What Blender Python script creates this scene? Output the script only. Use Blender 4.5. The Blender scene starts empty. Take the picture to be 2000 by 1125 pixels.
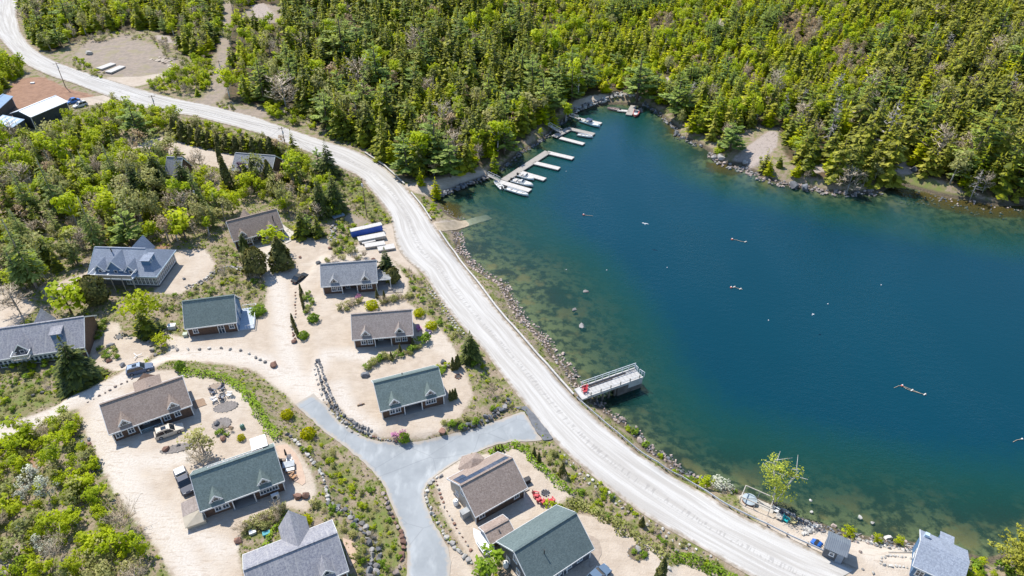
import bpy, bmesh, math, random
import numpy as np
from mathutils import Vector, Matrix
from mathutils.geometry import delaunay_2d_cdt
random.seed(7)
rng = np.random.default_rng(11)
S = bpy.context.scene
COL = S.collection
R = math.radians

# ------------------------------------------------------------------ camera, sky, sun, exposure
CAM_H, PITCH, FPX = 97.0, 36.5, 1333.0
cd = bpy.data.cameras.new('camera')
cam = bpy.data.objects.new('camera', cd)
COL.objects.link(cam)
cam.location = (0, 0, CAM_H)
cam.rotation_euler = (R(90 - PITCH), 0, 0)
cd.sensor_width = 36.0
cd.lens = FPX / 2000 * 36
cd.clip_start = 1.0
cd.clip_end = 9000.0
S.camera = cam

SUN_EL = 56.0
SUN_DIR = Vector((-0.66, 0.75, 0)).normalized()      # horizontal direction towards the sun
world = bpy.data.worlds.new('World')
S.world = world
world.use_nodes = True
wn = world.node_tree
sky = wn.nodes.new('ShaderNodeTexSky')
sky.sky_type = 'NISHITA'
sky.sun_disc = False
sky.sun_elevation = R(SUN_EL)
sky.sun_rotation = math.atan2(SUN_DIR.x, SUN_DIR.y)
sky.air_density = 1.0
sky.dust_density = 0.15
sky.ozone_density = 3.0
bg = wn.nodes['Background']
bg.inputs['Strength'].default_value = 0.145
wn.links.new(sky.outputs[0], bg.inputs['Color'])

sl = bpy.data.lights.new('sun', 'SUN')
sun = bpy.data.objects.new('sun', sl)
COL.objects.link(sun)
sl.energy = 4.3
sl.angle = R(0.5)
sl.color = (1.0, 0.955, 0.88)
to_sun = Vector((SUN_DIR.x * math.cos(R(SUN_EL)), SUN_DIR.y * math.cos(R(SUN_EL)), math.sin(R(SUN_EL))))
sun.rotation_euler = (-to_sun).to_track_quat('-Z', 'Y').to_euler()
sun.location = (-200, 300, 400)

S.view_settings.view_transform = 'Standard'
S.view_settings.look = 'None'
S.view_settings.gamma = 1.0
S.view_settings.exposure = 0.40
S.view_settings.use_curve_mapping = False
S.render.engine = 'CYCLES'
S.cycles.max_bounces = 6
S.cycles.diffuse_bounces = 2
S.cycles.glossy_bounces = 3
S.cycles.transparent_max_bounces = 8
S.cycles.transmission_bounces = 3
S.cycles.caustics_reflective = False
S.cycles.caustics_refractive = False
try:
    S.cycles.use_denoising = True
    S.cycles.denoiser = 'OPENIMAGEDENOISE'
except Exception:
    pass

# ------------------------------------------------------------------ photo pixel <-> place
_t = R(PITCH)
FW = np.array([0, math.cos(_t), -math.sin(_t)])
UP = np.array([0, math.sin(_t), math.cos(_t)])
CP = np.array([0, 0, CAM_H])

def plane(px, py, z):
    """world x,y where the sight line through a photo pixel meets height z (works on arrays)"""
    px = np.asarray(px, float); py = np.asarray(py, float)
    u = (px - 1000) / FPX; v = (py - 562.5) / FPX
    dx = u; dy = FW[1] - UP[1] * v; dz = FW[2] - UP[2] * v
    s = (z - CAM_H) / dz
    return dx * s, dy * s

def project(p):
    d = np.asarray(p, float) - CP
    z = d @ FW
    return 1000 + FPX * d[0] / z, 562.5 - FPX * (d @ UP) / z

def poly_at(pts, z):
    a = np.array(pts, float)
    x, y = plane(a[:, 0], a[:, 1], z)
    return np.stack([x, y], 1)

def sdf(poly, X, Y):
    """signed distance to a polygon, positive inside"""
    best = np.full(X.shape, 1e18); ins = np.zeros(X.shape, bool)
    n = len(poly)
    for i in range(n):
        ax, ay = poly[i]; bx, by = poly[(i + 1) % n]
        ex, ey = bx - ax, by - ay
        L2 = ex * ex + ey * ey + 1e-12
        t = np.clip(((X - ax) * ex + (Y - ay) * ey) / L2, 0, 1)
        d = (X - ax - t * ex) ** 2 + (Y - ay - t * ey) ** 2
        best = np.minimum(best, d)
        if ay != by:
            c = ((ay > Y) != (by > Y)) & (X < ex * (Y - ay) / (by - ay) + ax)
            ins ^= c
    d = np.sqrt(best)
    return np.where(ins, d, -d)

def inside(poly, X, Y):
    ins = np.zeros(X.shape, bool); n = len(poly)
    for i in range(n):
        ax, ay = poly[i]; bx, by = poly[(i + 1) % n]
        if ay != by:
            ins ^= ((ay > Y) != (by > Y)) & (X < (bx - ax) * (Y - ay) / (by - ay) + ax)
    return ins

def sstep(a, b, x):
    t = np.clip((x - a) / (b - a), 0, 1)
    return t * t * (3 - 2 * t)

# ------------------------------------------------------------------ terrain
LAKE_PX = [(2700, 420), (2300, 402), (2100, 396), (2000, 401), (1950, 403), (1890, 391), (1850, 386), (1800, 373),
    (1765, 363), (1740, 366), (1720, 376), (1675, 380), (1620, 378), (1585, 371), (1537, 363), (1500, 353), (1490, 351),
    (1475, 338), (1457, 333), (1447, 323), (1410, 321), (1390, 311), (1385, 296), (1360, 281), (1350, 277), (1317, 265),
    (1320, 252), (1300, 235), (1282, 220), (1262, 209), (1232, 205), (1187, 204), (1150, 212), (1120, 222), (1107, 233),
    (1085, 252), (1068, 270), (1040, 287), (1010, 306), (985, 327), (955, 348), (925, 358), (890, 373), (850, 389),
    (857, 398), (865, 408), (885, 423), (905, 431), (912, 437), (908, 443), (895, 453), (900, 486), (920, 513), (950, 536), (987, 556),
    (1005, 592), (1025, 627), (1050, 647), (1072, 669), (1085, 697), (1110, 717), (1127, 747), (1162, 782), (1180, 797),
    (1212, 822), (1237, 839), (1258, 863), (1271, 878), (1313, 900), (1326, 921), (1361, 936), (1433, 953), (1475, 970), (1515, 986),
    (1563, 1011), (1608, 1023), (1640, 1036), (1713, 1051), (1766, 1056), (1796, 1061), (1863, 1066), (1896, 1082),
    (1925, 1090), (1960, 1080), (2010, 1060), (2100, 1050), (2700, 1030)]
LAKE = poly_at(LAKE_PX, 0.0)
TERR = [  # low terraces held up by the stone walls: outline, lift, run-out
    (poly_at([(150, 800), (250, 742), (340, 722), (450, 752), (500, 800), (540, 850), (592, 890), (622, 950), (640, 1010), (690, 1050), (705, 1180), (150, 1180), (120, 900)], 4), 1.7, 4.0),
    (poly_at([(630, 720), (652, 775), (690, 818), (760, 846), (860, 836), (945, 800), (925, 700), (870, 620), (790, 540), (640, 500), (590, 560)], 4), 0.9, 3.0),
    (poly_at([(855, 935), (905, 897), (1000, 882), (1110, 965), (1090, 1000), (1180, 1010), (1290, 1090), (1290, 1180), (960, 1180), (890, 1050), (850, 985)], 4), 0.9, 3.0)]
SHELF = [(960, 540, 26, .045), (1050, 620, 20, .06), (1120, 710, 12, .09), (1885, 412, 26, .07), (1420, 330, 12, .1), (900, 410, 16, .12), (1640, 1020, 14, .12), (1760, 1040, 14, .12), (1300, 900, 10, .2), (1480, 960, 10, .2)]

def terrain_h(X, Y):
    d = -sdf(LAKE, X, Y)
    slope = np.full(X.shape, .30)
    for sx, sy, rad, s in SHELF:
        cx, cy = plane(sx, sy, 0)
        g = np.exp(-((X - cx) ** 2 + (Y - cy) ** 2) / (2 * rad * rad))
        slope = slope * (1 - g) + s * g
    wob = .35 * np.sin(X * .31 + 1.3 * np.sin(Y * .23)) * np.sin(Y * .27 + 1.1) + .2 * np.sin(X * .83 + 2) * np.sin(Y * .77)
    dd = np.maximum(-d, 0)
    wet = -(slope * dd + .015 * np.maximum(dd - 6, 0)) - .12 * wob * np.clip(dd, 0, 1)
    wet = np.maximum(wet, -9)
    dry = 2.5 * sstep(-.3, 6.0, d) + .034 * np.clip(d - 20, 0, 140) + .05 * np.clip(Y - 230, 0, 2000) * sstep(8, 40, d) * .45
    dry = dry + .10 * wob * sstep(6, 15, d)
    h = np.where(d > 0, dry, wet)
    for poly, lift, run in TERR:
        h = h + lift * sstep(-run, 0, sdf(poly, X, Y)) * (d > 1)
    return h

def axis(lo, a, b, hi, fine, mid, far_lo, far_hi):
    core = list(np.arange(a, b, fine))
    up = list(np.arange(b, hi, mid)); dn = list(np.arange(a - mid, lo, -mid))[::-1]
    x = hi; st = mid; far = []
    while x < far_hi:
        far.append(x); st *= 1.35; x += st
    x = dn[0] if dn else a; st = mid; far2 = []
    while x > far_lo:
        st *= 1.35; x -= st; far2.append(x)
    return np.array(far2[::-1] + dn + core + up + far)

GX = axis(-290, -112, 112, 320, .6, 2.0, -3500, 3500)
GY = axis(40, 52, 205, 480, .6, 2.0, -1500, 4500)
MX, MY = np.meshgrid(GX, GY)
GZ = terrain_h(MX, MY)

def H(x, y):
    i = np.clip(np.searchsorted(GX, x) - 1, 0, len(GX) - 2); j = np.clip(np.searchsorted(GY, y) - 1, 0, len(GY) - 2)
    tx = (x - GX[i]) / (GX[i + 1] - GX[i]); ty = (y - GY[j]) / (GY[j + 1] - GY[j])
    return (GZ[j, i] * (1 - tx) + GZ[j, i + 1] * tx) * (1 - ty) + (GZ[j + 1, i] * (1 - tx) + GZ[j + 1, i + 1] * tx) * ty

def at(px, py, lift=0.0):
    """ground point seen at a photo pixel (optionally seen at a height above the ground)"""
    z = 3.0
    for _ in range(7):
        x, y = plane(px, py, z + lift)
        z = float(H(float(x), float(y)))
    return Vector((float(x), float(y), z))

def at_many(px, py):
    z = np.full(np.shape(px), 3.0)
    for _ in range(6):
        x, y = plane(px, py, z)
        z = H(x, y)
    return x, y, z

def tall(bx, by, ty):
    """height of an upright thing with its foot at (bx,by) whose top is seen at row ty"""
    D = np.array(at(bx, by)) - CP
    v = ty - 562.5
    return float((-FPX * (UP @ D) - v * (FW @ D)) / (v * FW[2] + FPX * UP[2]))

def mpp(px, py):
    """metres per photo pixel across the view at a ground pixel"""
    p = np.array(at(px, py)) - CP
    return float(p @ FW) / FPX

# ------------------------------------------------------------------ object helpers
def tag(o, label=None, cat=None, group=None, kind=None):
    if label: o['label'] = label
    if cat: o['category'] = cat
    if group: o['group'] = group
    if kind: o['kind'] = kind
    return o

class MB:
    """collects simple shapes and links them as one mesh"""
    def __init__(s): s.v = []; s.f = []
    def add(s, vs, fs):
        o = len(s.v); s.v += [tuple(p) for p in vs]; s.f += [tuple(i + o for i in f) for f in fs]; return s
    def box(s, x0, x1, y0, y1, z0, z1):
        return s.add([(x0, y0, z0), (x1, y0, z0), (x1, y1, z0), (x0, y1, z0), (x0, y0, z1), (x1, y0, z1), (x1, y1, z1), (x0, y1, z1)],
                     [(3, 2, 1, 0), (4, 5, 6, 7), (0, 1, 5, 4), (1, 2, 6, 5), (2, 3, 7, 6), (3, 0, 4, 7)])
    def bar(s, a, b, w, h, up=(0, 0, 1)):
        a = Vector(a); b = Vector(b); d = (b - a).normalized(); u = Vector(up)
        if abs(d.dot(u)) > .98: u = Vector((0, 1, 0))
        r = d.cross(u).normalized(); u = r.cross(d).normalized()
        P = []
        for p in (a, b):
            for i, j in ((-1, -1), (1, -1), (1, 1), (-1, 1)): P.append(p + r * (i * w / 2) + u * (j * h / 2))
        return s.add(P, [(0, 1, 2, 3), (7, 6, 5, 4), (0, 4, 5, 1), (1, 5, 6, 2), (2, 6, 7, 3), (3, 7, 4, 0)])
    def tube(s, a, b, r0, r1=None, n=6):
        r1 = r0 if r1 is None else r1
        a = Vector(a); b = Vector(b); d = (b - a)
        if d.length < 1e-6: return s
        d.normalize(); u = Vector((1, 0, 0)) if abs(d.x) < .8 else Vector((0, 1, 0))
        e = d.cross(u).normalized(); g = d.cross(e)
        P = []
        for p, r in ((a, r0), (b, r1)):
            for k in range(n):
                c = 2 * math.pi * k / n; P.append(p + e * (math.cos(c) * r) + g * (math.sin(c) * r))
        F = [(k, (k + 1) % n, n + (k + 1) % n, n + k) for k in range(n)] + [tuple(range(n))[::-1], tuple(range(n, 2 * n))]
        return s.add(P, F)
    def lathe(s, prof, n=12, c=(0, 0)):
        P = []; m = len(prof)
        for r, z in prof:
            for k in range(n):
                a = 2 * math.pi * k / n; P.append((c[0] + r * math.cos(a), c[1] + r * math.sin(a), z))
        F = []
        for i in range(m - 1):
            for k in range(n): F.append((i * n + k, i * n + (k + 1) % n, (i + 1) * n + (k + 1) % n, (i + 1) * n + k))
        F += [tuple(range(n))[::-1], tuple(range((m - 1) * n, m * n))]
        return s.add(P, F)
    def prism(s, prof, x0, x1):
        """profile of (y,z) points pushed along x"""
        n = len(prof)
        P = [(x0, y, z) for y, z in prof] + [(x1, y, z) for y, z in prof]
        F = [tuple(range(n))[::-1], tuple(range(n, 2 * n))] + [(k, (k + 1) % n, n + (k + 1) % n, n + k) for k in range(n)]
        return s.add(P, F)
    def slab(s, q, t):
        """thick quad or polygon: q is its top outline, t its thickness straight down"""
        n = len(q); q = [Vector(p) for p in q]
        P = q + [p - Vector((0, 0, t)) for p in q]
        F = [tuple(range(n)), tuple(range(n, 2 * n))[::-1]] + [(k, n + k, n + (k + 1) % n, (k + 1) % n) for k in range(n)]
        return s.add(P, F)
    def loft(s, secs, close=True):
        n = len(secs[0]); P = [p for q in secs for p in q]; F = []
        for i in range(len(secs) - 1):
            for k in range(n if close else n - 1): F.append((i * n + k, i * n + (k + 1) % n, (i + 1) * n + (k + 1) % n, (i + 1) * n + k))
        if close: F += [tuple(range(n))[::-1], tuple(range((len(secs) - 1) * n, len(secs) * n))]
        return s.add(P, F)
    def mesh(s, name, smooth=False):
        me = bpy.data.meshes.new(name); me.from_pydata([tuple(p) for p in s.v], [], s.f)
        bm = bmesh.new(); bm.from_mesh(me); bmesh.ops.recalc_face_normals(bm, faces=bm.faces); bm.to_mesh(me); bm.free()
        if smooth: me.polygons.foreach_set('use_smooth', [True] * len(me.polygons))
        me.update(); return me

def thing(name, label, cat, loc=(0, 0, 0), rz=0.0, group=None):
    o = bpy.data.objects.new(name, None); COL.objects.link(o)
    o.empty_display_size = .3
    o.location = loc; o.rotation_euler = (0, 0, rz)
    return tag(o, label, cat, group)

def part(name, mb, m, parent, loc=None, rot=None, label=None, smooth=False):
    me = mb.mesh(name, smooth) if isinstance(mb, MB) else mb
    if m is not None and not me.materials: me.materials.append(m)
    o = bpy.data.objects.new(name, me); COL.objects.link(o)
    o.parent = parent
    if loc is not None: o.location = loc
    if rot is not None: o.rotation_euler = rot
    if label: o['label'] = label
    return o

def solo(name, mb, m, label, cat, loc=(0, 0, 0), rz=0.0, group=None, smooth=False):
    o = part(name, mb, m, None, loc, (0, 0, rz), smooth=smooth)
    return tag(o, label, cat, group)

def copy_tree(o, loc, rz=None, sc=None, label=None, group=None):
    c = o.copy(); COL.objects.link(c); c.location = loc
    if rz is not None: c.rotation_euler = (0, 0, rz)
    if sc is not None: c.scale = sc
    if label: c['label'] = label
    if group: c['group'] = group
    for ch in o.children:
        d = ch.copy(); COL.objects.link(d); d.parent = c
        for g in ch.children:
            e = g.copy(); COL.objects.link(e); e.parent = d
    return c

def np_mesh(name, V, F, attrs=None, smooth=False):
    V = np.ascontiguousarray(V, np.float32); F = np.ascontiguousarray(F, np.int32)
    me = bpy.data.meshes.new(name); n, k = F.shape
    me.vertices.add(len(V)); me.vertices.foreach_set('co', V.ravel())
    me.loops.add(n * k); me.loops.foreach_set('vertex_index', F.ravel())
    me.polygons.add(n); me.polygons.foreach_set('loop_start', np.arange(0, n * k, k, dtype=np.int32))
    try: me.polygons.foreach_set('loop_total', np.full(n, k, np.int32))
    except Exception: pass
    if smooth: me.polygons.foreach_set('use_smooth', np.ones(n, bool))
    for a, d in (attrs or {}).items():
        at_ = me.attributes.new(a, 'FLOAT', 'POINT'); at_.data.foreach_set('value', np.ascontiguousarray(d, np.float32))
    me.update(calc_edges=True); me.validate(); return me

# ------------------------------------------------------------------ material helpers
class NT:
    def __init__(s, name):
        s.m = bpy.data.materials.new(name); s.m.use_nodes = True; s.t = s.m.node_tree
        s.b = s.t.nodes['Principled BSDF']; s.out = s.t.nodes['Material Output']
    def n(s, kind, **kw):
        nd = s.t.nodes.new('ShaderNode' + kind)
        for k, v in kw.items():
            if k.startswith('i_'): s.set(nd.inputs[k[2:].replace('_', ' ')], v)
            else: setattr(nd, k, v)
        return nd
    def set(s, sock, v):
        if hasattr(v, 'is_output'): s.t.links.new(v, sock)
        elif isinstance(v, (tuple, list)): sock.default_value = tuple(v) + ((1,) if len(v) == 3 and sock.type == 'RGBA' else ())
        else: sock.default_value = v
    def math(s, op, a, b=0.0, c=0.0, clamp=False):
        nd = s.t.nodes.new('ShaderNodeMath'); nd.operation = op; nd.use_clamp = clamp
        for i, v in enumerate((a, b, c)): s.set(nd.inputs[i], v)
        return nd.outputs[0]
    def mix(s, f, a, b, blend='MIX'):
        nd = s.t.nodes.new('ShaderNodeMix'); nd.data_type = 'RGBA'; nd.blend_type = blend
        s.set(nd.inputs[0], f); s.set(nd.inputs[6], a); s.set(nd.inputs[7], b); return nd.outputs[2]
    def ss(s, v, lo, hi):
        nd = s.t.nodes.new('ShaderNodeMapRange'); nd.interpolation_type = 'SMOOTHSTEP'
        s.set(nd.inputs[0], v); nd.inputs[1].default_value = lo; nd.inputs[2].default_value = hi; return nd.outputs[0]
    def attr(s, name): return s.n('Attribute', attribute_name=name).outputs['Fac']
    def coord(s, which='Object'): return s.n('TexCoord').outputs[which]
    def noise(s, vec, scale, detail=3.0, rough=.55, out='Fac'):
        nd = s.n('TexNoise'); s.t.links.new(vec, nd.inputs['Vector'])
        nd.inputs['Scale'].default_value = scale; nd.inputs['Detail'].default_value = detail; nd.inputs['Roughness'].default_value = rough
        return nd.outputs[out]
    def mapping(s, vec, scale=(1, 1, 1), rot=(0, 0, 0)):
        nd = s.n('Mapping'); s.t.links.new(vec, nd.inputs['Vector']); nd.inputs['Scale'].default_value = scale; nd.inputs['Rotation'].default_value = rot
        return nd.outputs[0]
    def bump(s, h, strength=.3, dist=.1):
        nd = s.n('Bump'); nd.inputs['Strength'].default_value = strength; nd.inputs['Distance'].default_value = dist
        s.t.links.new(h, nd.inputs['Height']); s.t.links.new(nd.outputs[0], s.b.inputs['Normal'])
    def base(s, c, rough=.8, metal=0.0, spec=None):
        s.set(s.b.inputs['Base Color'], c); s.set(s.b.inputs['Roughness'], rough); s.set(s.b.inputs['Metallic'], metal)
        if spec is not None: s.b.inputs['Specular IOR Level'].default_value = spec
        return s.m

_mc = {}
def plain(name, c1, c2=None, scale=2.0, rough=.75, bump=0.0, metal=0.0, stretch=(1, 1, 1), rnd=0.0, detail=4.0, spec=None):
    """a solid colour with grain: c1..c2 by noise, optional change from object to object"""
    if name in _mc: return _mc[name]
    t = NT(name)
    if c2 is None: c2 = tuple(x * .72 for x in c1)
    v = t.mapping(t.coord(), stretch)
    f = t.noise(v, scale, detail)
    f2 = t.ss(f, .3, .7)
    c = t.mix(f2, c1, c2)
    if rnd:
        r = t.n('ObjectInfo').outputs['Random']
        hsv = t.n('HueSaturation', i_Color=c, i_Value=t.math('ADD', 1 - rnd, t.math('MULTIPLY', r, 2 * rnd)))
        c = hsv.outputs[0]
    t.base(c, rough, metal, spec)
    if bump: t.bump(f, bump, .05)
    _mc[name] = t.m
    return t.m
# ------------------------------------------------------------------ the ground
def gpoly(pts):
    a = np.array(pts, float); x, y, z = at_many(a[:, 0], a[:, 1]); return np.stack([x, y], 1)

def ribbon_poly(pts, w):
    """polygon around a line of ground pixels, w metres wide"""
    c = gpoly(pts); d = np.gradient(c, axis=0); d /= np.linalg.norm(d, axis=1)[:, None] + 1e-9
    n = np.stack([-d[:, 1], d[:, 0]], 1) * (w / 2)
    return np.concatenate([c + n, (c - n)[::-1]])

ZONES = {
    'sand': [
        gpoly([(150, 795), (220, 765), (290, 722), (350, 724), (400, 737), (450, 747), (478, 768), (503, 812), (530, 850), (580, 878), (612, 930), (618, 965), (600, 1000), (562, 990), (520, 1010), (470, 1042), (465, 1075), (480, 1150), (352, 1150), (300, 1062), (245, 990), (205, 925), (172, 860)]),
        gpoly([(470, 480), (560, 475), (572, 458), (640, 468), (652, 500), (690, 492), (745, 488), (772, 515), (798, 545), (795, 590), (838, 622), (872, 655), (905, 715), (925, 770), (900, 812), (865, 842), (830, 856), (790, 858), (745, 855), (700, 838), (668, 805), (650, 775), (640, 790), (612, 775), (577, 793), (548, 757), (520, 718), (480, 692), (470, 660), (515, 620), (522, 560), (500, 520)]),
        gpoly([(325, 650), (360, 660), (470, 640), (520, 615), (535, 700), (460, 692), (390, 682), (330, 690)]),
        gpoly([(345, 488), (400, 487), (422, 515), (400, 550), (350, 575), (300, 572), (320, 540)]),
        gpoly([(75, 562), (130, 545), (185, 525), (190, 560), (100, 582)]),
        gpoly([(-20, 560), (30, 560), (70, 600), (20, 650), (-20, 640)]),
        gpoly([(848, 932), (900, 897), (960, 885), (1000, 873), (1040, 888), (1080, 930), (1122, 968), (1090, 985), (1060, 1010), (1000, 1050), (970, 1080), (955, 1150), (930, 1110), (890, 1050), (858, 985)]),
        gpoly([(1110, 1000), (1160, 1008), (1250, 1053), (1298, 1088), (1290, 1150), (1000, 1150), (1000, 1085)]),
        gpoly([(1295, 1110), (1340, 1102), (1400, 1120), (1420, 1150), (1295, 1150)]),
        gpoly([(872, 1060), (905, 1085), (930, 1120), (930, 1150), (876, 1150)]),
        gpoly([(255, 290), (300, 270), (370, 263), (420, 280), (458, 305), (456, 332), (412, 325), (360, 312), (300, 290)]),
        gpoly([(715, 448), (765, 436), (800, 500), (820, 540), (770, 510), (740, 488), (690, 490)]),
        gpoly([(1440, 957), (1470, 972), (1515, 990), (1560, 1013), (1610, 1030), (1660, 1045), (1700, 1056), (1790, 1068), (1860, 1150), (1680, 1150), (1620, 1092), (1550, 1062), (1500, 1032), (1450, 990)]),
        gpoly([(785, 362), (850, 352), (900, 342), (950, 333), (957, 345), (890, 370), (848, 386), (812, 377)]),
        gpoly([(1112, 222), (1120, 205), (1150, 193), (1195, 188), (1245, 196), (1240, 205), (1190, 201), (1150, 209)]),
        gpoly([(838, 436), (880, 430), (908, 430), (915, 440), (850, 452)]),
        gpoly([(185, 650), (212, 628), (233, 632), (235, 660), (270, 655), (290, 640), (300, 690), (250, 722), (190, 715), (175, 690)]),
        gpoly([(0, 440), (15, 430), (25, 445), (0, 458)]), gpoly([(165, 315), (185, 312), (180, 325)]), gpoly([(240, 350), (262, 345), (258, 362)]),
        gpoly([(190, 150), (270, 150), (335, 140), (325, 152), (265, 170), (250, 168)]),
        gpoly([(195, 187), (220, 182), (232, 196), (190, 205), (140, 205), (130, 195)]),
        ribbon_poly([(600, 775), (560, 745), (515, 712), (450, 696), (380, 693), (320, 703), (260, 731), (190, 768), (110, 805), (30, 840), (-40, 860)], 4.6),
    ],
    'bright': [
        ribbon_poly([(640, 790), (600, 765), (560, 738), (515, 706), (450, 692), (380, 690), (320, 700), (260, 729), (190, 766), (110, 802), (30, 838), (-40, 858)], 2.6),
        ribbon_poly([(600, 765), (575, 730), (562, 690), (552, 640), (548, 590), (540, 545), (520, 500), (545, 478)], 2.6),
        ribbon_poly([(600, 760), (640, 690), (680, 690), (730, 700)], 2.0), ribbon_poly([(660, 750), (680, 800), (730, 840)], 1.6),
        ribbon_poly([(215, 770), (190, 830), (230, 920), (290, 1000), (350, 1070), (390, 1150)], 2.6), ribbon_poly([(230, 900), (320, 900), (370, 890)], 1.6), ribbon_poly([(300, 1000), (380, 1040), (440, 1080)], 1.8)],
    'red': [gpoly([(0, 200), (25, 160), (50, 152), (85, 150), (130, 172), (185, 186), (180, 198), (130, 195), (40, 222), (0, 235)]),
            gpoly([(25, 890), (60, 875), (75, 920), (50, 930), (20, 915)]), gpoly([(255, 500), (320, 470), (335, 480), (300, 500)])],
    'clear': [gpoly([(375, 198), (405, 192), (428, 170), (446, 165), (442, 185), (425, 200), (455, 208), (475, 214), (520, 211), (560, 206), (585, 212), (560, 222), (520, 228), (500, 232), (440, 216), (400, 206)]),
              gpoly([(138, 116), (162, 88), (185, 72), (202, 80), (226, 66), (262, 70), (270, 78), (300, 88), (320, 101), (324, 112), (354, 113), (336, 126), (330, 142), (275, 160), (240, 150), (205, 147), (165, 132)]),
              ribbon_poly([(448, -30), (441, 60), (434, 120), (425, 165), (405, 200)], 4.2),
              gpoly([(480, 20), (520, 8), (560, 12), (545, 45), (500, 45), (470, 35)]),
              gpoly([(665, 415), (690, 420), (730, 438), (715, 445), (680, 438)])],
    'grass': [gpoly([(-10, 252), (25, 258), (22, 285), (-10, 290)]), gpoly([(50, 163), (65, 159), (80, 163), (70, 168), (55, 167)]),
              gpoly([(245, 672), (280, 665), (290, 690), (250, 712), (240, 700)]), gpoly([(0, 770), (60, 740), (120, 780), (20, 820), (-10, 820)]),
              gpoly([(640, 900), (680, 905), (700, 950), (660, 960), (645, 930)]), gpoly([(1760, 340), (1790, 350), (1830, 368), (1860, 384), (1810, 376), (1765, 362)]),
              gpoly([(660, 330), (705, 360), (745, 400), (757, 428), (735, 440), (700, 400), (665, 365)]),
              gpoly([(345, 725), (400, 728), (450, 742), (490, 770), (520, 820), (550, 870), (535, 850), (500, 800), (440, 735), (380, 718)]),
              gpoly([(700, 985), (760, 985), (770, 1030), (790, 1080), (760, 1150), (720, 1150), (745, 1060), (705, 1010)]),
              gpoly([(1380, 315), (1400, 322), (1440, 325), (1420, 340), (1385, 335)])],
    'rock': [gpoly([(1430, 316), (1448, 296), (1478, 272), (1500, 256), (1518, 256), (1518, 285), (1495, 312), (1478, 330), (1462, 332)]),
             gpoly([(1560, 322), (1610, 320), (1615, 335), (1580, 345)]), gpoly([(1290, 145), (1312, 155), (1310, 175), (1292, 160)]),
             gpoly([(490, 10), (515, 5), (540, 30), (500, 35)]), gpoly([(1400, 30), (1415, 45), (1410, 65), (1398, 50)]), gpoly([(1740, 330), (1770, 310), (1785, 340), (1755, 350)]),
             gpoly([(0, 1060), (40, 1065), (25, 1110), (0, 1120)]), gpoly([(785, 190), (800, 185), (797, 210)]), gpoly([(300, 68), (330, 70), (345, 85), (310, 82)])],
    'weed': [gpoly([(1740, 372), (1800, 373), (1850, 386), (1890, 391), (1950, 403), (2040, 398), (2060, 425), (1930, 428), (1850, 412), (1790, 396)]),
             gpoly([(860, 392), (900, 400), (905, 425), (885, 425), (866, 408)]), gpoly([(1285, 222), (1310, 240), (1330, 268), (1318, 270), (1300, 250)]), gpoly([(1380, 318), (1430, 320), (1460, 335), (1430, 345), (1380, 335)])],
}
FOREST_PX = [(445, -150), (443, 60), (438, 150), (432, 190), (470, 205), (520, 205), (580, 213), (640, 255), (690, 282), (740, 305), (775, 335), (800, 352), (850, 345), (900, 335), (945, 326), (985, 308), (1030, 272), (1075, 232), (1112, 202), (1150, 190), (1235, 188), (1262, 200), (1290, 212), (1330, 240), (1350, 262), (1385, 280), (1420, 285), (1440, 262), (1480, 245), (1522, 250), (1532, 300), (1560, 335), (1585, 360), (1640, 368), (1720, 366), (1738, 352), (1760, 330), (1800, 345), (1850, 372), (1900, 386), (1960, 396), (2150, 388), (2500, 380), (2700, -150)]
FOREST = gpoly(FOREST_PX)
FOREST2 = gpoly([(46, 40), (62, 85), (100, 105), (135, 85), (200, 62), (290, 58), (345, 78), (355, 108), (395, 118), (428, 100), (437, 20), (430, -150), (20, -150), (38, -20)])

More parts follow.
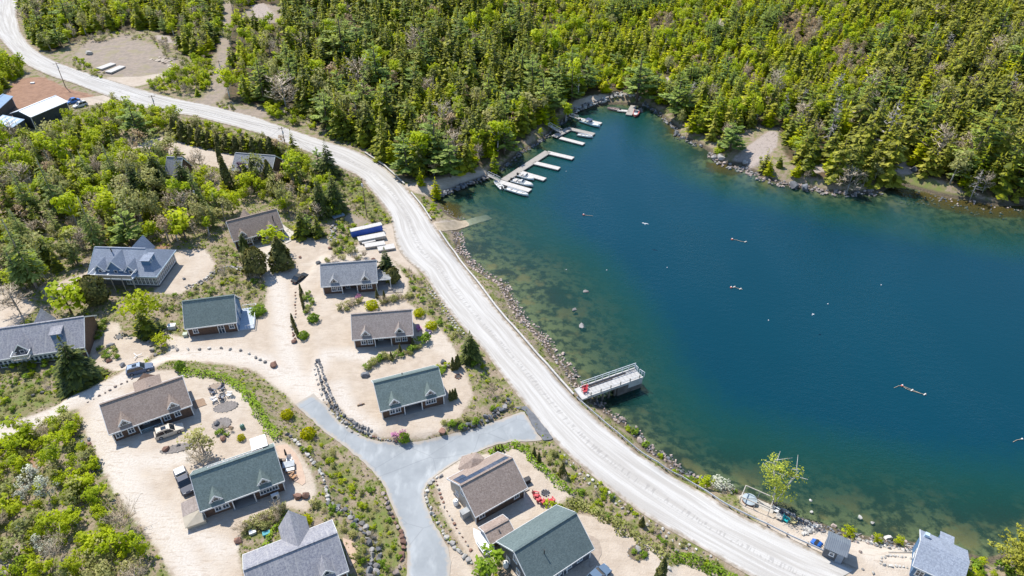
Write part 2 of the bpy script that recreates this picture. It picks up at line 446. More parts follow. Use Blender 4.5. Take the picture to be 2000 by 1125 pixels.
def build_ground():
    nx, ny = len(GX), len(GY)
    V = np.stack([MX.ravel(), MY.ravel(), GZ.ravel()], 1)
    i = np.arange(nx * ny).reshape(ny, nx)
    F = np.stack([i[:-1, :-1].ravel(), i[:-1, 1:].ravel(), i[1:, 1:].ravel(), i[1:, :-1].ravel()], 1)
    A = {}
    near = (np.abs(MX) < 340) & (MY < 520) & (MY > 30)
    xs, ys = MX[near], MY[near]
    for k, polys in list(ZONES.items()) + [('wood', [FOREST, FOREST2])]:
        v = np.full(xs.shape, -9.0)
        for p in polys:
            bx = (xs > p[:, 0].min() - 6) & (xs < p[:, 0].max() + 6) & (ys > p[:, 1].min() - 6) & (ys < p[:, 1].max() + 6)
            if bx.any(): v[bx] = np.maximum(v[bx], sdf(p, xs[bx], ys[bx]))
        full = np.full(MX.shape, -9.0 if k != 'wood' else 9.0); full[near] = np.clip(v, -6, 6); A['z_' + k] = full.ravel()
    me = np_mesh('ground', V, F, A, smooth=True)
    o = bpy.data.objects.new('ground', me); COL.objects.link(o); o['kind'] = 'structure'
    t = NT('ground_soil')
    P = t.coord('Object')
    sep = t.n('SeparateXYZ'); t.t.links.new(P, sep.inputs[0]); z = sep.outputs[2]
    n1 = t.noise(P, .09, 4, .6); n2 = t.noise(P, .55, 4, .6); n3 = t.noise(P, 3.1, 3, .6); n4 = t.noise(P, 9, 2, .5)
    edge = t.math('ADD', t.math('MULTIPLY', t.math('SUBTRACT', n2, .5), 3.0), t.math('MULTIPLY', t.math('SUBTRACT', n3, .5), 1.6))
    def zone(k, soft=.5, amt=1.0):
        return t.ss(t.math('ADD', t.attr('z_' + k), t.math('MULTIPLY', edge, amt)), -soft, soft)
    litter = t.mix(t.ss(n3, .3, .7), (.36, .285, .205), (.25, .19, .13))
    green = t.mix(t.ss(n3, .35, .65), (.14, .16, .04), (.20, .205, .065))
    scrub = t.mix(t.ss(n2, .43, .62), litter, green)
    scrub = t.mix(t.ss(n4, .62, .75), scrub, (.36, .29, .2))
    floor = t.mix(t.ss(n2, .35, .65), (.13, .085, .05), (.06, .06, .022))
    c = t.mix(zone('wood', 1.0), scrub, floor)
    grass = t.mix(t.ss(n2, .35, .65), t.mix(t.ss(n3, .3, .7), (.13, .18, .035), (.19, .215, .06)), (.22, .19, .09))
    c = t.mix(zone('grass', .6), c, grass)
    clear = t.mix(t.ss(n2, .3, .7), (.36, .285, .225), (.26, .215, .17))
    clear = t.mix(t.ss(n3, .55, .8), clear, (.42, .36, .29))
    clear = t.mix(t.math('MULTIPLY', t.ss(t.noise(P, .2, 4, .65), .5, .62), .7), clear, (.30, .26, .15))
    c = t.mix(zone('clear', .8, 1.6), c, clear)
    red = t.mix(t.ss(n2, .3, .7), (.36, .21, .135), (.27, .155, .1))
    c = t.mix(zone('red'), c, red)
    sand = t.mix(t.ss(n2, .3, .75), (.545, .455, .36), (.45, .365, .28))
    sand = t.mix(t.math('MULTIPLY', t.ss(n1, .45, .7), .7), sand, (.61, .54, .455))
    wave = t.noise(t.mapping(P, (.5, 2.6, 1), (0, 0, .5)), .8, 3, .6)
    sand = t.mix(t.math('MULTIPLY', t.ss(wave, .55, .75), .45), sand, (.42, .33, .24))
    sand = t.mix(t.math('MULTIPLY', t.ss(n4, .58, .8), .6), sand, (.36, .28, .21))
    sand = t.mix(t.math('MULTIPLY', t.ss(n4, .4, .2), .5), sand, (.7, .61, .5))
    br = t.ss(t.math('ADD', t.attr('z_bright'), t.math('MULTIPLY', edge, .8)), -2.2, 1.0)
    sand = t.mix(t.math('MULTIPLY', br, .75), sand, t.mix(t.ss(n3, .35, .7), (.66, .61, .545), (.55, .485, .41)))
    ruts = t.ss(t.noise(t.mapping(P, (.35, 1.8, 1), (0, 0, -.9)), 1.3, 3, .6), .56, .66)
    sand = t.mix(t.math('MULTIPLY', ruts, .55), sand, (.43, .345, .265))
    c = t.mix(zone('sand', .45, .8), c, sand)
    vor = t.n('TexVoronoi', feature='DISTANCE_TO_EDGE'); t.t.links.new(P, vor.inputs['Vector']); vor.inputs['Scale'].default_value = .5
    rock = t.mix(t.ss(n3, .3, .7), (.46, .385, .33), (.34, .285, .25))
    rock = t.mix(t.math('MULTIPLY', t.ss(vor.outputs['Distance'], .05, .0), t.ss(n2, .45, .6)), rock, (.2, .165, .14))
    c = t.mix(zone('rock', .4), c, rock)
    # under the water line: wet stones, weed and silt
    wet = t.mix(t.ss(n3, .35, .65), (.16, .125, .085), (.07, .06, .04))
    bed = t.mix(t.ss(n2, .42, .6), (.21, .20, .09), (.05, .058, .03))
    bed = t.mix(t.ss(n4, .66, .74), bed, (.45, .42, .3))
    bed = t.mix(t.ss(n1, .52, .62), bed, (.045, .052, .03))
    bed = t.mix(t.math('MULTIPLY', t.ss(t.noise(P, .16, 3, .6), .54, .66), .8), bed, (.30, .215, .085))
    weed = t.mix(t.ss(n3, .35, .65), (.20, .10, .012), (.09, .05, .008))
    bed = t.mix(zone('weed', .8, 1.0), bed, weed)
    c = t.mix(t.ss(z, .75, .25), c, wet)
    c = t.mix(t.ss(z, .12, -.12), c, bed)
    t.base(c, .9, 0, .25)
    t.bump(t.math('ADD', t.math('MULTIPLY', n3, .7), t.math('MULTIPLY', n4, .35)), .55, .25)
    me.materials.append(t.m)

build_ground()

# ------------------------------------------------------------------ the water
def build_water():
    wet = GZ < .35
    fx = np.abs(MX) < 4000
    m = wet[:-1, :-1] | wet[1:, :-1] | wet[:-1, 1:] | wet[1:, 1:]
    ny, nx = GZ.shape; i = np.arange(nx * ny).reshape(ny, nx)
    F = np.stack([i[:-1, :-1][m], i[:-1, 1:][m], i[1:, 1:][m], i[1:, :-1][m]], 1)
    used = np.unique(F); mp = np.full(nx * ny, -1); mp[used] = np.arange(len(used))
    V = np.stack([MX.ravel()[used], MY.ravel()[used], np.zeros(len(used))], 1)
    me = np_mesh('water', V, mp[F], {'depth': np.maximum(-GZ.ravel()[used], 0)}, smooth=True)
    o = bpy.data.objects.new('water', me); COL.objects.link(o); o['kind'] = 'structure'
    t = NT('lake_water'); P = t.coord('Object')
    n1 = t.noise(P, .03, 3, .5); n2 = t.noise(P, .5, 2, .5)
    d = t.math('MULTIPLY', t.attr('depth'), t.math('ADD', .8, t.math('MULTIPLY', n2, .4)))
    murk = t.math('SUBTRACT', 1.0, t.math('EXPONENT', t.math('MULTIPLY', d, -.62)))
    deep = t.mix(n1, (.0010, .047, .073), (.0007, .038, .058))
    body = t.mix(t.ss(d, 6.5, 1.2), deep, (.008, .064, .048))
    rip = t.noise(t.mapping(P, (1, 1.7, 1), (0, 0, .6)), 1.5, 4, .66)
    rip2 = t.noise(t.mapping(P, (1, 1.8, 1), (0, 0, .6)), .5, 2, .5); wind = t.ss(t.noise(t.mapping(P, (1, .45, 1), (0, 0, .5)), .035, 3, .55), .38, .62)
    bp = t.n('Bump'); t.set(bp.inputs['Strength'], t.math('ADD', .22, t.math('MULTIPLY', wind, .35))); bp.inputs['Distance'].default_value = .2
    t.t.links.new(t.math('ADD', rip, t.math('MULTIPLY', rip2, .8)), bp.inputs['Height'])
    dif = t.n('BsdfDiffuse', i_Color=body); tr = t.n('BsdfTransparent'); tr.inputs[0].default_value = (.80, .93, .90, 1)
    t.t.links.new(bp.outputs[0], dif.inputs['Normal'])
    ms = t.n('MixShader', i_Fac=murk); t.t.links.new(tr.outputs[0], ms.inputs[1]); t.t.links.new(dif.outputs[0], ms.inputs[2])
    gl = t.n('BsdfGlossy', i_Roughness=.12); gl.inputs[0].default_value = (1, 1, 1, 1); t.t.links.new(bp.outputs[0], gl.inputs['Normal'])
    fr = t.n('Fresnel'); fr.inputs['IOR'].default_value = 1.33; t.t.links.new(bp.outputs[0], fr.inputs['Normal'])
    mx = t.n('MixShader'); t.t.links.new(fr.outputs[0], mx.inputs[0]); t.t.links.new(ms.outputs[0], mx.inputs[1]); t.t.links.new(gl.outputs[0], mx.inputs[2])
    t.t.links.new(mx.outputs[0], t.out.inputs[0])
    me.materials.append(t.m)

build_water()

# ------------------------------------------------------------------ roads
def resample(p, n):
    p = np.array(p, float); s = np.concatenate([[0], np.cumsum(np.linalg.norm(np.diff(p, axis=0), axis=1))])
    q = np.linspace(0, s[-1], n); return np.stack([np.interp(q, s, p[:, k]) for k in range(p.shape[1])], 1)

ROAD_R = [(60, -70), (42, -25), (36, 0), (33, 30), (40, 62), (57, 87), (82, 107), (112, 122), (150, 136), (190, 149), (250, 167), (300, 182), (362, 197), (405, 204), (462, 219), (500, 228), (550, 247), (590, 260), (640, 277), (682, 289), (712, 301), (750, 326), (790, 362), (802, 378), (825, 406), (842, 431), (857, 453), (887, 496), (935, 558), (1000, 639), (1050, 697), (1095, 747), (1122, 777), (1160, 814), (1192, 842), (1225, 869), (1270, 902), (1325, 934), (1370, 961), (1425, 996), (1498, 1030), (1550, 1056), (1587, 1072), (1640, 1095), (1720, 1130), (1800, 1160)]
ROAD_L = [(-40, -70), (-30, -20), (-25, 30), (-10, 65), (25, 105), (55, 130), (100, 150), (140, 162), (195, 183), (250, 203), (300, 215), (342, 223), (375, 226), (437, 242), (500, 259), (560, 282), (610, 300), (655, 324), (700, 343), (717, 363), (740, 391), (762, 421), (767, 441), (772, 481), (792, 513), (825, 531), (842, 560), (870, 600), (900, 638), (935, 672), (975, 727), (1005, 765), (1035, 805), (1080, 862), (1105, 886), (1150, 924), (1200, 966), (1250, 1001), (1300, 1035), (1350, 1058), (1390, 1083), (1456, 1121), (1500, 1145), (1560, 1175)]
GN, GM = 420, 14
ra = resample(gpoly(ROAD_R), GN); rb = resample(gpoly(ROAD_L), GN)
# pair stations by nearest point so that bends do not skew
mid = resample((ra + rb) / 2, GN)
def nearest_on(line, pts):
    dd = ((pts[:, None, :] - line[None]) ** 2).sum(2); k = dd.argmin(1); k = np.maximum.accumulate(k); return line[k]
_ra = resample(gpoly(ROAD_R), 3000); _rb = resample(gpoly(ROAD_L), 3000)
sm = lambda a: np.stack([np.convolve(np.pad(a[:, k], 3, 'edge'), np.ones(7) / 7, 'valid') for k in range(2)], 1)
ra, rb = sm(nearest_on(_ra, mid)), sm(nearest_on(_rb, mid))

def build_road():
    u = np.linspace(0, 1, GM)
    XY = rb[:, None, :] * (1 - u)[None, :, None] + ra[:, None, :] * u[None, :, None]
    ZZ = H(XY[..., 0], XY[..., 1]) + .06 + .0012 * np.clip(XY[..., 1] - 190, 0, 300)
    ZZ = ZZ + .05 * np.sin(np.pi * u)[None]
    V = np.concatenate([XY, ZZ[..., None]], 2).reshape(-1, 3)
    i = np.arange(GN * GM).reshape(GN, GM)
    F = np.stack([i[:-1, :-1].ravel(), i[:-1, 1:].ravel(), i[1:, 1:].ravel(), i[1:, :-1].ravel()], 1)
    w = np.linalg.norm(ra - rb, axis=1).mean()
    s = np.concatenate([[0], np.cumsum(np.linalg.norm(np.diff(mid, axis=0), axis=1))])
    me = np_mesh('gravel_road', V, F, {'across': np.tile(u, GN), 'along': np.repeat(s, GM)}, smooth=True)
    o = bpy.data.objects.new('gravel_road', me); COL.objects.link(o); o['kind'] = 'structure'
    t = NT('road_gravel'); P = t.coord('Object'); l = t.attr('along'); a0 = t.attr('across')
    a = t.math('ADD', a0, t.math('MULTIPLY', t.math('SUBTRACT', t.noise(t.n('CombineXYZ', i_X=t.math('MULTIPLY', a0, 1.6), i_Y=t.math('MULTIPLY', l, .05)).outputs[0], 1.0, 3, .5), .5), .12))
    cv = t.n('CombineXYZ', i_X=t.math('MULTIPLY', a, 12.0), i_Y=t.math('MULTIPLY', l, .045))
    st = t.noise(cv.outputs[0], 1.1, 4, .6)
    cv2 = t.n('CombineXYZ', i_X=t.math('MULTIPLY', a, 34.0), i_Y=t.math('MULTIPLY', l, .07))
    st2 = t.noise(cv2.outputs[0], 1.0, 3, .6)
    n2 = t.noise(P, .8, 4, .6); n3 = t.noise(P, 7, 3, .6)
    c = t.mix(t.ss(st, .36, .64), (.45, .42, .38), (.575, .55, .51))
    c = t.mix(t.math('MULTIPLY', t.ss(st2, .54, .72), .4), c, (.37, .345, .315))
    c = t.mix(t.math('MULTIPLY', t.ss(n3, .5, .75), .35), c, (.30, .28, .26))
    cv3 = t.n('CombineXYZ', i_X=t.math('MULTIPLY', a, 7.0), i_Y=t.math('MULTIPLY', l, 2.4))
    tread = t.noise(cv3.outputs[0], 1.0, 1, .4)
    band = t.ss(t.math('ABSOLUTE', t.math('SUBTRACT', a, t.math('ADD', .36, t.math('MULTIPLY', t.noise(t.n('CombineXYZ', i_Y=t.math('MULTIPLY', l, .02)).outputs[0], 1, 1), .2)))), .08, .03)
    c = t.mix(t.math('MULTIPLY', t.math('MULTIPLY', band, t.ss(tread, .5, .62)), .5), c, (.30, .28, .26))
    ed = t.ss(t.math('ADD', t.math('ABSOLUTE', t.math('SUBTRACT', a0, .5)), t.math('MULTIPLY', t.math('SUBTRACT', n2, .5), .16)), .40, .49)
    c = t.mix(ed, c, t.mix(t.ss(n2, .4, .6), (.43, .36, .29), (.30, .25, .19)))
    t.base(c, .95, 0, .1); t.bump(t.math('ADD', st2, n3), .35, .08)
    me.materials.append(t.m)

build_road()
ROAD_POLY = np.concatenate([ra, rb[::-1]])

def sheet(name, pts, m, off=.05, step=1.0, kind='structure', world=None, label=None, cat=None):
    """a thin sheet laid on the ground inside an outline of photo pixels"""
    c = gpoly(pts) if world is None else np.array(world)
    per = np.linalg.norm(np.diff(np.vstack([c, c[:1]]), axis=0), axis=1).sum()
    c = resample(np.vstack([c, c[:1]]), max(8, int(per / step) + 1))[:-1] + rng.normal(0, .06, (max(8, int(per / step) + 1) - 1, 2))
    xs = np.arange(c[:, 0].min(), c[:, 0].max(), step); ys = np.arange(c[:, 1].min(), c[:, 1].max(), step)
    X, Y = np.meshgrid(xs, ys); d = sdf(c, X.ravel(), Y.ravel())
    k = d > step * .45
    pts2 = np.vstack([c, np.stack([X.ravel()[k], Y.ravel()[k]], 1)])
    n = len(c)
    vs, es, fs, *_ = delaunay_2d_cdt([Vector(p) for p in pts2], [(i, (i + 1) % n) for i in range(n)], [], 1, 1e-5)
    A = np.array([(v.x, v.y) for v in vs])
    z = H(A[:, 0], A[:, 1]) + off
    ed = np.abs(sdf(c, A[:, 0], A[:, 1]))
    me = bpy.data.meshes.new(name); me.from_pydata([(x, y, q) for (x, y), q in zip(A, z)], [], [tuple(f) for f in fs])
    bm = bmesh.new(); bm.from_mesh(me)
    for f in bm.faces:
        if f.normal.z < 0: f.normal_flip()
    bm.to_mesh(me); bm.free()
    me.polygons.foreach_set('use_smooth', [True] * len(me.polygons)); me.materials.append(m)
    q = me.attributes.new('edge', 'FLOAT', 'POINT'); q.data.foreach_set('value', ed.astype(np.float32))
    o = bpy.data.objects.new(name, me); COL.objects.link(o)
    if kind: o['kind'] = kind
    return tag(o, label, cat)

def pave_mat():
    t = NT('blue_grey_paving'); P = t.coord('Object')
    n1 = t.noise(P, .25, 4, .6); n2 = t.noise(P, 2.5, 4, .6); n3 = t.noise(P, 14, 2)
    st = t.noise(t.mapping(P, (.6, .25, 1), (0, 0, .3)), .9, 3)
    c = t.mix(t.ss(n1, .3, .7), (.36, .378, .385), (.295, .312, .32))
    c = t.mix(t.math('MULTIPLY', t.ss(st, .5, .75), .5), c, (.53, .545, .54))
    c = t.mix(t.math('MULTIPLY', t.ss(n3, .55, .8), .4), c, (.27, .3, .32))
    crk = t.n('TexVoronoi', feature='DISTANCE_TO_EDGE'); t.t.links.new(t.mapping(P, (.11, .11, .11)), crk.inputs['Vector']); crk.inputs['Scale'].default_value = 1.0
    c = t.mix(t.math('MULTIPLY', t.ss(crk.outputs['Distance'], .012, .0), .35), c, (.2, .21, .22))
    e = t.math('ADD', t.attr('edge'), t.math('MULTIPLY', t.math('SUBTRACT', t.noise(P, 1.2, 4, .65), .5), 1.6))
    c = t.mix(t.math('MULTIPLY', t.ss(e, .75, .1), .8), c, (.45, .385, .31))
    t.base(c, .95, 0, .1); t.bump(n3, .2, .03); return t.m

PAVE = [(612, 769), (640, 795), (662, 823), (690, 842), (715, 855), (745, 863), (790, 866), (830, 860), (862, 853), (905, 843), (950, 829), (1000, 811), (1022, 803), (1060, 861), (1040, 862), (1000, 863), (958, 872), (915, 890), (880, 910), (850, 930), (834, 946), (829, 965), (833, 990), (846, 1020), (861, 1045), (876, 1070), (881, 1095), (876, 1150), (790, 1150), (796, 1100), (795, 1070), (783, 1030), (765, 985), (748, 945), (712, 905), (672, 872), (632, 842), (600, 813), (576, 790)]
sheet('paved_driveway', PAVE, pave_mat(), .07, .8)
sheet('asphalt_patch', [(1003, 797), (1028, 794), (1048, 815), (1081, 858), (1062, 862), (1043, 838), (1025, 803)], plain('dark_asphalt', (.17, .175, .185), (.11, .115, .125), 1.2), .2, .6)
sheet('concrete_ramp', [(850, 437), (880, 434), (905, 431), (950, 420), (962, 428), (912, 443), (880, 450), (858, 454)], plain('old_concrete', (.50, .40, .28), (.38, .30, .2), .9), .10, .7)
FOOT = []
# ------------------------------------------------------------------ plants: leaf clouds and prototypes
def leaf_mat(name, cols, tipcol=None, trans=.3, rough=.6):
    """cols: three greens picked per plant; 'var' shifts single leaves"""
    t = NT(name)
    rnd = t.math('FRACT', t.math('ADD', t.n('ObjectInfo').outputs['Random'], t.attr('rnd')))
    c = t.mix(t.ss(rnd, .0, .5), cols[0], cols[1]); c = t.mix(t.ss(rnd, .5, 1.0), c, cols[2])
    v = t.attr('var')
    if tipcol: c = t.mix(t.math('MULTIPLY', v, .8), c, tipcol)
    hs = t.n('HueSaturation', i_Color=c, i_Saturation=1.06, i_Value=t.math('ADD', .62, t.math('MULTIPLY', v, .8)))
    c = hs.outputs[0]
    t.set(t.b.inputs['Base Color'], c); t.b.inputs['Roughness'].default_value = rough; t.b.inputs['Specular IOR Level'].default_value = .25
    tl = t.n('BsdfTranslucent', i_Color=c)
    mx = t.n('MixShader', i_Fac=trans); t.t.links.new(t.b.outputs[0], mx.inputs[1]); t.t.links.new(tl.outputs[0], mx.inputs[2])
    t.t.links.new(mx.outputs[0], t.out.inputs[0])
    return t.m

M_SPRUCE = leaf_mat('spruce_needles', ((.105, .148, .022), (.175, .205, .024), (.06, .098, .03)), (.42, .40, .035), .25)
M_DARK = leaf_mat('dark_spruce_needles', ((.055, .085, .024), (.075, .10, .026), (.045, .075, .03)), (.19, .20, .04), .2)
M_FIR = leaf_mat('fir_needles', ((.42, .49, .028), (.52, .54, .026), (.26, .37, .045)), (.62, .61, .035), .48)
M_OLD = leaf_mat('old_spruce_needles', ((.20, .235, .04), (.29, .295, .04), (.125, .165, .045)), (.46, .43, .06), .3)
M_PINE = leaf_mat('pine_needles', ((.15, .235, .06), (.19, .265, .055), (.25, .29, .045)), (.34, .42, .09), .36)
M_BIRCH = leaf_mat('birch_leaves', ((.34, .45, .030), (.42, .48, .035), (.23, .36, .030)), (.54, .58, .05), .5)
M_OLIVE = leaf_mat('olive_leaves', ((.30, .32, .085), (.34, .32, .12), (.21, .25, .065)), (.44, .42, .17), .4)
M_TWIG = leaf_mat('bare_twigs', ((.37, .295, .205), (.40, .31, .20), (.32, .275, .205)), (.48, .41, .31), .05)
M_RED = leaf_mat('budding_maple_twigs', ((.40, .27, .165), (.43, .31, .18), (.35, .235, .15)), (.50, .39, .23), .25)
M_CEDAR = leaf_mat('cedar_leaves', ((.094, .106, .027), (.119, .119, .033), (.069, .094, .025)), (.188, .163, .044), .15)
M_LARCH = leaf_mat('larch_needles', ((.26, .33, .075), (.31, .34, .10), (.20, .27, .07)), (.38, .43, .13), .4)
M_SNAG = leaf_mat('dead_wood', ((.33, .31, .28), (.28, .25, .21), (.40, .37, .33)), (.4, .37, .33), .02)
M_GOLD = leaf_mat('golden_leaves', ((.46, .45, .012), (.50, .47, .015), (.42, .43, .015)), (.58, .55, .02), .4)
M_PURP = leaf_mat('purple_leaves', ((.09, .04, .075), (.10, .05, .08), (.08, .04, .07)), (.17, .09, .13), .25)
M_PINK = leaf_mat('pink_blossom', ((.46, .16, .33), (.5, .2, .36), (.4, .14, .3)), (.6, .3, .45), .3)
M_WHITE = leaf_mat('white_blossom', ((.46, .47, .34), (.5, .5, .4), (.4, .42, .3)), (.62, .62, .52), .3)
M_GREEN = leaf_mat('green_leaves', ((.16, .28, .035), (.21, .33, .04), (.125, .23, .038)), (.32, .42, .05), .4)
M_BARK = plain('grey_brown_bark', (.16, .125, .095), (.09, .07, .055), 6, .9, .4)
M_BARKG = plain('pale_bark', (.42, .39, .35), (.27, .24, .21), 5, .9, .3)
M_BARKW = plain('white_birch_bark', (.68, .65, .60), (.45, .42, .38), 5, .85, .2)

class Leaves:
    """quads of foliage with a per-leaf shift, gathered in arrays"""
    def __init__(s): s.V = []; s.var = []
    def quads(s, P, a):                     # P (n,4,3), a (n,)
        s.V.append(P.reshape(-1, 3)); s.var.append(np.repeat(a, 4))
    soft = .5
    def arrays(s):
        """vertices, faces, shift and shading normals leaning outwards from the plant's axis, so a crown shades as one body"""
        V = np.concatenate(s.V); Q = V.reshape(-1, 4, 3); c = Q.mean(1)
        n = np.cross(Q[:, 2] - Q[:, 0], Q[:, 3] - Q[:, 1]); n /= np.linalg.norm(n, axis=1)[:, None] + 1e-9
        rr = np.linalg.norm(c[:, :2], axis=1); out = c.copy(); out[:, :2] /= max(np.percentile(rr, 90), 1e-6)
        out[:, 2] = .55 + .5 * (c[:, 2] - c[:, 2].min()) / max(np.ptp(c[:, 2]), 1e-6)
        out /= np.linalg.norm(out, axis=1)[:, None] + 1e-9
        flip = (n * out).sum(1) < 0; n[flip] *= -1; Q = Q.copy(); Q[flip] = Q[flip][:, ::-1]
        m = n * (1 - s.soft) + out * s.soft; m /= np.linalg.norm(m, axis=1)[:, None] + 1e-9
        return Q.reshape(-1, 3), np.arange(len(V)).reshape(-1, 4), np.concatenate(s.var), np.repeat(m, 4, axis=0)
    def mesh(s, name, m):
        V, F, a, nr = s.arrays(); me = np_mesh(name, V, F, {'var': a, 'rnd': np.zeros(len(V))}); set_normals(me, nr); me.materials.append(m); return me

def set_normals(me, nr):
    q = me.attributes.new('custom_normal', 'FLOAT_VECTOR', 'POINT'); q.data.foreach_set('vector', np.ascontiguousarray(nr, np.float32).ravel()); me.update()

def rhomb(root, tip, wid, sag, a, L):
    """rhombus sprays from root to tip, wid half width, edges sagging"""
    d = tip - root; h = np.stack([-d[:, 1], d[:, 0], np.zeros(len(d))], 1); h /= np.linalg.norm(h, axis=1)[:, None] + 1e-9
    mid = root * .45 + tip * .55
    l = mid + h * wid[:, None]; r = mid - h * wid[:, None]
    l[:, 2] -= sag; r[:, 2] -= sag
    L.quads(np.stack([root, l, tip, r], 1), a)

def g_conifer(rg, h=1.0, r=.2, tiers=12, per=8, side=2, base=.08, droop=.25, power=.9, ragged=.3, lift=0.0, fat=.5, gap=0.0):
    L = Leaves()
    ts = np.linspace(base, .97, tiers)
    root, tip = [], []
    for t in ts:
        n = max(4, int(per * (1 - t) ** .6 + 2))
        ang = rg.uniform(0, 6.28) + np.arange(n) * 6.283 / n + rg.normal(0, .25, n)
        Rr = r * ((1 - t) ** power + .03) * (1 + rg.normal(0, ragged, n).clip(-.6, .6))
        keep = rg.random(n) > gap
        z = h * t + rg.normal(0, h / tiers * .35, n)
        c, s_ = np.cos(ang), np.sin(ang)
        root.append(np.stack([c * 0.02 * r, s_ * .02 * r, z + Rr * .08], 1)[keep])
        tip.append(np.stack([c * Rr, s_ * Rr, z - droop * Rr + lift * Rr], 1)[keep])
    root = np.concatenate(root); tip = np.concatenate(tip); n = len(root)
    Ln = np.linalg.norm(tip - root, axis=1)
    if side == 0:
        rhomb(root, tip, Ln * fat * .75, Ln * .14, rg.random(n), L)
    else:
        rhomb(root, tip, Ln * fat * .38, Ln * .12, rg.random(n) * .6, L)
        for k in range(side):
            f = .35 + .5 * (k // 2 + rg.random(n) * .6) / max(1, side / 2)
            st = root + (tip - root) * np.minimum(f, .85)[:, None]
            d = tip - root; sg = 1 if k % 2 else -1
            h_ = np.stack([-d[:, 1], d[:, 0], np.zeros(n)], 1) * sg
            e = st + d * .34 + h_ * (.30 + .14 * rg.random(n))[:, None] * (1.15 - np.minimum(f, .85))[:, None]
            e[:, 2] -= Ln * .07
            rhomb(st, e, Ln * .11 * (fat / .5), Ln * .05, rg.random(n), L)
    a = rg.uniform(0, 6.28, 3)
    top = np.zeros((3, 3)); top[:, 2] = h * 1.02
    low = np.stack([np.cos(a) * r * .10, np.sin(a) * r * .10, np.full(3, h * .88)], 1)
    rhomb(low, top, np.full(3, r * .05), np.zeros(3), np.full(3, .8), L)
    return L

def leafcloud(rg, cen, rad, n, size, L, flat=.6, a0=0.0, a1=1.0):
    """n leaf quads round cluster centres"""
    k = rg.integers(0, len(cen), n)
    d = rg.normal(0, 1, (n, 3)); d /= np.linalg.norm(d, axis=1)[:, None]
    p = cen[k] + d * (rad[k] * rg.random(n) ** .4)[:, None] * np.array([1, 1, .8])
    nr = d * .8 + rg.normal(0, .6, (n, 3)) + np.array([0, 0, flat]); nr /= np.linalg.norm(nr, axis=1)[:, None]
    u = np.cross(nr, rg.normal(0, 1, (n, 3))); u /= np.linalg.norm(u, axis=1)[:, None]; w = np.cross(nr, u)
    s = size * rg.uniform(.6, 1.3, n)[:, None]
    P = np.stack([p + u * s, p + w * s * .7, p - u * s, p - w * s * .7], 1)
    cv = rg.random(len(cen))
    L.quads(P, np.clip(a0 + (a1 - a0) * (.55 * cv[k] + .45 * rg.random(n)), 0, 1))

def g_broad(rg, h=1.0, r=.33, low=.22, nclus=12, n=420, size=.05, clus=.13):
    L = Leaves()
    u = rg.normal(0, 1, (nclus, 3)); u /= np.linalg.norm(u, axis=1)[:, None]
    q = rg.random(nclus) ** .45
    cen = u * q[:, None] * np.array([r, r, (1 - low) * .5]) * .85
    cen[:, :2] += rg.normal(0, r * .1, 2)
    cen[:, 2] += h * (low + (1 - low) * .5)
    leafcloud(rg, cen, np.full(nclus, clus) * rg.uniform(.7, 1.3, nclus), n, size, L)
    return L, cen

def g_column(rg, h=1.0, r=.2, n=500, size=.05, shape='cone'):
    L = Leaves()
    t = rg.random(n) ** (.75 if shape == 'cone' else 1)
    if shape == 'cone': rr = r * (1 - t) ** .75 * np.minimum(1, (t + .12) / .2)
    else: rr = r * np.sqrt(np.clip(1 - (2 * t - 1) ** 2, 0, 1))
    a = rg.uniform(0, 6.283, n)
    lump = 1 + .14 * np.sin(a * 3 + t * 9) + .1 * np.sin(a * 5 - t * 14)
    rr = rr * lump * rg.uniform(.75, 1.05, n)
    p = np.stack([np.cos(a) * rr, np.sin(a) * rr, t * h * .98 + .01], 1)
    nr = np.stack([np.cos(a), np.sin(a), np.full(n, .45)], 1) + rg.normal(0, .35, (n, 3)); nr /= np.linalg.norm(nr, axis=1)[:, None]
    u = np.cross(nr, rg.normal(0, 1, (n, 3))); u /= np.linalg.norm(u, axis=1)[:, None]; w = np.cross(nr, u)
    s = size * rg.uniform(.7, 1.3, n)[:, None]
    L.quads(np.stack([p + u * s, p + w * s, p - u * s, p - w * s], 1), rg.random(n))
    return L

def g_shrub(rg, r=.5, h=.8, n=220, size=.09, nclus=9):
    L = Leaves()
    a = rg.uniform(0, 6.283, nclus); q = np.sqrt(rg.random(nclus)) * r * .75
    cen = np.stack([np.cos(a) * q, np.sin(a) * q, rg.uniform(.25, .72, nclus) * h], 1)
    leafcloud(rg, cen, np.full(nclus, r * .42), n, size, L, .7)
    return L

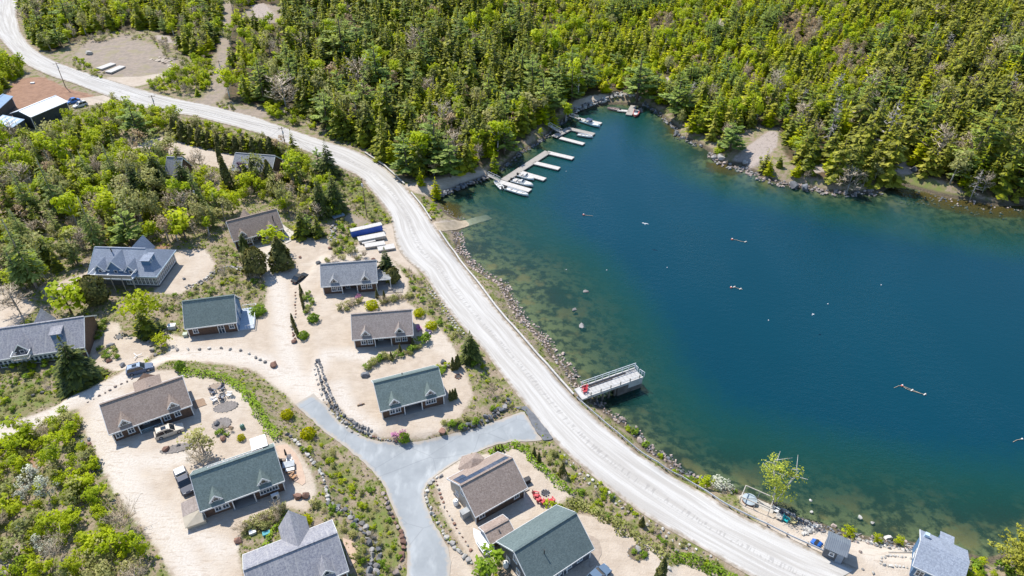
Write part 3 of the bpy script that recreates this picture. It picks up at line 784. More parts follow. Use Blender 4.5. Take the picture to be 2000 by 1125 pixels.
def g_bare(rg, h=1.0, r=.3, n=170, upright=.5):
    """leafless crown: branches and twigs as thin slivers"""
    L = Leaves()
    t = rg.random(40) * .7 + .22
    a = rg.uniform(0, 6.283, 40)
    root = np.stack([np.zeros(40), np.zeros(40), t * h], 1)
    ln = r * (1.15 - .6 * t) * rg.uniform(.6, 1.1, 40)
    tip = root + np.stack([np.cos(a) * ln, np.sin(a) * ln, ln * upright * rg.uniform(.6, 1.8, 40)], 1)
    def sliver(p, q, w):
        d = q - p; s = np.cross(d, rg.normal(0, 1, d.shape)); s /= np.linalg.norm(s, axis=1)[:, None] + 1e-9
        L.quads(np.stack([p - s * w, p + s * w, q + s * w * .3, q - s * w * .3], 1), rg.random(len(p)))
    sliver(root, tip, .011)
    k = rg.integers(0, 40, n); f = rg.uniform(.3, 1, n)[:, None]
    p = root[k] + (tip[k] - root[k]) * f
    q = p + (tip[k] - root[k]) * .3 + rg.normal(0, r * .16, (n, 3)) + np.array([0, 0, r * .12])
    sliver(p, q, .008)
    k2 = rg.integers(0, n, n * 2); f = rg.uniform(.4, 1, n * 2)[:, None]
    p2 = p[k2] + (q[k2] - p[k2]) * f; q2 = p2 + rg.normal(0, r * .11, (n * 2, 3)) + np.array([0, 0, r * .08])
    sliver(p2, q2, .007)
    return L

def trunk_mesh(name, m, h=.5, r=.02, limbs=(), n=6, lean=0.0):
    b = MB(); b.tube((0, 0, -.06), (lean * .4, 0, h * .5), r * 1.25, r * .85, n); b.tube((lean * .4, 0, h * .5), (lean, 0, h), r * .85, r * .35, n)
    for p in limbs:
        z0 = max(h * .35, p[2] - .25); b.tube((lean * z0 / max(h, .01) * .8, 0, z0), p, r * .45, r * .12, 4)
    me = b.mesh(name, True); me.materials.append(m); return me

# kind -> list of (crown mesh, trunk mesh); meshes are one metre tall and scaled per plant
PROTO = {}
def variants(kind, make, trunk, k=4):
    PROTO[kind] = [(make(np.random.default_rng(100 + 17 * i + sum(map(ord, kind)))), trunk) for i in range(k)]

T_CON = trunk_mesh('trunk', M_BARK, .8, .014); T_PINE = trunk_mesh('trunk', M_BARK, .92, .02); T_SNAG = trunk_mesh('trunk', M_BARKG, .98, .013)
T_BARE = trunk_mesh('trunk', M_BARKG, .8, .014); T_LOW = trunk_mesh('trunk', M_BARK, .4, .03)
variants('spruce', lambda g: g_conifer(g, r=.25, tiers=16, per=11, side=2, fat=.72).mesh('crown', M_SPRUCE), T_CON, 5)
variants('fine_spruce', lambda g: g_conifer(g, r=.26, tiers=26, per=13, side=6, fat=.42, ragged=.22).mesh('crown', M_DARK), T_CON, 2)
variants('fir', lambda g: g_conifer(g, r=.27, tiers=14, per=9, side=2, fat=.7, droop=.12, lift=.1).mesh('crown', M_FIR), T_CON, 5)
variants('old_spruce', lambda g: g_conifer(g, r=.21, tiers=17, per=10, side=2, fat=.7, ragged=.4, gap=.12, power=.7).mesh('crown', M_OLD), T_CON, 5)
def g_layered(rg, h=1.0, r=.3, tiers=13, per=7, n=5200, size=.013):
    """conifer of flat sprays: thin boughs carrying many small needle tufts"""
    L = Leaves(); cen, rad = [], []
    for t in np.linspace(.16, .96, tiers):
        k = max(3, int(per * (1 - t) + 3)); a0 = rg.uniform(0, 6.28)
        for q in range(k):
            a = a0 + q * 6.283 / k + rg.normal(0, .25); R_ = r * ((1 - t) ** .65 + .06) * rg.uniform(.6, 1.15); z = h * t + rg.normal(0, .012)
            for f in np.arange(.25, 1.01, .15): cen.append((math.cos(a) * R_ * f, math.sin(a) * R_ * f, z - .02 * f + .05 * f * f)); rad.append(.018 + .03 * (1.05 - abs(f - .6)) * (R_ / r))
    cen = np.array(cen); rad = np.array(rad); leafcloud(rg, cen, rad, n, size, L, .9); return L
variants('fine_old', lambda g: g_layered(g).mesh('crown', M_OLD), T_PINE, 2)
variants('pine', lambda g: g_conifer(g, r=.31, tiers=11, per=8, side=6, fat=.5, base=.16, droop=.0, lift=.22, power=.55, ragged=.35, gap=.12).mesh('crown', M_PINE), T_PINE, 4)
variants('larch', lambda g: g_conifer(g, r=.18, tiers=26, per=8, side=4, fat=.36, base=.18, droop=.1, power=.8, ragged=.45, gap=.1).mesh('crown', M_LARCH), T_SNAG, 4)
def _broad(kind, m, bark, k=4, **kw):
    out = []
    for i in range(k):
        g = np.random.default_rng(500 + 31 * i + sum(map(ord, kind))); L, cen = g_broad(g, **kw)
        out.append((L.mesh('crown', m), trunk_mesh('trunk', bark, .6, .018, [tuple(c) for c in cen[:7]])))
    PROTO[kind] = out
_broad('birch', M_BIRCH, M_BARKW, 5, r=.29, low=.25, nclus=14, n=430, size=.04, clus=.12)
M_BIRCHP = leaf_mat('pale_birch_leaves', ((.38, .45, .075), (.42, .47, .08), (.36, .43, .07)), (.56, .60, .12), .5)
_broad('fine_birch', M_BIRCHP, M_BARKW, 1, r=.36, low=.28, nclus=26, n=1500, size=.015, clus=.10)
def _stems():
    b = MB()
    for sx, sy in ((-.10, .03), (.14, -.02)):
        b.tube((sx * .08, 0, -.05), (sx * .5, sy * .5, .36), .017, .013, 7); b.tube((sx * .5, sy * .5, .36), (sx * 1.1, sy, .66), .013, .009, 6); b.tube((sx * 1.1, sy, .66), (sx * 1.35, sy * 1.5, .82), .009, .004, 5)
        for k in range(7):
            f = .42 + .07 * k; p = Vector((sx * f * 1.55, sy * f * 1.4, f)); a = k * 2.4 + sx * 9; b.tube(p, p + Vector((math.cos(a) * .2, math.sin(a) * .2, .14)), .007, .002, 4)
    me = b.mesh('trunk', True); me.materials.append(M_BARKW); return me
PROTO['fine_birch'] = [(PROTO['fine_birch'][0][0], _stems())]
_broad('maple', M_RED, M_BARKG, 3, r=.34, low=.3, nclus=14, n=330, size=.028, clus=.13)
_broad('olive_tree', M_OLIVE, M_BARKG, 4, r=.33, low=.22, nclus=14, n=430, size=.034, clus=.13)
_broad('alder', M_BIRCH, M_BARK, 5, r=.42, low=.08, nclus=14, n=460, size=.048, clus=.17)
_broad('purple_tree', M_PURP, M_BARK, 1, r=.38, low=.2, nclus=12, n=420, size=.045, clus=.16)
_broad('white_tree', M_WHITE, M_BARKG, 2, r=.4, low=.15, nclus=13, n=420, size=.034, clus=.15)
variants('bare', lambda g: g_bare(g, r=.34).mesh('crown', M_TWIG), T_BARE, 5)
variants('snag', lambda g: g_bare(g, r=.17, n=60, upright=-.1).mesh('crown', M_SNAG), T_SNAG, 4)
variants('cedar_cone', lambda g: g_column(g, r=.25, n=1500, size=.034).mesh('crown', M_CEDAR), T_LOW, 3)
variants('cedar_column', lambda g: g_column(g, r=.12, n=700, size=.03).mesh('crown', M_CEDAR), T_LOW, 3)
variants('cedar_globe', lambda g: g_column(g, r=.40, n=1500, size=.045, shape='ball').mesh('crown', M_CEDAR), T_LOW, 2)
variants('gold_globe', lambda g: g_column(g, r=.62, n=900, size=.075, shape='ball').mesh('crown', M_GOLD), T_LOW, 2)
variants('green_globe', lambda g: g_column(g, r=.58, n=900, size=.07, shape='ball').mesh('crown', M_GREEN), T_LOW, 2)
variants('lime_globe', lambda g: g_column(g, r=.62, n=900, size=.07, shape='ball').mesh('crown', M_FIR), T_LOW, 2)
variants('shrub_green', lambda g: g_shrub(g, r=.62, n=300, size=.085, h=1).mesh('crown', M_GREEN), None, 4)
variants('shrub_olive', lambda g: g_shrub(g, r=.62, n=330, size=.065, h=1).mesh('crown', M_OLIVE), None, 4)
variants('shrub_lime', lambda g: g_shrub(g, r=.62, n=330, size=.08, h=1).mesh('crown', M_BIRCH), None, 4)
variants('shrub_twig', lambda g: g_bare(g, r=.6, n=200, upright=.8).mesh('crown', M_TWIG), None, 3)
variants('shrub_pink', lambda g: g_shrub(g, r=.6, n=330, size=.06, h=1).mesh('crown', M_PINK), None, 1)
variants('shrub_white', lambda g: g_shrub(g, r=.6, n=330, size=.05, h=1).mesh('crown', M_WHITE), None, 2)

KIND = {  # kind -> (object name, category)
    'spruce': ('spruce_tree', 'spruce tree'), 'fine_spruce': ('spruce_tree', 'spruce tree'), 'fir': ('fir_tree', 'fir tree'), 'old_spruce': ('old_spruce_tree', 'spruce tree'),
    'fine_old': ('old_spruce_tree', 'spruce tree'), 'fine_birch': ('birch_tree', 'birch tree'), 'pine': ('pine_tree', 'pine tree'), 'larch': ('larch_tree', 'larch tree'), 'birch': ('birch_tree', 'birch tree'), 'maple': ('maple_tree', 'maple tree'), 'olive_tree': ('leafing_tree', 'tree'),
    'alder': ('alder_bush', 'bush'), 'purple_tree': ('plum_tree', 'plum tree'), 'white_tree': ('blossom_tree', 'tree'), 'bare': ('bare_tree', 'bare tree'), 'snag': ('dead_tree', 'dead tree'),
    'cedar_cone': ('cedar_tree', 'cedar'), 'cedar_column': ('columnar_cedar', 'cedar'), 'cedar_globe': ('round_cedar', 'cedar'), 'gold_globe': ('golden_shrub', 'shrub'), 'green_globe': ('round_shrub', 'shrub'),
    'lime_globe': ('lime_shrub', 'shrub'), 'shrub_green': ('green_shrub', 'shrub'), 'shrub_olive': ('olive_shrub', 'shrub'), 'shrub_lime': ('lime_bush', 'bush'), 'shrub_twig': ('twiggy_shrub', 'shrub'),
    'shrub_pink': ('pink_shrub', 'shrub'), 'shrub_white': ('white_shrub', 'shrub')}
_pk = {}
def plant(kind, p, h, label, group=None, wide=1.0, lean=0.0):
    """one plant: an Empty at its foot with crown and trunk, first of a kind built, the rest copied"""
    i = random.randrange(len(PROTO[kind])); key = (kind, i)
    nm, cat = KIND[kind]
    rz = random.uniform(0, 6.28); sc = (h * wide, h * wide, h)
    if key not in _pk:
        o = thing(nm, label, cat, p, rz, group); cm, tm = PROTO[kind][i]
        part('crown', cm, None, o)
        if tm: part('trunk', tm, None, o)
        _pk[key] = o; o.scale = sc
    else:
        o = copy_tree(_pk[key], p, rz, sc, label)
        if 'group' in o: del o['group']
        if group: o['group'] = group
    if lean: o.rotation_euler = (random.uniform(-lean, lean), random.uniform(-lean, lean), rz)
    return o

# light versions for the far, uncountable rest of a wood
def far_set(kind):
    out = []
    for i in range(4):
        g = np.random.default_rng(900 + i + sum(map(ord, kind)))
        if kind == 'spruce': L = g_conifer(g, r=.26, tiers=12, per=9, side=0, fat=.8)
        elif kind == 'fir': L = g_conifer(g, r=.30, tiers=10, per=8, side=0, fat=.75, droop=.12, lift=.1)
        elif kind == 'old_spruce': L = g_conifer(g, r=.215, tiers=12, per=8, side=0, fat=.75, ragged=.4, gap=.12, power=.7)
        elif kind == 'pine': L = g_conifer(g, r=.3, tiers=8, per=7, side=2, fat=.5, base=.2, droop=0, lift=.2, power=.55, ragged=.35)
        elif kind == 'birch': L = g_broad(g, r=.3, low=.15, nclus=12, n=110, size=.07, clus=.15)[0]
        elif kind == 'olive_tree': L = g_broad(g, r=.33, low=.15, nclus=12, n=110, size=.06, clus=.15)[0]
        elif kind == 'alder': L = g_broad(g, r=.42, low=.05, nclus=12, n=200, size=.07, clus=.17)[0]
        elif kind == 'bare': L = g_bare(g, r=.34, n=40)
        elif kind == 'snag': L = g_bare(g, r=.17, n=25, upright=-.1)
        elif kind in ('shrub_green', 'shrub_lime', 'shrub_olive'): L = g_shrub(g, r=.65, n=60, size=.15, h=1)
        elif kind == 'tuft': L = g_shrub(g, r=.7, n=16, size=.2, h=.8, nclus=5)
        else: L = g_shrub(g, n=60)
        out.append(L.arrays())
    return out

def mass(name, kind, m, P, hs, wide=1.0, label=None, cat=None):
    """many plants joined into one object that nobody could count"""
    if len(P) == 0: return None
    ps = far_set(kind); V, F, A, Rn, NN = [], [], [], [], []; off = 0
    for p, h in zip(P, hs):
        v, f, a, nr = ps[rng.integers(0, len(ps))]; an = rng.uniform(0, 6.28); c, s = math.cos(an), math.sin(an)
        q = np.empty_like(v); w = h * wide * rng.uniform(.85, 1.15)
        q[:, 0] = (v[:, 0] * c - v[:, 1] * s) * w + p[0]; q[:, 1] = (v[:, 0] * s + v[:, 1] * c) * w + p[1]; q[:, 2] = v[:, 2] * h + p[2]
        q2 = np.empty_like(nr); q2[:, 0] = nr[:, 0] * c - nr[:, 1] * s; q2[:, 1] = nr[:, 0] * s + nr[:, 1] * c; q2[:, 2] = nr[:, 2]; NN.append(q2)
        V.append(q); F.append(f + off); A.append(a); Rn.append(np.full(len(v), rng.random())); off += len(v)
    me = np_mesh(name, np.concatenate(V), np.concatenate(F), {'var': np.concatenate(A), 'rnd': np.concatenate(Rn)}); set_normals(me, np.concatenate(NN))
    me.materials.append(m); o = bpy.data.objects.new(name, me); COL.objects.link(o)
    return tag(o, label, cat, None, 'stuff')
MAT_OF = {'spruce': M_SPRUCE, 'fir': M_FIR, 'old_spruce': M_OLD, 'pine': M_PINE, 'birch': M_BIRCH, 'olive_tree': M_OLIVE, 'alder': M_BIRCH, 'bare': M_TWIG, 'snag': M_SNAG,
          'shrub_green': M_GREEN, 'shrub_lime': M_BIRCH, 'shrub_olive': M_OLIVE}
# ------------------------------------------------------------------ houses
def shingle(name, c1, c2, c3, scale=1.0, old=False):
    t = NT(name); P = t.coord('Object')
    br = t.n('TexBrick'); t.t.links.new(t.mapping(P, (1, 1, 1), (0, 0, 0)), br.inputs['Vector'])
    n1 = t.noise(P, 3.4, 3, .65); n2 = t.noise(P, .5, 4, .6); n3 = t.noise(P, 7, 2, .6)
    c = t.mix(t.ss(n1, .36, .64), c1, c2)
    c = t.mix(t.math('MULTIPLY', t.ss(n3, .5, .72), .65), c, c3)
    c = t.mix(t.math('MULTIPLY', t.ss(n2, .42, .72), .6), c, tuple(x * .75 for x in c1))
    if old:
        st = t.noise(t.mapping(P, (3.0, .25, .25)), 1.2, 4, .6)
        c = t.mix(t.math('MULTIPLY', t.ss(st, .5, .7), .5), c, c3)
    z = t.n('SeparateXYZ'); t.t.links.new(P, z.inputs[0])
    row = t.math('FRACT', t.math('MULTIPLY', z.outputs[2], 6.2))
    c = t.mix(t.math('MULTIPLY', t.ss(row, .22, .02), .35), c, tuple(x * .5 for x in c1))
    t.base(c, .95, 0, .15); t.bump(t.math('ADD', n1, t.math('MULTIPLY', row, .6)), .5, .04)
    return t.m
ROOF_BROWN = shingle('brown_shingles', (0.39, 0.305, 0.254), (0.273, 0.208, 0.169), (0.52, 0.429, 0.37))
ROOF_BROWN2 = shingle('dark_brown_shingles', (0.338, 0.267, 0.221), (0.227, 0.176, 0.143), (0.455, 0.377, 0.325))
ROOF_TAN = shingle('grey_brown_shingles', (0.377, 0.319, 0.286), (0.273, 0.227, 0.202), (0.481, 0.416, 0.377))
ROOF_GREEN = shingle('green_shingles', (.20, .25, .235), (.14, .18, .17), (.29, .335, .315))
ROOF_GREEN2 = shingle('dark_green_shingles', (.16, .205, .20), (.115, .15, .148), (.225, .265, .255))
ROOF_GREY = shingle('grey_shingles', (0.351, 0.358, 0.37), (0.234, 0.24, 0.26), (0.468, 0.468, 0.461))
ROOF_OLD = shingle('weathered_grey_shingles', (0.364, 0.358, 0.377), (0.221, 0.221, 0.26), (0.507, 0.488, 0.468), 1, True)
ROOF_BLUE = shingle('blue_grey_shingles', (0.325, 0.364, 0.429), (0.234, 0.26, 0.319), (0.442, 0.481, 0.533))
SHAKE = plain('cedar_shakes', (.155, .092, .062), (.09, .056, .04), 3.0, .85, .4, stretch=(1, 1, 3))
SHAKE2 = plain('dark_cedar_shakes', (.13, .085, .062), (.075, .05, .04), 3.0, .85, .4, stretch=(1, 1, 3))
TANWALL = plain('pale_tan_shakes', (.50, .44, .37), (.40, .35, .29), 3.0, .85, .3, stretch=(1, 1, 3))
BLUEW = plain('blue_siding', (.10, .20, .34), (.08, .16, .28), 1.0, .7)
GREYW = plain('grey_siding', (.13, .135, .15), (.09, .095, .105), 1.0, .75)
CREAM = plain('cream_panel', (.58, .50, .38), (.50, .43, .32), 1.0, .7)
WHITE = plain('white_paint', (.80, .80, .79), (.70, .70, .69), 1.5, .5)
DARKG = plain('window_glass', (.045, .065, .09), (.03, .045, .065), .6, .08, spec=.8)
DECK = plain('grey_deck_boards', (.40, .37, .33), (.30, .275, .25), 2, .85, .2, stretch=(.3, 4, 1))
WOOD = plain('brown_wood', (.30, .20, .125), (.2, .13, .08), 3, .8, .2)
PALEW = plain('pale_weathered_wood', (.52, .47, .40), (.40, .36, .31), 3, .8, .2)
STEEL = plain('galvanised_steel', (.60, .61, .62), (.48, .49, .50), 2, .5)
BLACK = plain('black_metal', (.022, .022, .025), (.03, .03, .033), 2, .5)
ROOF_METAL = plain('blue_grey_metal_roof', (.26, .29, .32), (.21, .235, .265), .8, .45, 0, .25)
WMETAL = plain('white_metal_roof', (.82, .83, .84), (.76, .77, .78), .6, .4)
BMETAL = plain('blue_metal_roof', (.30, .42, .56), (.25, .36, .5), .6, .4)
DKWALL = plain('dark_green_siding', (.045, .06, .062), (.03, .042, .045), 1.0, .7)
SOLAR = plain('solar_cells', (.07, .10, .16), (.05, .075, .13), .8, .15, spec=.8)

_win = {}
def window_meshes(w, h):
    k = (round(w, 2), round(h, 2))
    if k not in _win:
        f = MB(); b = .13
        f.box(-w / 2, -w / 2 + b, -.06, .04, 0, h); f.box(w / 2 - b, w / 2, -.06, .04, 0, h)
        f.box(-w / 2 + b, w / 2 - b, -.055, .04, h - b, h); f.box(-w / 2 - .05, w / 2 + .05, -.1, .04, -.08, b * .6)
        if w > .75: f.box(-.04, .04, -.045, .03, b * .6, h - b)
        f.box(-w / 2 + b, w / 2 - b, -.035, .03, h * .52, h * .52 + .07)
        p = MB().box(-w / 2 + .05, w / 2 - .05, -.015, .025, .03, h - .05)
        fm = f.mesh('window'); fm.materials.append(WHITE); pm = p.mesh('pane'); pm.materials.append(DARKG)
        _win[k] = (fm, pm)
    return _win[k]
FACE = {'front': 0.0, 'right': R(90), 'back': R(180), 'left': R(-90)}
def window(parent, x, y, z, w, h, face='front', name='window'):
    fm, pm = window_meshes(w, h)
    o = part(name, fm, None, parent, (x, y, z), (0, 0, FACE[face])); part('pane', pm, None, o); return o

class House: pass

def frame_from(el, er, e, z=None):
    """corner, direction, length and ground height of a front eave seen at two photo pixels"""
    zz = 4.0
    for _ in range(5):
        a = plane(el[0], el[1], zz + e); b = plane(er[0], er[1], zz + e)
        m = ((a[0] + b[0]) / 2, (a[1] + b[1]) / 2)
        d = (b[0] - a[0], b[1] - a[1]); L = math.hypot(*d); d = (d[0] / L, d[1] / L)
        c = (m[0] - d[1] * 3, m[1] + d[0] * 3)
        zz = float(H(c[0], c[1])) if z is None else z
    return a, d, L, zz

def roof_rise(a, d, zz, e, w, L, rl, rr):
    """rise of the ridge that best meets the two seen ridge ends"""
    best = (1e9, 0)
    for r in np.arange(1.2, 5.6, .1):
        s = 0
        for t, q in ((0, rl), (L, rr)):
            P = (a[0] + d[0] * t - d[1] * w, a[1] + d[1] * t + d[0] * w, zz + e + r)
            u, v = project(P); s += (u - q[0]) ** 2 + (v - q[1]) ** 2
        best = min(best, (s, r))
    return best[1]

def house(label, el, er, rl, rr, roof, wall=None, e=2.6, w=4.2, rise=None, porch=(.36, .63), wins=(), dormers=(), cat='house', name='cottage', gable_l=None, gable_r=None, trim=True, over=.5, posts=True, deck=True, sidewins=(), lwall=None, dsize=1.0):
    wall = wall or SHAKE
    a, d, L, zz = frame_from(el, er, e)
    r = rise or roof_rise(a, d, zz, e, w, L, rl, rr)
    hs = House(); hs.L, hs.w, hs.r, hs.e = L, w, r, e
    rz = math.atan2(d[1], d[0]); o = thing(name, label, cat, (a[0], a[1], zz), rz); hs.o = o
    n = (-d[1], d[0]); FOOT.append((a[0] + d[0] * L / 2 + n[0] * w, a[1] + d[1] * L / 2 + n[1] * w, d[0], d[1], L / 2, w))
    zs = lambda y: e + r * (1 - abs(y - w) / w)
    hs.zs = zs
    y0, y1 = over, 2 * w - over; g = .32
    def profile(yf): return [(yf, -1.3), (y1, -1.3), (y1, zs(y1) - .16), (w, zs(w) - .16), (yf, zs(yf) - .16)]
    b = MB()
    if porch:
        xa, xb = porch[0] * L, porch[1] * L
        b.prism(profile(y0), g, xa); b.prism(profile(y0 + 1.7), xa, xb); b.prism(profile(y0), xb, L - g)
        yd = y0 + 1.7
    else: b.prism(profile(y0), g, L - g)
    part('wall', b, wall, o)
    if lwall: part('gable_siding', MB().prism([(y0 + .03, -1.0), (y1 - .03, -1.0), (y1 - .03, zs(y1) - .2), (w, zs(w) - .22), (y0 + .03, zs(y0) - .2)], g - .03, g + .02), lwall, o)
    rf = MB(); t = .16
    rf.slab([(0, 0, e), (L, 0, e), (L, w, e + r), (0, w, e + r)], t); rf.slab([(L, 2 * w, e), (0, 2 * w, e), (0, w, e + r), (L, w, e + r)], t)
    ro = part('roof', rf, roof, o); hs.roof = ro
    part('ridge_cap', MB().bar((-.02, w, e + r + .03), (L + .02, w, e + r + .03), .34, .1), roof, ro)
    if trim:
        tb = MB(); tb.box(-.02, L + .02, -.06, -.002, e - .24, e + .02); tb.box(-.02, L + .02, 2 * w + .002, 2 * w + .06, e - .24, e + .02)
        for x in (-.05, L + .05):
            tb.bar((x, -.02, e - .08), (x, w, e + r - .08), .07, .24); tb.bar((x, 2 * w + .02, e - .08), (x, w, e + r - .08), .07, .24)
        part('trim_board', tb, WHITE, o)
    if porch:
        if deck: part('porch_deck', MB().box(porch[0] * L - .3, porch[1] * L + .3, -.1, yd + .05, -.9, .12), DECK, o)
        if posts:
            pm = MB().box(-.08, .08, -.08, .08, -.6, e - .16).mesh('post')
            for x in (porch[0] * L, porch[1] * L): part('post', pm, WHITE, o, (x, .2, 0))
        xm = porch[0] * L + (porch[1] - porch[0]) * L * .72
        window(o, porch[0] * L + (porch[1] - porch[0]) * L * .3, yd - .02, .15, 1.0, 2.05, name='door')
        window(o, xm, yd - .02, .9, 1.3, 1.2)
    pm = MB().box(-.08, .08, -.08, .08, -.8, e - .16).mesh('post')
    part('post', pm, WHITE, o, (g - .02, y0 - .03, 0)); part('post', pm, WHITE, o, (L - g + .02, y0 - .03, 0))
    for x in wins: window(o, x * L, y0 - .02, .85, 1.05, 1.35)
    for x, z, fc, ww, hh in sidewins:
        window(o, (g - .04 if fc == 'left' else L - g + .04), x * 2 * w, z, ww, hh, fc)
    for x in dormers: dormer(hs, x * L, roof, wall, dsize)
    return hs

def dormer(hs, x, roof, wall, k=1.0):
    w, r, e = hs.w, hs.r, hs.e; yd = .55; hw = .95 * k; z0 = hs.zs(yd) - .1
    ze = z0 + .55 * k; zr = ze + 1.1 * k
    zr = min(zr, e + r - .15)
    inv = lambda z: (z - e) / r * w
    b = MB()
    prof = [(x - hw + .15, z0 - .2), (x + hw - .15, z0 - .2), (x + hw - .15, ze), (x, zr - .15), (x - hw + .15, ze)]
    yb = inv(zr) - .3
    P = [(px, yd, pz) for px, pz in prof] + [(px, yb, pz) for px, pz in prof]; n = 5
    b.add(P, [(0, 1, 2, 3, 4), (9, 8, 7, 6, 5)] + [(i, 5 + i, 5 + (i + 1) % 5, (i + 1) % 5) for i in range(5)])
    o = part('dormer', b, wall, hs.o)
    rf = MB(); yf = yd - .32
    zl = ze - .12
    for s in (-1, 1):
        rf.slab([(x + s * hw, yf, zl), (x, yf, zr), (x, inv(zr), zr), (x + s * hw, max(inv(zl), yf + .2), zl)], .09)
    part('dormer_roof', rf, roof, o)
    tb = MB()
    for s in (-1, 1):
        tb.bar((x + s * (hw + .02), yf - .04, zl - .03), (x, yf - .04, zr - .03), .07, .2)
        tb.bar((x + s * (hw - .1), yf - .02, zl + .02), (x + s * hw * .55, yf - .02, zl + .02), .07, .2)
    part('barge_board', tb, WHITE, o)
    f = MB(); f.box(x - .42, x + .42, yd - .06, yd - .01, z0 + .12, z0 + .22); f.box(x - .42, x - .32, yd - .06, yd - .01, z0 + .22, z0 + .85)
    f.box(x + .32, x + .42, yd - .06, yd - .01, z0 + .22, z0 + .85); f.box(x - .42, x + .42, yd - .06, yd - .01, z0 + .85, z0 + .95)
    part('dormer_frame', f, WHITE, o)
    part('dormer_pane', MB().box(x - .33, x + .33, yd - .03, yd - .005, z0 + .22, z0 + .85), DARKG, o)

def wing(hs, x, half, y0, y1, rise, e=None, hip=False, roof=None, wall=None):
    """a gabled back wing whose ridge runs out along +y"""
    e = hs.e if e is None else e; b = MB()
    prof = [(x - half + .2, -1.2), (x + half - .2, -1.2), (x + half - .2, e - .1), (x, e + rise - .15), (x - half + .2, e - .1)]
    P = [(px, y0, pz) for px, pz in prof] + [(px, y1 - .35, pz) for px, pz in prof]
    b.add(P, [(0, 1, 2, 3, 4), (9, 8, 7, 6, 5)] + [(i, 5 + i, 5 + (i + 1) % 5, (i + 1) % 5) for i in range(5)])
    part('wing_wall', b, wall or SHAKE, hs.o)
    rf = MB(); yi = hs.w + (hs.r - rise) / hs.r * hs.w if rise < hs.r else hs.w
    yt = y1 - (half * .9 if hip else 0)
    for s in (-1, 1):
        rf.slab([(x + s * half, 2 * hs.w - .1, e), (x + s * half, y1, e), (x, yt, e + rise), (x, min(yi, y1 - .5), e + rise)], .14)
    if hip: rf.slab([(x - half, y1, e), (x + half, y1, e), (x, yt, e + rise)], .14)
    part('wing_roof', rf, roof, hs.o)

def pipe(hs, x, y, h=.8, r=.09):
    part('vent_pipe', MB().lathe([(r, 0), (r, h), (r * 1.5, h), (r * 1.5, h + .1)], 8), BLACK, hs.o, (x, y, hs.zs(y) - .1))

HB = house('grey-roofed cottage with two dormers and a white pergola at its gable', (627, 560.5), (737, 552), (625.75, 516), (735.75, 508), ROOF_GREY, wins=(.21, .31, .74, .85), dormers=(.235, .79))
HC = house('brown-roofed cottage with two dormers between the drive and the gravel road', (688, 664.5), (807, 654.5), (685, 614.5), (803, 604), ROOF_TAN, wins=(.17, .28, .74, .85), dormers=(.225, .78))
HD = house('green-roofed cottage with two dormers just above the paved driveway', (743, 804), (870, 770.8), (728, 747.5), (854.5, 717), ROOF_GREEN, wins=(.18, .265, .735, .815), dormers=(.225, .775))
HA = house('long brown-roofed house with two dormers and the beige car in front', (213, 849), (375, 791), (197.5, 788), (354, 737), ROOF_BROWN, w=4.4, porch=(.33, .60), wins=(.09, .235, .67, .80), dormers=(.2, .785))
HE = house('long green-roofed house with two dormers and the dark pickup at its gable', (391, 999.5), (555.6, 939), (371, 929.5), (532.6, 872.6), ROOF_GREEN, w=4.3, porch=(.36, .62), wins=(.19, .275, .725, .80, .87), dormers=(.20, .765))
H6 = house('green-roofed cottage with a blue gable and white deck', (360.75, 643), (462.5, 629.5), (356, 588), (457, 577), ROOF_GREEN, w=4.2, porch=None, wins=(.17, .87), dormers=())
HG = house('brown-roofed house with a row of solar panels along the ridge', (928.6, 1010.4), (1030, 953), (897.8, 949.5), (1000, 893), ROOF_BROWN, SHAKE2, w=4.4, rise=3.0, porch=None, wins=(.15, .82), dormers=(), lwall=TANWALL, sidewins=((.32, .9, 'left', .9, 1.1), (.5, 3.1, 'left', .9, 1.1), (.7, .9, 'left', .9, 1.1)))
HI = house('dark green roofed house at the bottom edge with white-framed gable windows', (1040, 1152), (1160.4, 1072), (1008.8, 1074.8), (1125.3, 999), ROOF_GREEN2, GREYW, w=4.6, rise=3.4, porch=None, wins=(.45, .62, .8), dormers=(), sidewins=((.42, .8, 'left', 1.0, 1.3), (.5, 3.2, 'left', 1.0, 1.3), (.7, .8, 'left', .9, 1.1)))
HF = house('weathered grey-roofed house at the bottom edge with a pointed back wing', (497, 1193), (681, 1115), (468, 1119), (650, 1038.5), ROOF_OLD, w=4.6, porch=(.36, .62), wins=(.19, .28, .72, .84), dormers=(.2, .78))
H3 = house('brown-roofed house among the trees with a curved pale terrace', (456, 472), (554, 446), (442, 430), (544, 409), ROOF_BROWN2, w=4.2, porch=(.35, .62), wins=(.12, .3, .68, .82), dormers=(.2, .77))
H5 = house('long grey house at the left edge with a row of porch windows', (-60, 712), (165, 678), (-70, 645), (181, 623), ROOF_OLD, w=5.2, porch=None, wins=(), dormers=(), dsize=1.2)
H2 = house('half-hidden grey roof behind the dark cedars below the upper road', (452, 332), (530, 338), (466, 297), (540, 303), ROOF_GREY, w=4.2, porch=None, wins=(.3, .7), dormers=())
H2b = house('small grey roof almost hidden between the trio of spruces', (322, 345), (352, 347), (328, 305), (358, 307), ROOF_GREY, w=3.6, porch=None, wins=(.5,), dormers=())

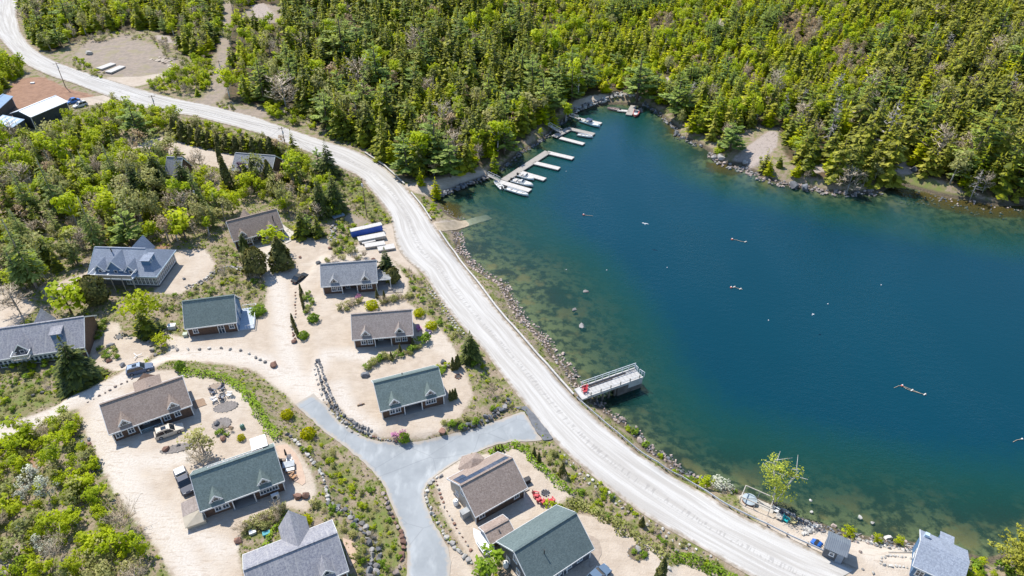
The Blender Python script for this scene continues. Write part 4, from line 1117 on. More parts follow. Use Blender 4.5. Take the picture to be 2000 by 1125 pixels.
# --- extras of each house (parts that move with it)
# B: pergola of white slats and a step
o = HB.o; x0 = HB.L - .2
pg = MB()
for y in (1.0, 5.0): pg.bar((x0, y, 2.5), (x0 + 3.1, y, 2.5), .12, .16)
pg = part('pergola_beam', pg, WHITE, o)
sm = MB().box(0, 3.2, -.07, .07, 0, .12).mesh('pergola_slat')
for k in range(9): part('pergola_slat', sm, WHITE, o, (x0, 1.0 + k * .5, 2.6))
pm = MB().box(-.07, .07, -.07, .07, -.9, 2.45).mesh('pergola_post')
for y in (1.0, 5.0): part('pergola_post', pm, WHITE, o, (x0 + 3.0, y, 0))
part('wing_deck', MB().box(x0, x0 + 3.3, .6, 5.2, -.9, .05), DECK, o)
stm = MB().box(0, 2.2, -.12, .12, -.05, .03).mesh('deck_board')
for k in range(7): part('deck_board', stm, PALEW, o, (x0 + 3.4, -.4 + k * .42, -.02))
# A: hipped back wing, mat; D pipe
wing(HA, HA.L * .55, 2.3, 2 * HA.w - 1.0, 2 * HA.w + 2.6, 1.8, roof=ROOF_BROWN, hip=True)
wing(HF, HF.L * .58, 2.05, 2 * HF.w - 1.0, 2 * HF.w + 2.3, 2.9, roof=ROOF_OLD)
wing(H3, H3.L * .42, 1.9, 2 * H3.w - 1.0, 2 * H3.w + 1.2, 3.0, roof=ROOF_BROWN2)
pipe(HD, HD.L * .45, HD.w + 1.0, .5); pipe(H3, H3.L * .86, 2.0, 1.6, .12); pipe(HI, HI.L * .35, 2.6, .9, .07); pipe(HA, HA.L * .6, HA.w + .4, .4); pipe(HC, HC.L * .5, HC.w + .5, .4); pipe(H2, H2.L * .4, HC.w - 1, .5)
# A and D porch rails
for hs, f0, f1 in ((HA, .33, .6),):
    rb = MB(); xa, xb = f0 * hs.L, f1 * hs.L
    rb.bar((xa, .12, .95), (xb, .12, .95), .07, .07)
    for k in range(18): rb.bar((xa + (xb - xa) * (k + .5) / 18, .12, .15), (xa + (xb - xa) * (k + .5) / 18, .12, .95), .05, .05, (1, 0, 0))
    part('porch_rail', rb, plain('pale_blue_paint', (.35, .52, .62), None, 1), hs.o)
# E: white awning, row of framed skylight panels, low side roofs, heat pump
o = HE.o; L, w, e, r = HE.L, HE.w, HE.e, HE.r
part('awning', MB().slab([(L * .73, 2 * w - 2.4, HE.zs(2 * w - 2.4) + .35), (L * .73, 2 * w + 2.6, e + .1), (L * .93, 2 * w + 2.6, e + .1), (L * .93, 2 * w - 2.4, HE.zs(2 * w - 2.4) + .35)], .06), WHITE, o)
apm = MB().box(-.05, .05, -.05, .05, -.8, e).mesh('awning_post')
for x in (.735, .925): part('awning_post', apm, WHITE, o, (L * x, 2 * w + 2.5, 0))
fm = MB(); W = 1.15
fm.box(0, W, 0, .09, 0, .08); fm.box(0, W, 1.41, 1.5, 0, .08); fm.box(0, .08, .09, 1.41, 0, .08); fm.box(W - .08, W, .09, 1.41, 0, .08); fm.box(W / 2 - .03, W / 2 + .03, .09, 1.41, 0, .07)
fm = fm.mesh('panel_frame'); pn = MB().box(.05, W - .05, .05, 1.45, .01, .05).mesh('panel_pane')
PANEP = plain('bronze_pane', (.40, .35, .32), (.33, .29, .27), .8, .2)
sl_ = -math.atan2(r, w)
for k in range(7):
    y = w + 1.2; q = part('panel_frame', fm, WHITE, o, (L * .19 + k * 1.22, y, HE.zs(y) + .05), (sl_, 0, 0)); part('panel_pane', pn, PANEP, q)
sd = MB(); sd.slab([(-2.6, .8, 1.9), (.2, .8, 2.45), (.2, 3.6, 2.45), (-2.6, 3.6, 1.9)], .12); part('side_roof', sd, ROOF_TAN, o)
part('side_wall', MB().box(-2.4, .3, 1.0, 3.4, -1.2, 1.75), SHAKE2, o)
part('side_lean_to', MB().slab([(-2.6, -.9, 1.3), (.2, -.9, 1.3), (.2, .8, 2.4), (-2.6, .8, 1.9)], .1), CREAM, o)
part('lean_to_wall', MB().box(-2.4, .3, -.6, 1.0, -1.2, 1.2), CREAM, o)
hp = part('heat_pump', MB().box(-.6, .6, -.25, .25, -.3, .85), WHITE, o, (L * .845, -.35, 0)); part('heat_pump_fan', MB().lathe([(.34, 0), (.34, .04)], 12), BLACK, hp, (-.1, -.26, .3), (R(90), 0, 0))
# H6: blue gable face, white deck with rail
o = H6.o; L, w, e, r = H6.L, H6.w, H6.e, H6.r
part('gable_siding', MB().prism([(.55, -1.0), (2 * w - .55, -1.0), (2 * w - .55, H6.zs(2 * w - .5) - .2), (w, H6.zs(w) - .22), (.55, H6.zs(.5) - .2)], L - .33, L - .27), BLUEW, o)
for y, z, ww, hh in ((.3, .4, 1.2, 1.9), (.6, .4, 1.2, 1.9), (.5, 3.0, .9, 1.1)): window(o, L - .24, y * 2 * w, z, ww, hh, 'right')
window(o, L * .66, .48, -.1, 1.3, 2.3, name='door')
part('deck_floor', MB().box(L - .2, L + 2.9, .6, 2 * w - .4, -.9, .1), plain('bluish_deck', (.50, .56, .62), (.42, .47, .53), 2, .8), o)
rb = MB()
for y0, y1, x0, x1 in ((.6, 2 * w - .4, L + 2.9, L + 2.9), (2 * w - .4, 2 * w - .4, L, L + 2.9), (.6, .6, L + 1.2, L + 2.9)):
    rb.bar((x0, y0, 1.0), (x1, y1, 1.0), .09, .09); n = max(2, int(math.hypot(x1 - x0, y1 - y0) / .5))
    for k in range(n + 1): rb.bar((x0 + (x1 - x0) * k / n, y0 + (y1 - y0) * k / n, .1), (x0 + (x1 - x0) * k / n, y0 + (y1 - y0) * k / n, 1.0), .06, .06, (1, 0, 0))
part('deck_rail', rb, WHITE, o)
# G: solar panels, rear covered strip, water tank stays apart
o = HG.o; L, w, e, r = HG.L, HG.w, HG.e, HG.r
pm = MB().box(0, (L - .6) / 10 - .05, 0, 1.5, 0, .05).mesh('solar_panel')
for k in range(10): part('solar_panel', pm, SOLAR, o, (.3 + k * (L - .6) / 10, w + .25, HG.zs(w + .25) + .06), (-math.atan2(r, w), 0, 0))
for k in range(2): part('solar_panel', pm, SOLAR, o, (.3 + k * (L - .6) / 10, w + 1.6, HG.zs(w + 1.6) + .06), (-math.atan2(r, w), 0, 0))
part('side_deck', MB().box(L - .2, L + 1.3, 1.2, 2 * w - 1, -.9, .05), PALEW, o)
# I: soft curved patio is ground; white-framed glass doors
window(HI.o, HI.L * .53, HI.w * 0 + .47, -.1, 1.5, 2.2, name='door')
# H5: dormer with balcony, blue box dormer, porch windows
def balcony_dormer(hs, x, roof, k=1.25):
    dormer(hs, x, roof, GREYW, k)
    o = hs.o; z = hs.zs(-.1) + .3
    part('balcony_floor', MB().box(x - 1.5, x + 1.5, -1.2, .6, z - .25, z), DECK, o)
    rb = MB()
    for a, b in (((x - 1.5, -1.15), (x + 1.5, -1.15)), ((x - 1.5, -1.15), (x - 1.5, .5)), ((x + 1.5, -1.15), (x + 1.5, .5))):
        rb.bar((*a, z + .9), (*b, z + .9), .1, .1); rb.bar((*a, z + .15), (*b, z + .15), .06, .08)
        for q in range(5): rb.bar((a[0] + (b[0] - a[0]) * q / 4, a[1] + (b[1] - a[1]) * q / 4, z), (a[0] + (b[0] - a[0]) * q / 4, a[1] + (b[1] - a[1]) * q / 4, z + .9), .07, .07, (1, 0, 0))
    part('balcony_rail', rb, WHITE, o)
    part('balcony_screen', MB().box(x - 1.4, x + 1.4, -1.13, -1.10, z + .2, z + .85), PALEW, o)
balcony_dormer(H5, H5.L * .46, ROOF_OLD, 1.5)
def box_dormer(hs, x, y, roof):
    z = hs.zs(y) - .3; b = MB(); b.prism([(y - .2, z), (y + 2.6, z), (y + 2.6, z + 1.8), (y - .2, z + 1.5)], x - .9, x + .9)
    o = part('box_dormer', b, BLUEW, hs.o)
    part('box_dormer_roof', MB().slab([(x - 1.1, y - .4, z + 1.5), (x + 1.1, y - .4, z + 1.5), (x + 1.1, y + 2.7, z + 1.85), (x - 1.1, y + 2.7, z + 1.85)], .1), roof, o)
    f = MB()
    for dy in (0, .8): f.box(x + .9, x + .95, y + .3 + dy, y + .4 + dy, z + .6, z + 1.35)
    f.box(x + .9, x + .95, y + .3, y + 1.2, z + 1.33, z + 1.41); f.box(x + .9, x + .95, y + .3, y + 1.2, z + .55, z + .63)
    part('box_dormer_frame', f, WHITE, o)
box_dormer(H5, H5.L * .76, 2.2, ROOF_OLD)
wing(H5, H5.L * .52, 1.8, 2 * H5.w - 1.2, 2 * H5.w + 1.0, 3.0, roof=ROOF_OLD)
for k in range(16):
    x = H5.L * .24 + k * .78
    if x < H5.L - 1: window(H5.o, x, .47, .3, .74, 1.6)
part('porch_apron', MB().box(H5.L * .2, H5.L * .9, -1.6, .5, -1.0, -.1), DECK, H5.o)

# big house with a hipped right end, three joined dormers over a balcony and a glazed porch
def big_house():
    e = 3.0
    a, d, L, zz = frame_from((171, 537), (303, 541), e); w = 5.6
    r = roof_rise(a, d, zz, e, w, L, (182, 486), (284, 485)) if False else 3.9
    hs = House(); hs.L, hs.w, hs.r, hs.e = L, w, r, e; hs.zs = lambda y: e + r * (1 - abs(y - w) / w)
    hx = 6.0
    o = thing('house', 'big blue-grey house with three joined dormers, a balcony and a glazed sun porch', 'house', (a[0], a[1], zz), math.atan2(d[1], d[0])); hs.o = o
    n = (-d[1], d[0]); FOOT.append((a[0] + d[0] * (L + 3) / 2 + n[0] * w, a[1] + d[1] * (L + 3) / 2 + n[1] * w, d[0], d[1], (L + 4) / 2, w))
    rx = L * .76
    XR = L + .2; XB = L - .3                      # the right eave runs outwards to the back
    rf = MB()
    rf.slab([(0, 0, e), (XR, 0, e), (rx, w, e + r), (0, w, e + r)], .16)
    rf.slab([(XR, 0, e), (XB, 2 * w, e), (rx, w, e + r)], .16)
    rf.slab([(XB, 2 * w, e), (0, 2 * w, e), (0, w, e + r), (rx, w, e + r)], .16)
    hs.roof = part('roof', rf, ROOF_BLUE, o)
    part('ridge_cap', MB().bar((0, w, e + r + .03), (rx, w, e + r + .03), .34, .1), ROOF_BLUE, hs.roof)
    b = MB(); b.prism([(.5, -1.2), (2 * w - .5, -1.2), (2 * w - .5, e - .1 + .4), (w, e + r - .2), (.5, e + .2)], .3, rx - .6)
    b.add([(rx - .7, .5, -1.2), (XR - .4, .5, -1.2), (XB - .5, 2 * w - .5, -1.2), (rx - .7, 2 * w - .5, -1.2), (rx - .7, .5, e - .1), (XR - .4, .5, e - .1), (XB - .5, 2 * w - .5, e - .1), (rx - .7, 2 * w - .5, e - .1)],
          [(3, 2, 1, 0), (4, 5, 6, 7), (0, 1, 5, 4), (1, 2, 6, 5), (2, 3, 7, 6), (3, 0, 4, 7)])
    part('wall', b, GREYW, o)
    tb = MB(); tb.box(-.02, XR, -.06, -.002, e - .22, e + .02)
    tb.bar((XR + .03, 0, e - .1), (XB + .03, 2 * w, e - .1), .08, .24); tb.bar((-.05, 0, e - .08), (-.05, w, e + r - .08), .07, .24); tb.bar((-.05, 2 * w, e - .08), (-.05, w, e + r - .08), .07, .24)
    part('trim_board', tb, plain('pale_blue_trim', (.55, .68, .76), None, 1), o)
    dormer(hs, L * .19, ROOF_BLUE, BLUEW, 1.4); dormer(hs, L * .42, ROOF_BLUE, BLUEW, 2.1); dormer(hs, L * .64, ROOF_BLUE, BLUEW, 1.4)
    part('dormer_link_wall', MB().box(L * .12, L * .71, .72, 3.2, hs.zs(.55) - .2, hs.zs(.55) + .75), BLUEW, o)
    z = e + .35
    part('balcony_floor', MB().box(L * .1, L * .72, -1.7, 1.0, z - .3, z), plain('bluish_deck', (.50, .56, .62), (.42, .47, .53), 2, .8), o)
    sm = MB().box(0, L * .62 / 4 - .12, -.03, .03, .1, .95).mesh('balcony_screen')
    for k in range(4): part('balcony_screen', sm, PALEW, o, (L * .1 + k * L * .62 / 4 + .06, -1.65, z))
    rb = MB(); rb.bar((L * .1, -1.66, z + 1.0), (L * .72, -1.66, z + 1.0), .1, .08)
    for x in (L * .1, L * .72): rb.bar((x, -1.66, z + 1.0), (x, .9, z + 1.0), .1, .08)
    part('balcony_rail', rb, WHITE, o)
    for k in range(5):
        x = L * .1 + k * L * .62 / 4; part('balcony_post', MB().box(x - .06, x + .06, -1.72, -1.6, -.9, z + 1.0), PALEW, o)
    for k in range(8): window(o, L * .52 + .45 + k * (L * .46) / 8, .47, .45, (L * .46) / 8 * .92, 1.9)
    fm, pm = window_meshes(.95, 1.9); ang = math.atan2(2 * w, XB - XR)
    for k in range(11):
        f = (k + .6) / 11.4; x = XR - .4 + (XB - XR - .1) * (.045 + f * .92) + .03; y = .5 + (2 * w - 1) * f
        q = part('window', fm, None, o, (x, y, .45), (0, 0, ang)); part('pane', pm, None, q)
    box_dormer(hs, L * .83, 2.4, ROOF_BLUE)
    pipe(hs, L * .27, w - .8, 1.0, .12)
    wg = House(); wing(hs, L * .5, 2.0, 2 * w - 1.2, 2 * w + 1.0, 3.3, roof=ROOF_BLUE, wall=GREYW)
    return hs
H4 = big_house()

# barn, shed and glazed lean-to by the upper road
HBARN = house('white-roofed dark barn below the reddish yard', (60, 229), (133, 198), (24, 222), (95, 189), WMETAL, DKWALL, e=4.2, w=4.6, rise=1.5, porch=None, trim=False, name='barn', cat='barn')
HSHED = house('blue-roofed dark shed at the left edge beside the reddish yard', (-14, 224), (26, 188), (-40, 219), (10, 183), BMETAL, DKWALL, e=3.6, w=2.8, rise=1.0, porch=None, trim=False, name='shed', cat='shed')
def rib_lines(hs, m, step=.6):
    mm = MB().bar((0, 0, 0), (0, hs.w, hs.r), .05, .07).mesh('roof_seam')
    n = int(hs.L / step)
    for k in range(1, n): part('roof_seam', mm, m, hs.o, (hs.L * k / n, 0, hs.e + .03))
def sun_room():
    a, d, L, zz = frame_from((2, 240), (30, 246), 3.0); o = thing('sun_room', 'glazed lean-to with white roof panels at the end of the white-roofed barn', 'sun room', (a[0] - 3.5, a[1], zz), math.atan2(d[1], d[0])); L += 3.5
    part('wall', MB().prism([(.2, -1), (4.6, -1), (4.6, 3.6), (.2, 2.8)], .2, L - .2), DKWALL, o)
    part('roof', MB().slab([(0, 0, 3.0), (L, 0, 3.0), (L, 4.8, 3.9), (0, 4.8, 3.9)], .12), BMETAL, o)
    m = MB().slab([(0, .5, .15), (1.0, .5, .15), (1.0, 4.3, .86), (0, 4.3, .86)], .05).mesh('roof_panel')
    for k in range(4): part('roof_panel', m, WMETAL, o, (.7 + k * (L - 1) / 4, 0, 3.0))
    for k in range(5): window(o, .9 + k * (L - 1.2) / 5, .17, .4, 1.0, 1.9)
sun_room()

# small buildings
def shore_shed():
    a, d, L, zz = frame_from((1610, 1068), (1655, 1088), 2.3, 2.7)
    rz = math.atan2(d[1], d[0]); w = 1.6; r = .9; e = 2.2
    o = thing('shed', 'small shed with a ribbed blue-grey metal roof on the shore beside the road', 'shed', (a[0], a[1], zz), rz)
    n = (-d[1], d[0]); FOOT.append((a[0] + d[0] * L / 2 + n[0] * w, a[1] + d[1] * L / 2 + n[1] * w, d[0], d[1], L / 2, w))
    part('wall', MB().prism([(.25, -1), (2 * w - .25, -1), (2 * w - .25, e), (w, e + r - .15), (.25, e)], .2, L - .2), GREYW, o)
    part('roof', MB().slab([(0, -.1, e), (L, -.1, e), (L, w, e + r), (0, w, e + r)], .08).slab([(L, 2 * w + .1, e), (0, 2 * w + .1, e), (0, w, e + r), (L, w, e + r)], .08), ROOF_METAL, o)
    m = MB().bar((0, -.1, 0), (0, w, r), .05, .06).mesh('roof_seam'); m2 = MB().bar((0, 2 * w + .1, 0), (0, w, r), .05, .06).mesh('roof_seam')
    for k in range(12): part('roof_seam', m, ROOF_METAL, o, (L * (k + .5) / 12, 0, e + .03)); part('roof_seam', m2, ROOF_METAL, o, (L * (k + .5) / 12, 0, e + .03))
    part('door', MB().box(L * .62, L * .9, .19, .25, -.3, 1.9), plain('bluish_door', (.28, .33, .4), None, 1), o)
    window(o, L * .4, .22, .8, .7, .8)
shore_shed()

def shore_house():
    e = 2.7; a, d, L, zz = frame_from((1783, 1105), (1880, 1150), e, 2.6); w = 3.6; r = 1.7
    rz = math.atan2(d[1], d[0])
    hs = House(); hs.L, hs.w, hs.r, hs.e = L, w, r, e; hs.zs = lambda y: e + r * (1 - abs(y - w) / w)
    o = thing('shore_house', 'pale blue-grey roofed house standing at the water at the lower right', 'house', (a[0], a[1], zz), rz); hs.o = o
    n = (-d[1], d[0]); FOOT.append((a[0] + d[0] * L / 2 + n[0] * w, a[1] + d[1] * L / 2 + n[1] * w, d[0], d[1], L / 2, w))
    part('wall', MB().prism([(.4, -2.5), (2 * w - .4, -2.5), (2 * w - .4, e), (w, e + r - .2), (.4, e)], .3, L - .3), BLUEW, o)
    hs.roof = part('roof', MB().slab([(0, 0, e), (L, 0, e), (L, w, e + r), (0, w, e + r)], .14).slab([(L, 2 * w, e), (0, 2 * w, e), (0, w, e + r), (L, w, e + r)], .14), ROOF_BLUE, o)
    part('trim_board', MB().bar((-.04, 0, e - .08), (-.04, w, e + r - .08), .07, .22).bar((-.04, 2 * w, e - .08), (-.04, w, e + r - .08), .07, .22).box(0, L, -.06, -.002, e - .2, e), WHITE, o)
    part('side_roof', MB().slab([(L * .45, -2.4, e - .7), (L * 1.0, -2.4, e - .7), (L * 1.0, .3, e + .05), (L * .45, .3, e + .05)], .1), ROOF_BLUE, o)
    part('side_wall', MB().box(L * .47, L * .98, -2.1, .35, -1.5, e - .75), WHITE, o)
    part('chimney', MB().box(-.3, .3, -.3, .3, -.6, .9), plain('pale_blue_trim2', (.55, .68, .76), None, 1), hs.roof, (L * .12, w + 2.0, e + .6))
    part('annex_roof', MB().slab([(L * .42, 2 * w - .2, e - .05), (L * .72, 2 * w - .2, e - .05), (L * .72, 2 * w + 1.8, e - .4), (L * .42, 2 * w + 1.8, e - .4)], .1), ROOF_BLUE, o)
    part('annex_wall', MB().box(L * .44, L * .70, 2 * w - .4, 2 * w + 1.6, -3, e - .45), BLUEW, o)
    window(o, L * .2, .37, .7, 1.1, 1.3); window(o, .27, w, .7, 1.1, 1.3, 'left')
shore_house()

def gazebo():
    c = at(925, 925); o = thing('gazebo', 'brown six-sided gazebo roof behind the house with solar panels', 'gazebo', c, R(20)); FOOT.append((c.x, c.y, 1, 0, 2.2, 2.2))
    rf = MB(); n = 6; P = [(2.6 * math.cos(k * math.pi / 3), 2.6 * math.sin(k * math.pi / 3), 2.4) for k in range(n)]
    for k in range(n): rf.slab([P[k], P[(k + 1) % n], (0, 0, 3.9)], .1)
    part('roof', rf, ROOF_BROWN, o); pm = MB().box(-.07, .07, -.07, .07, -.5, 2.4).mesh('post')
    for k in range(n): part('post', pm, WHITE, o, (2.2 * math.cos(k * math.pi / 3), 2.2 * math.sin(k * math.pi / 3), 0))
    part('floor', MB().lathe([(2.4, -.5), (2.4, .1)], 6), DECK, o)
gazebo()
HS2 = house('small brown-roofed garden shed between the solar-panel house and the stored boat', (958, 1064), (1005, 1038), (946, 1038), (990, 1011), ROOF_BROWN, SHAKE, e=2.1, w=1.75, rise=.9, porch=None, name='garden_shed', cat='shed', lwall=TANWALL)
pipe(HS2, HS2.L * .5, 1.0, .3)
# ------------------------------------------------------------------ stones
def rock_mesh(seed, sx=1, sy=1, sz=.75, n=16):
    g = np.random.default_rng(seed); p = g.normal(0, 1, (n, 3)); p /= np.linalg.norm(p, axis=1)[:, None]; p *= g.uniform(.8, 1.1, n)[:, None] * np.array([sx, sy, sz]) * .5
    bm = bmesh.new()
    for q in p: bm.verts.new(q)
    r = bmesh.ops.convex_hull(bm, input=bm.verts)
    bmesh.ops.delete(bm, geom=[v for v in bm.verts if not v.link_faces], context='VERTS')
    bmesh.ops.recalc_face_normals(bm, faces=bm.faces)
    me = bpy.data.meshes.new('stone'); bm.to_mesh(me); bm.free(); return me
ST_GREY = plain('grey_stone', (.34, .32, .30), (.20, .185, .17), 1.6, .9, .4, rnd=.35)
ST_WHITE = plain('pale_stone', (.56, .53, .48), (.38, .35, .31), 1.8, .9, .4, rnd=.2)
ST_PINK = plain('pinkish_granite', (.43, .345, .295), (.28, .22, .19), 1.5, .9, .4, rnd=.35)
ST_RED = plain('rust_brown_stone', (.27, .15, .105), (.16, .09, .068), 1.4, .9, .4, rnd=.25)
ST_DARK = plain('dark_blue_stone', (.17, .175, .185), (.09, .092, .10), 1.4, .9, .4, rnd=.35)
_rk = {}
def rocks(m, k=6, sz=.75):
    key = (m.name, sz)
    if key not in _rk:
        _rk[key] = []
        for i in range(k):
            me = rock_mesh(40 + i, 1, random.uniform(.75, 1.0), sz); me.materials.append(m); _rk[key].append(me)
    return _rk[key]

def stone_row(name, cat, label, pts, size, m, spacing=None, jit=.15, rows=1, gap=.6, sz=.75, rise=.25, m2=None, p2=0.0):
    c = gpoly(pts); ln = np.linalg.norm(np.diff(c, axis=0), axis=1).sum(); spacing = spacing or size * .95
    n = max(2, int(ln / spacing)); c = resample(c, n); d = np.gradient(c, axis=0); d /= np.linalg.norm(d, axis=1)[:, None] + 1e-9
    nn = np.stack([-d[:, 1], d[:, 0]], 1)
    p0 = c[0]; o = thing(name, label, cat, (p0[0], p0[1], float(H(p0[0], p0[1]))))
    for r in range(rows):
        for i in range(n):
            x, y = c[i] + nn[i] * ((r - (rows - 1) / 2) * gap + random.uniform(-jit, jit) * size) + d[i] * random.uniform(-jit, jit) * size
            s = size * random.uniform(.7, 1.55); z = float(H(x, y)) + s * sz * rise
            mm = m2 if (m2 and random.random() < p2) else m
            q = part('stone', random.choice(rocks(mm, sz=sz)), None, o, (x - o.location.x, y - o.location.y, z - o.location.z), (random.uniform(-.3, .3), random.uniform(-.3, .3), random.uniform(0, 6.28)))
            q.scale = (s, s, s * random.uniform(.75, 1.15))
    return o
stone_row('stone_wall', 'stone wall', 'curved wall of pale stones round the patio of the green-roofed house with the pickup', [(562, 850), (585, 870), (608, 898), (620, 913), (630, 928), (634, 948), (640, 963), (640, 985)], .72, ST_WHITE, rows=1, m2=ST_DARK, p2=.2)
stone_row('stone_wall', 'stone wall', 'double wall of big grey rocks on the planted bank left of the paved driveway', [(648, 988), (668, 998), (687, 1010), (702, 1026), (714, 1040), (725, 1055), (731, 1070), (735, 1088), (730, 1110), (727, 1128)], .95, ST_GREY, rows=2, gap=.8, m2=ST_DARK, p2=.4)
stone_row('stone_wall', 'stone wall', 'row of rust-brown stones along the left edge of the paved driveway', [(750, 965), (763, 1003), (774, 1023), (783, 1043), (789, 1063), (788, 1083), (783, 1100), (776, 1120)], .95, ST_RED, rows=1, m2=ST_PINK, p2=.4, rise=.35)
stone_row('stone_wall', 'stone wall', 'kerb of rounded stones along the right edge of the paved driveway below the solar-panel house', [(862, 931), (851, 935), (842, 941), (835, 952), (833, 966), (836, 984), (843, 1000), (850, 1012), (858, 1024), (868, 1044), (878, 1058), (890, 1072), (905, 1086), (922, 1100)], .75, ST_WHITE, rows=1, m2=ST_GREY, p2=.4)
stone_row('stone_wall', 'stone wall', 'low broken inner row of brown stones left of the solar-panel house', [(852, 940), (860, 965), (868, 990), (878, 1008), (890, 1030), (905, 1052), (920, 1075)], .45, ST_RED, spacing=.8, rows=1, m2=ST_GREY, p2=.4)
stone_row('stone_wall', 'stone wall', 'rock wall between the gravel drive and the yard of the green-roofed cottage by the pavement', [(620, 708), (626, 725), (631, 742), (636, 758), (644, 776), (652, 792), (662, 808), (675, 820), (690, 830), (705, 838), (722, 845)], .65, ST_DARK, rows=2, gap=.7, m2=ST_GREY, p2=.5)
stone_row('stone_wall', 'stone wall', 'line of white stones beside the drive along the same rock wall', [(614, 722), (619, 742), (624, 762), (634, 785), (648, 806), (660, 818), (680, 838), (700, 850)], .55, ST_WHITE, spacing=1.3, m2=ST_GREY, p2=.3)
stone_row('stone_wall', 'stone wall', 'tall dark retaining wall below the corner of the green-roofed cottage at the pavement mouth', [(905, 836), (925, 832), (942, 826), (958, 816), (972, 806), (985, 796), (994, 784)], .85, ST_DARK, rows=2, gap=.6, rise=.5, m2=ST_GREY, p2=.25)
stone_row('stone_kerb', 'stone kerb', 'thin kerb of stones round the pavement junction below the green-roofed cottage', [(725, 852), (750, 860), (780, 864), (800, 862)], .45, ST_GREY, m2=ST_RED, p2=.3)
stone_row('stone_wall', 'stone wall', 'block wall holding the gravel path above the nearest docks', [(847, 389), (860, 384), (875, 379), (890, 373), (908, 365), (925, 359), (942, 353), (956, 347)], 1.25, ST_DARK, rows=2, gap=.9, rise=.55, m2=ST_GREY, p2=.35)
stone_row('stone_wall', 'stone wall', 'block wall along the curved path at the head of the cove', [(1117, 223), (1130, 217), (1145, 213), (1160, 209), (1175, 206), (1190, 205), (1205, 205), (1220, 206), (1235, 206), (1248, 208)], 1.4, ST_GREY, rows=2, gap=.9, rise=.5, m2=ST_WHITE, p2=.4)
stone_row('stone_kerb', 'stone kerb', 'row of white stones along the shore beside the hot tub and the birch', [(1448, 972), (1465, 980), (1490, 985), (1515, 990), (1535, 1000), (1560, 1014), (1580, 1022), (1605, 1030)], .6, ST_WHITE, m2=ST_PINK, p2=.2)
stone_row('stone_kerb', 'stone kerb', 'row of white stones along the shore between the metal-roofed shed and the shore house', [(1662, 1048), (1680, 1055), (1700, 1060), (1720, 1066), (1745, 1071), (1770, 1076), (1790, 1080)], .6, ST_WHITE)
stone_row('stone_kerb', 'stone kerb', 'loop of white stones round the sandy bed left of the shore house', [(1785, 1092), (1760, 1088), (1738, 1086), (1722, 1090), (1718, 1100), (1735, 1106), (1760, 1106), (1780, 1110)], .55, ST_WHITE)
stone_row('stone_kerb', 'stone kerb', 'scatter of white rocks beside the blue kayaks', [(1580, 1022), (1578, 1032), (1572, 1042), (1565, 1044), (1585, 1040), (1590, 1030)], .75, ST_WHITE)
stone_row('stone_kerb', 'stone kerb', 'line of small pale stones on the bank left of the gravel road above the brown-roofed cottage', [(832, 563), (845, 575), (858, 590), (868, 605), (878, 620), (890, 638), (902, 652)], .5, ST_WHITE, rows=2, gap=.9, spacing=.9, m2=ST_GREY, p2=.3)
stone_row('stone_kerb', 'stone kerb', 'line of small pale stones on the bank along the lower gravel road', [(1090, 885), (1120, 910), (1150, 938), (1180, 960), (1210, 985), (1240, 1005), (1280, 1030), (1320, 1055), (1360, 1078), (1400, 1098)], .5, ST_WHITE, spacing=1.1, rows=2, gap=.8, m2=ST_PINK, p2=.4)
stone_row('stone_kerb', 'stone kerb', 'row of stepping stones between the oval bed and the leafy bushes at the drive', [(285, 660), (290, 668), (296, 678), (300, 688), (304, 694)], .8, ST_GREY, spacing=1.2)
stone_row('stone_kerb', 'stone kerb', 'dark dry-stone edge in the rock garden below the brown-roofed house among trees', [(365, 562), (385, 556), (402, 548), (420, 532), (440, 524), (455, 522), (475, 528), (492, 536), (500, 545)], .75, ST_GREY, rows=2, gap=.8, m2=ST_WHITE, p2=.35)
stone_row('stone_kerb', 'stone kerb', 'stones edging the drive between the long grey house and the brown-roofed house with the beige car', [(172, 786), (190, 776), (208, 766), (225, 756), (242, 748), (258, 740)], .5, ST_PINK, spacing=.9)
stone_row('stone_kerb', 'stone kerb', 'tumble of dark stones at the edge of the thicket beside the wide sandy drive', [(168, 862), (172, 875), (176, 890), (182, 905), (188, 922)], .8, ST_DARK, rows=2, gap=.8, m2=ST_RED, p2=.4)
stone_row('stone_kerb', 'stone kerb', 'stones in the strip of slim cedars beside the drive', [(577, 572), (578, 585), (577, 600), (578, 615), (570, 640), (573, 655), (578, 668)], .6, ST_RED, spacing=1.0, m2=ST_GREY, p2=.4)
stone_row('stone_kerb', 'stone kerb', 'rocks heaped at the edge of the gravel turning place below the cedars', [(655, 440), (650, 448), (654, 456), (648, 466), (655, 475)], .8, ST_GREY, rows=2, gap=1.0, m2=ST_WHITE, p2=.3)
stone_row('log_pile', 'log pile', 'strewn pale boards and logs at the right side of the gravel clearing', [(300, 118), (312, 115), (325, 118), (335, 126), (340, 132)], 1.6, plain('sawn_pale_wood', (.55, .46, .36), (.42, .34, .26), 2), rows=3, gap=1.4, sz=.22, jit=.4)

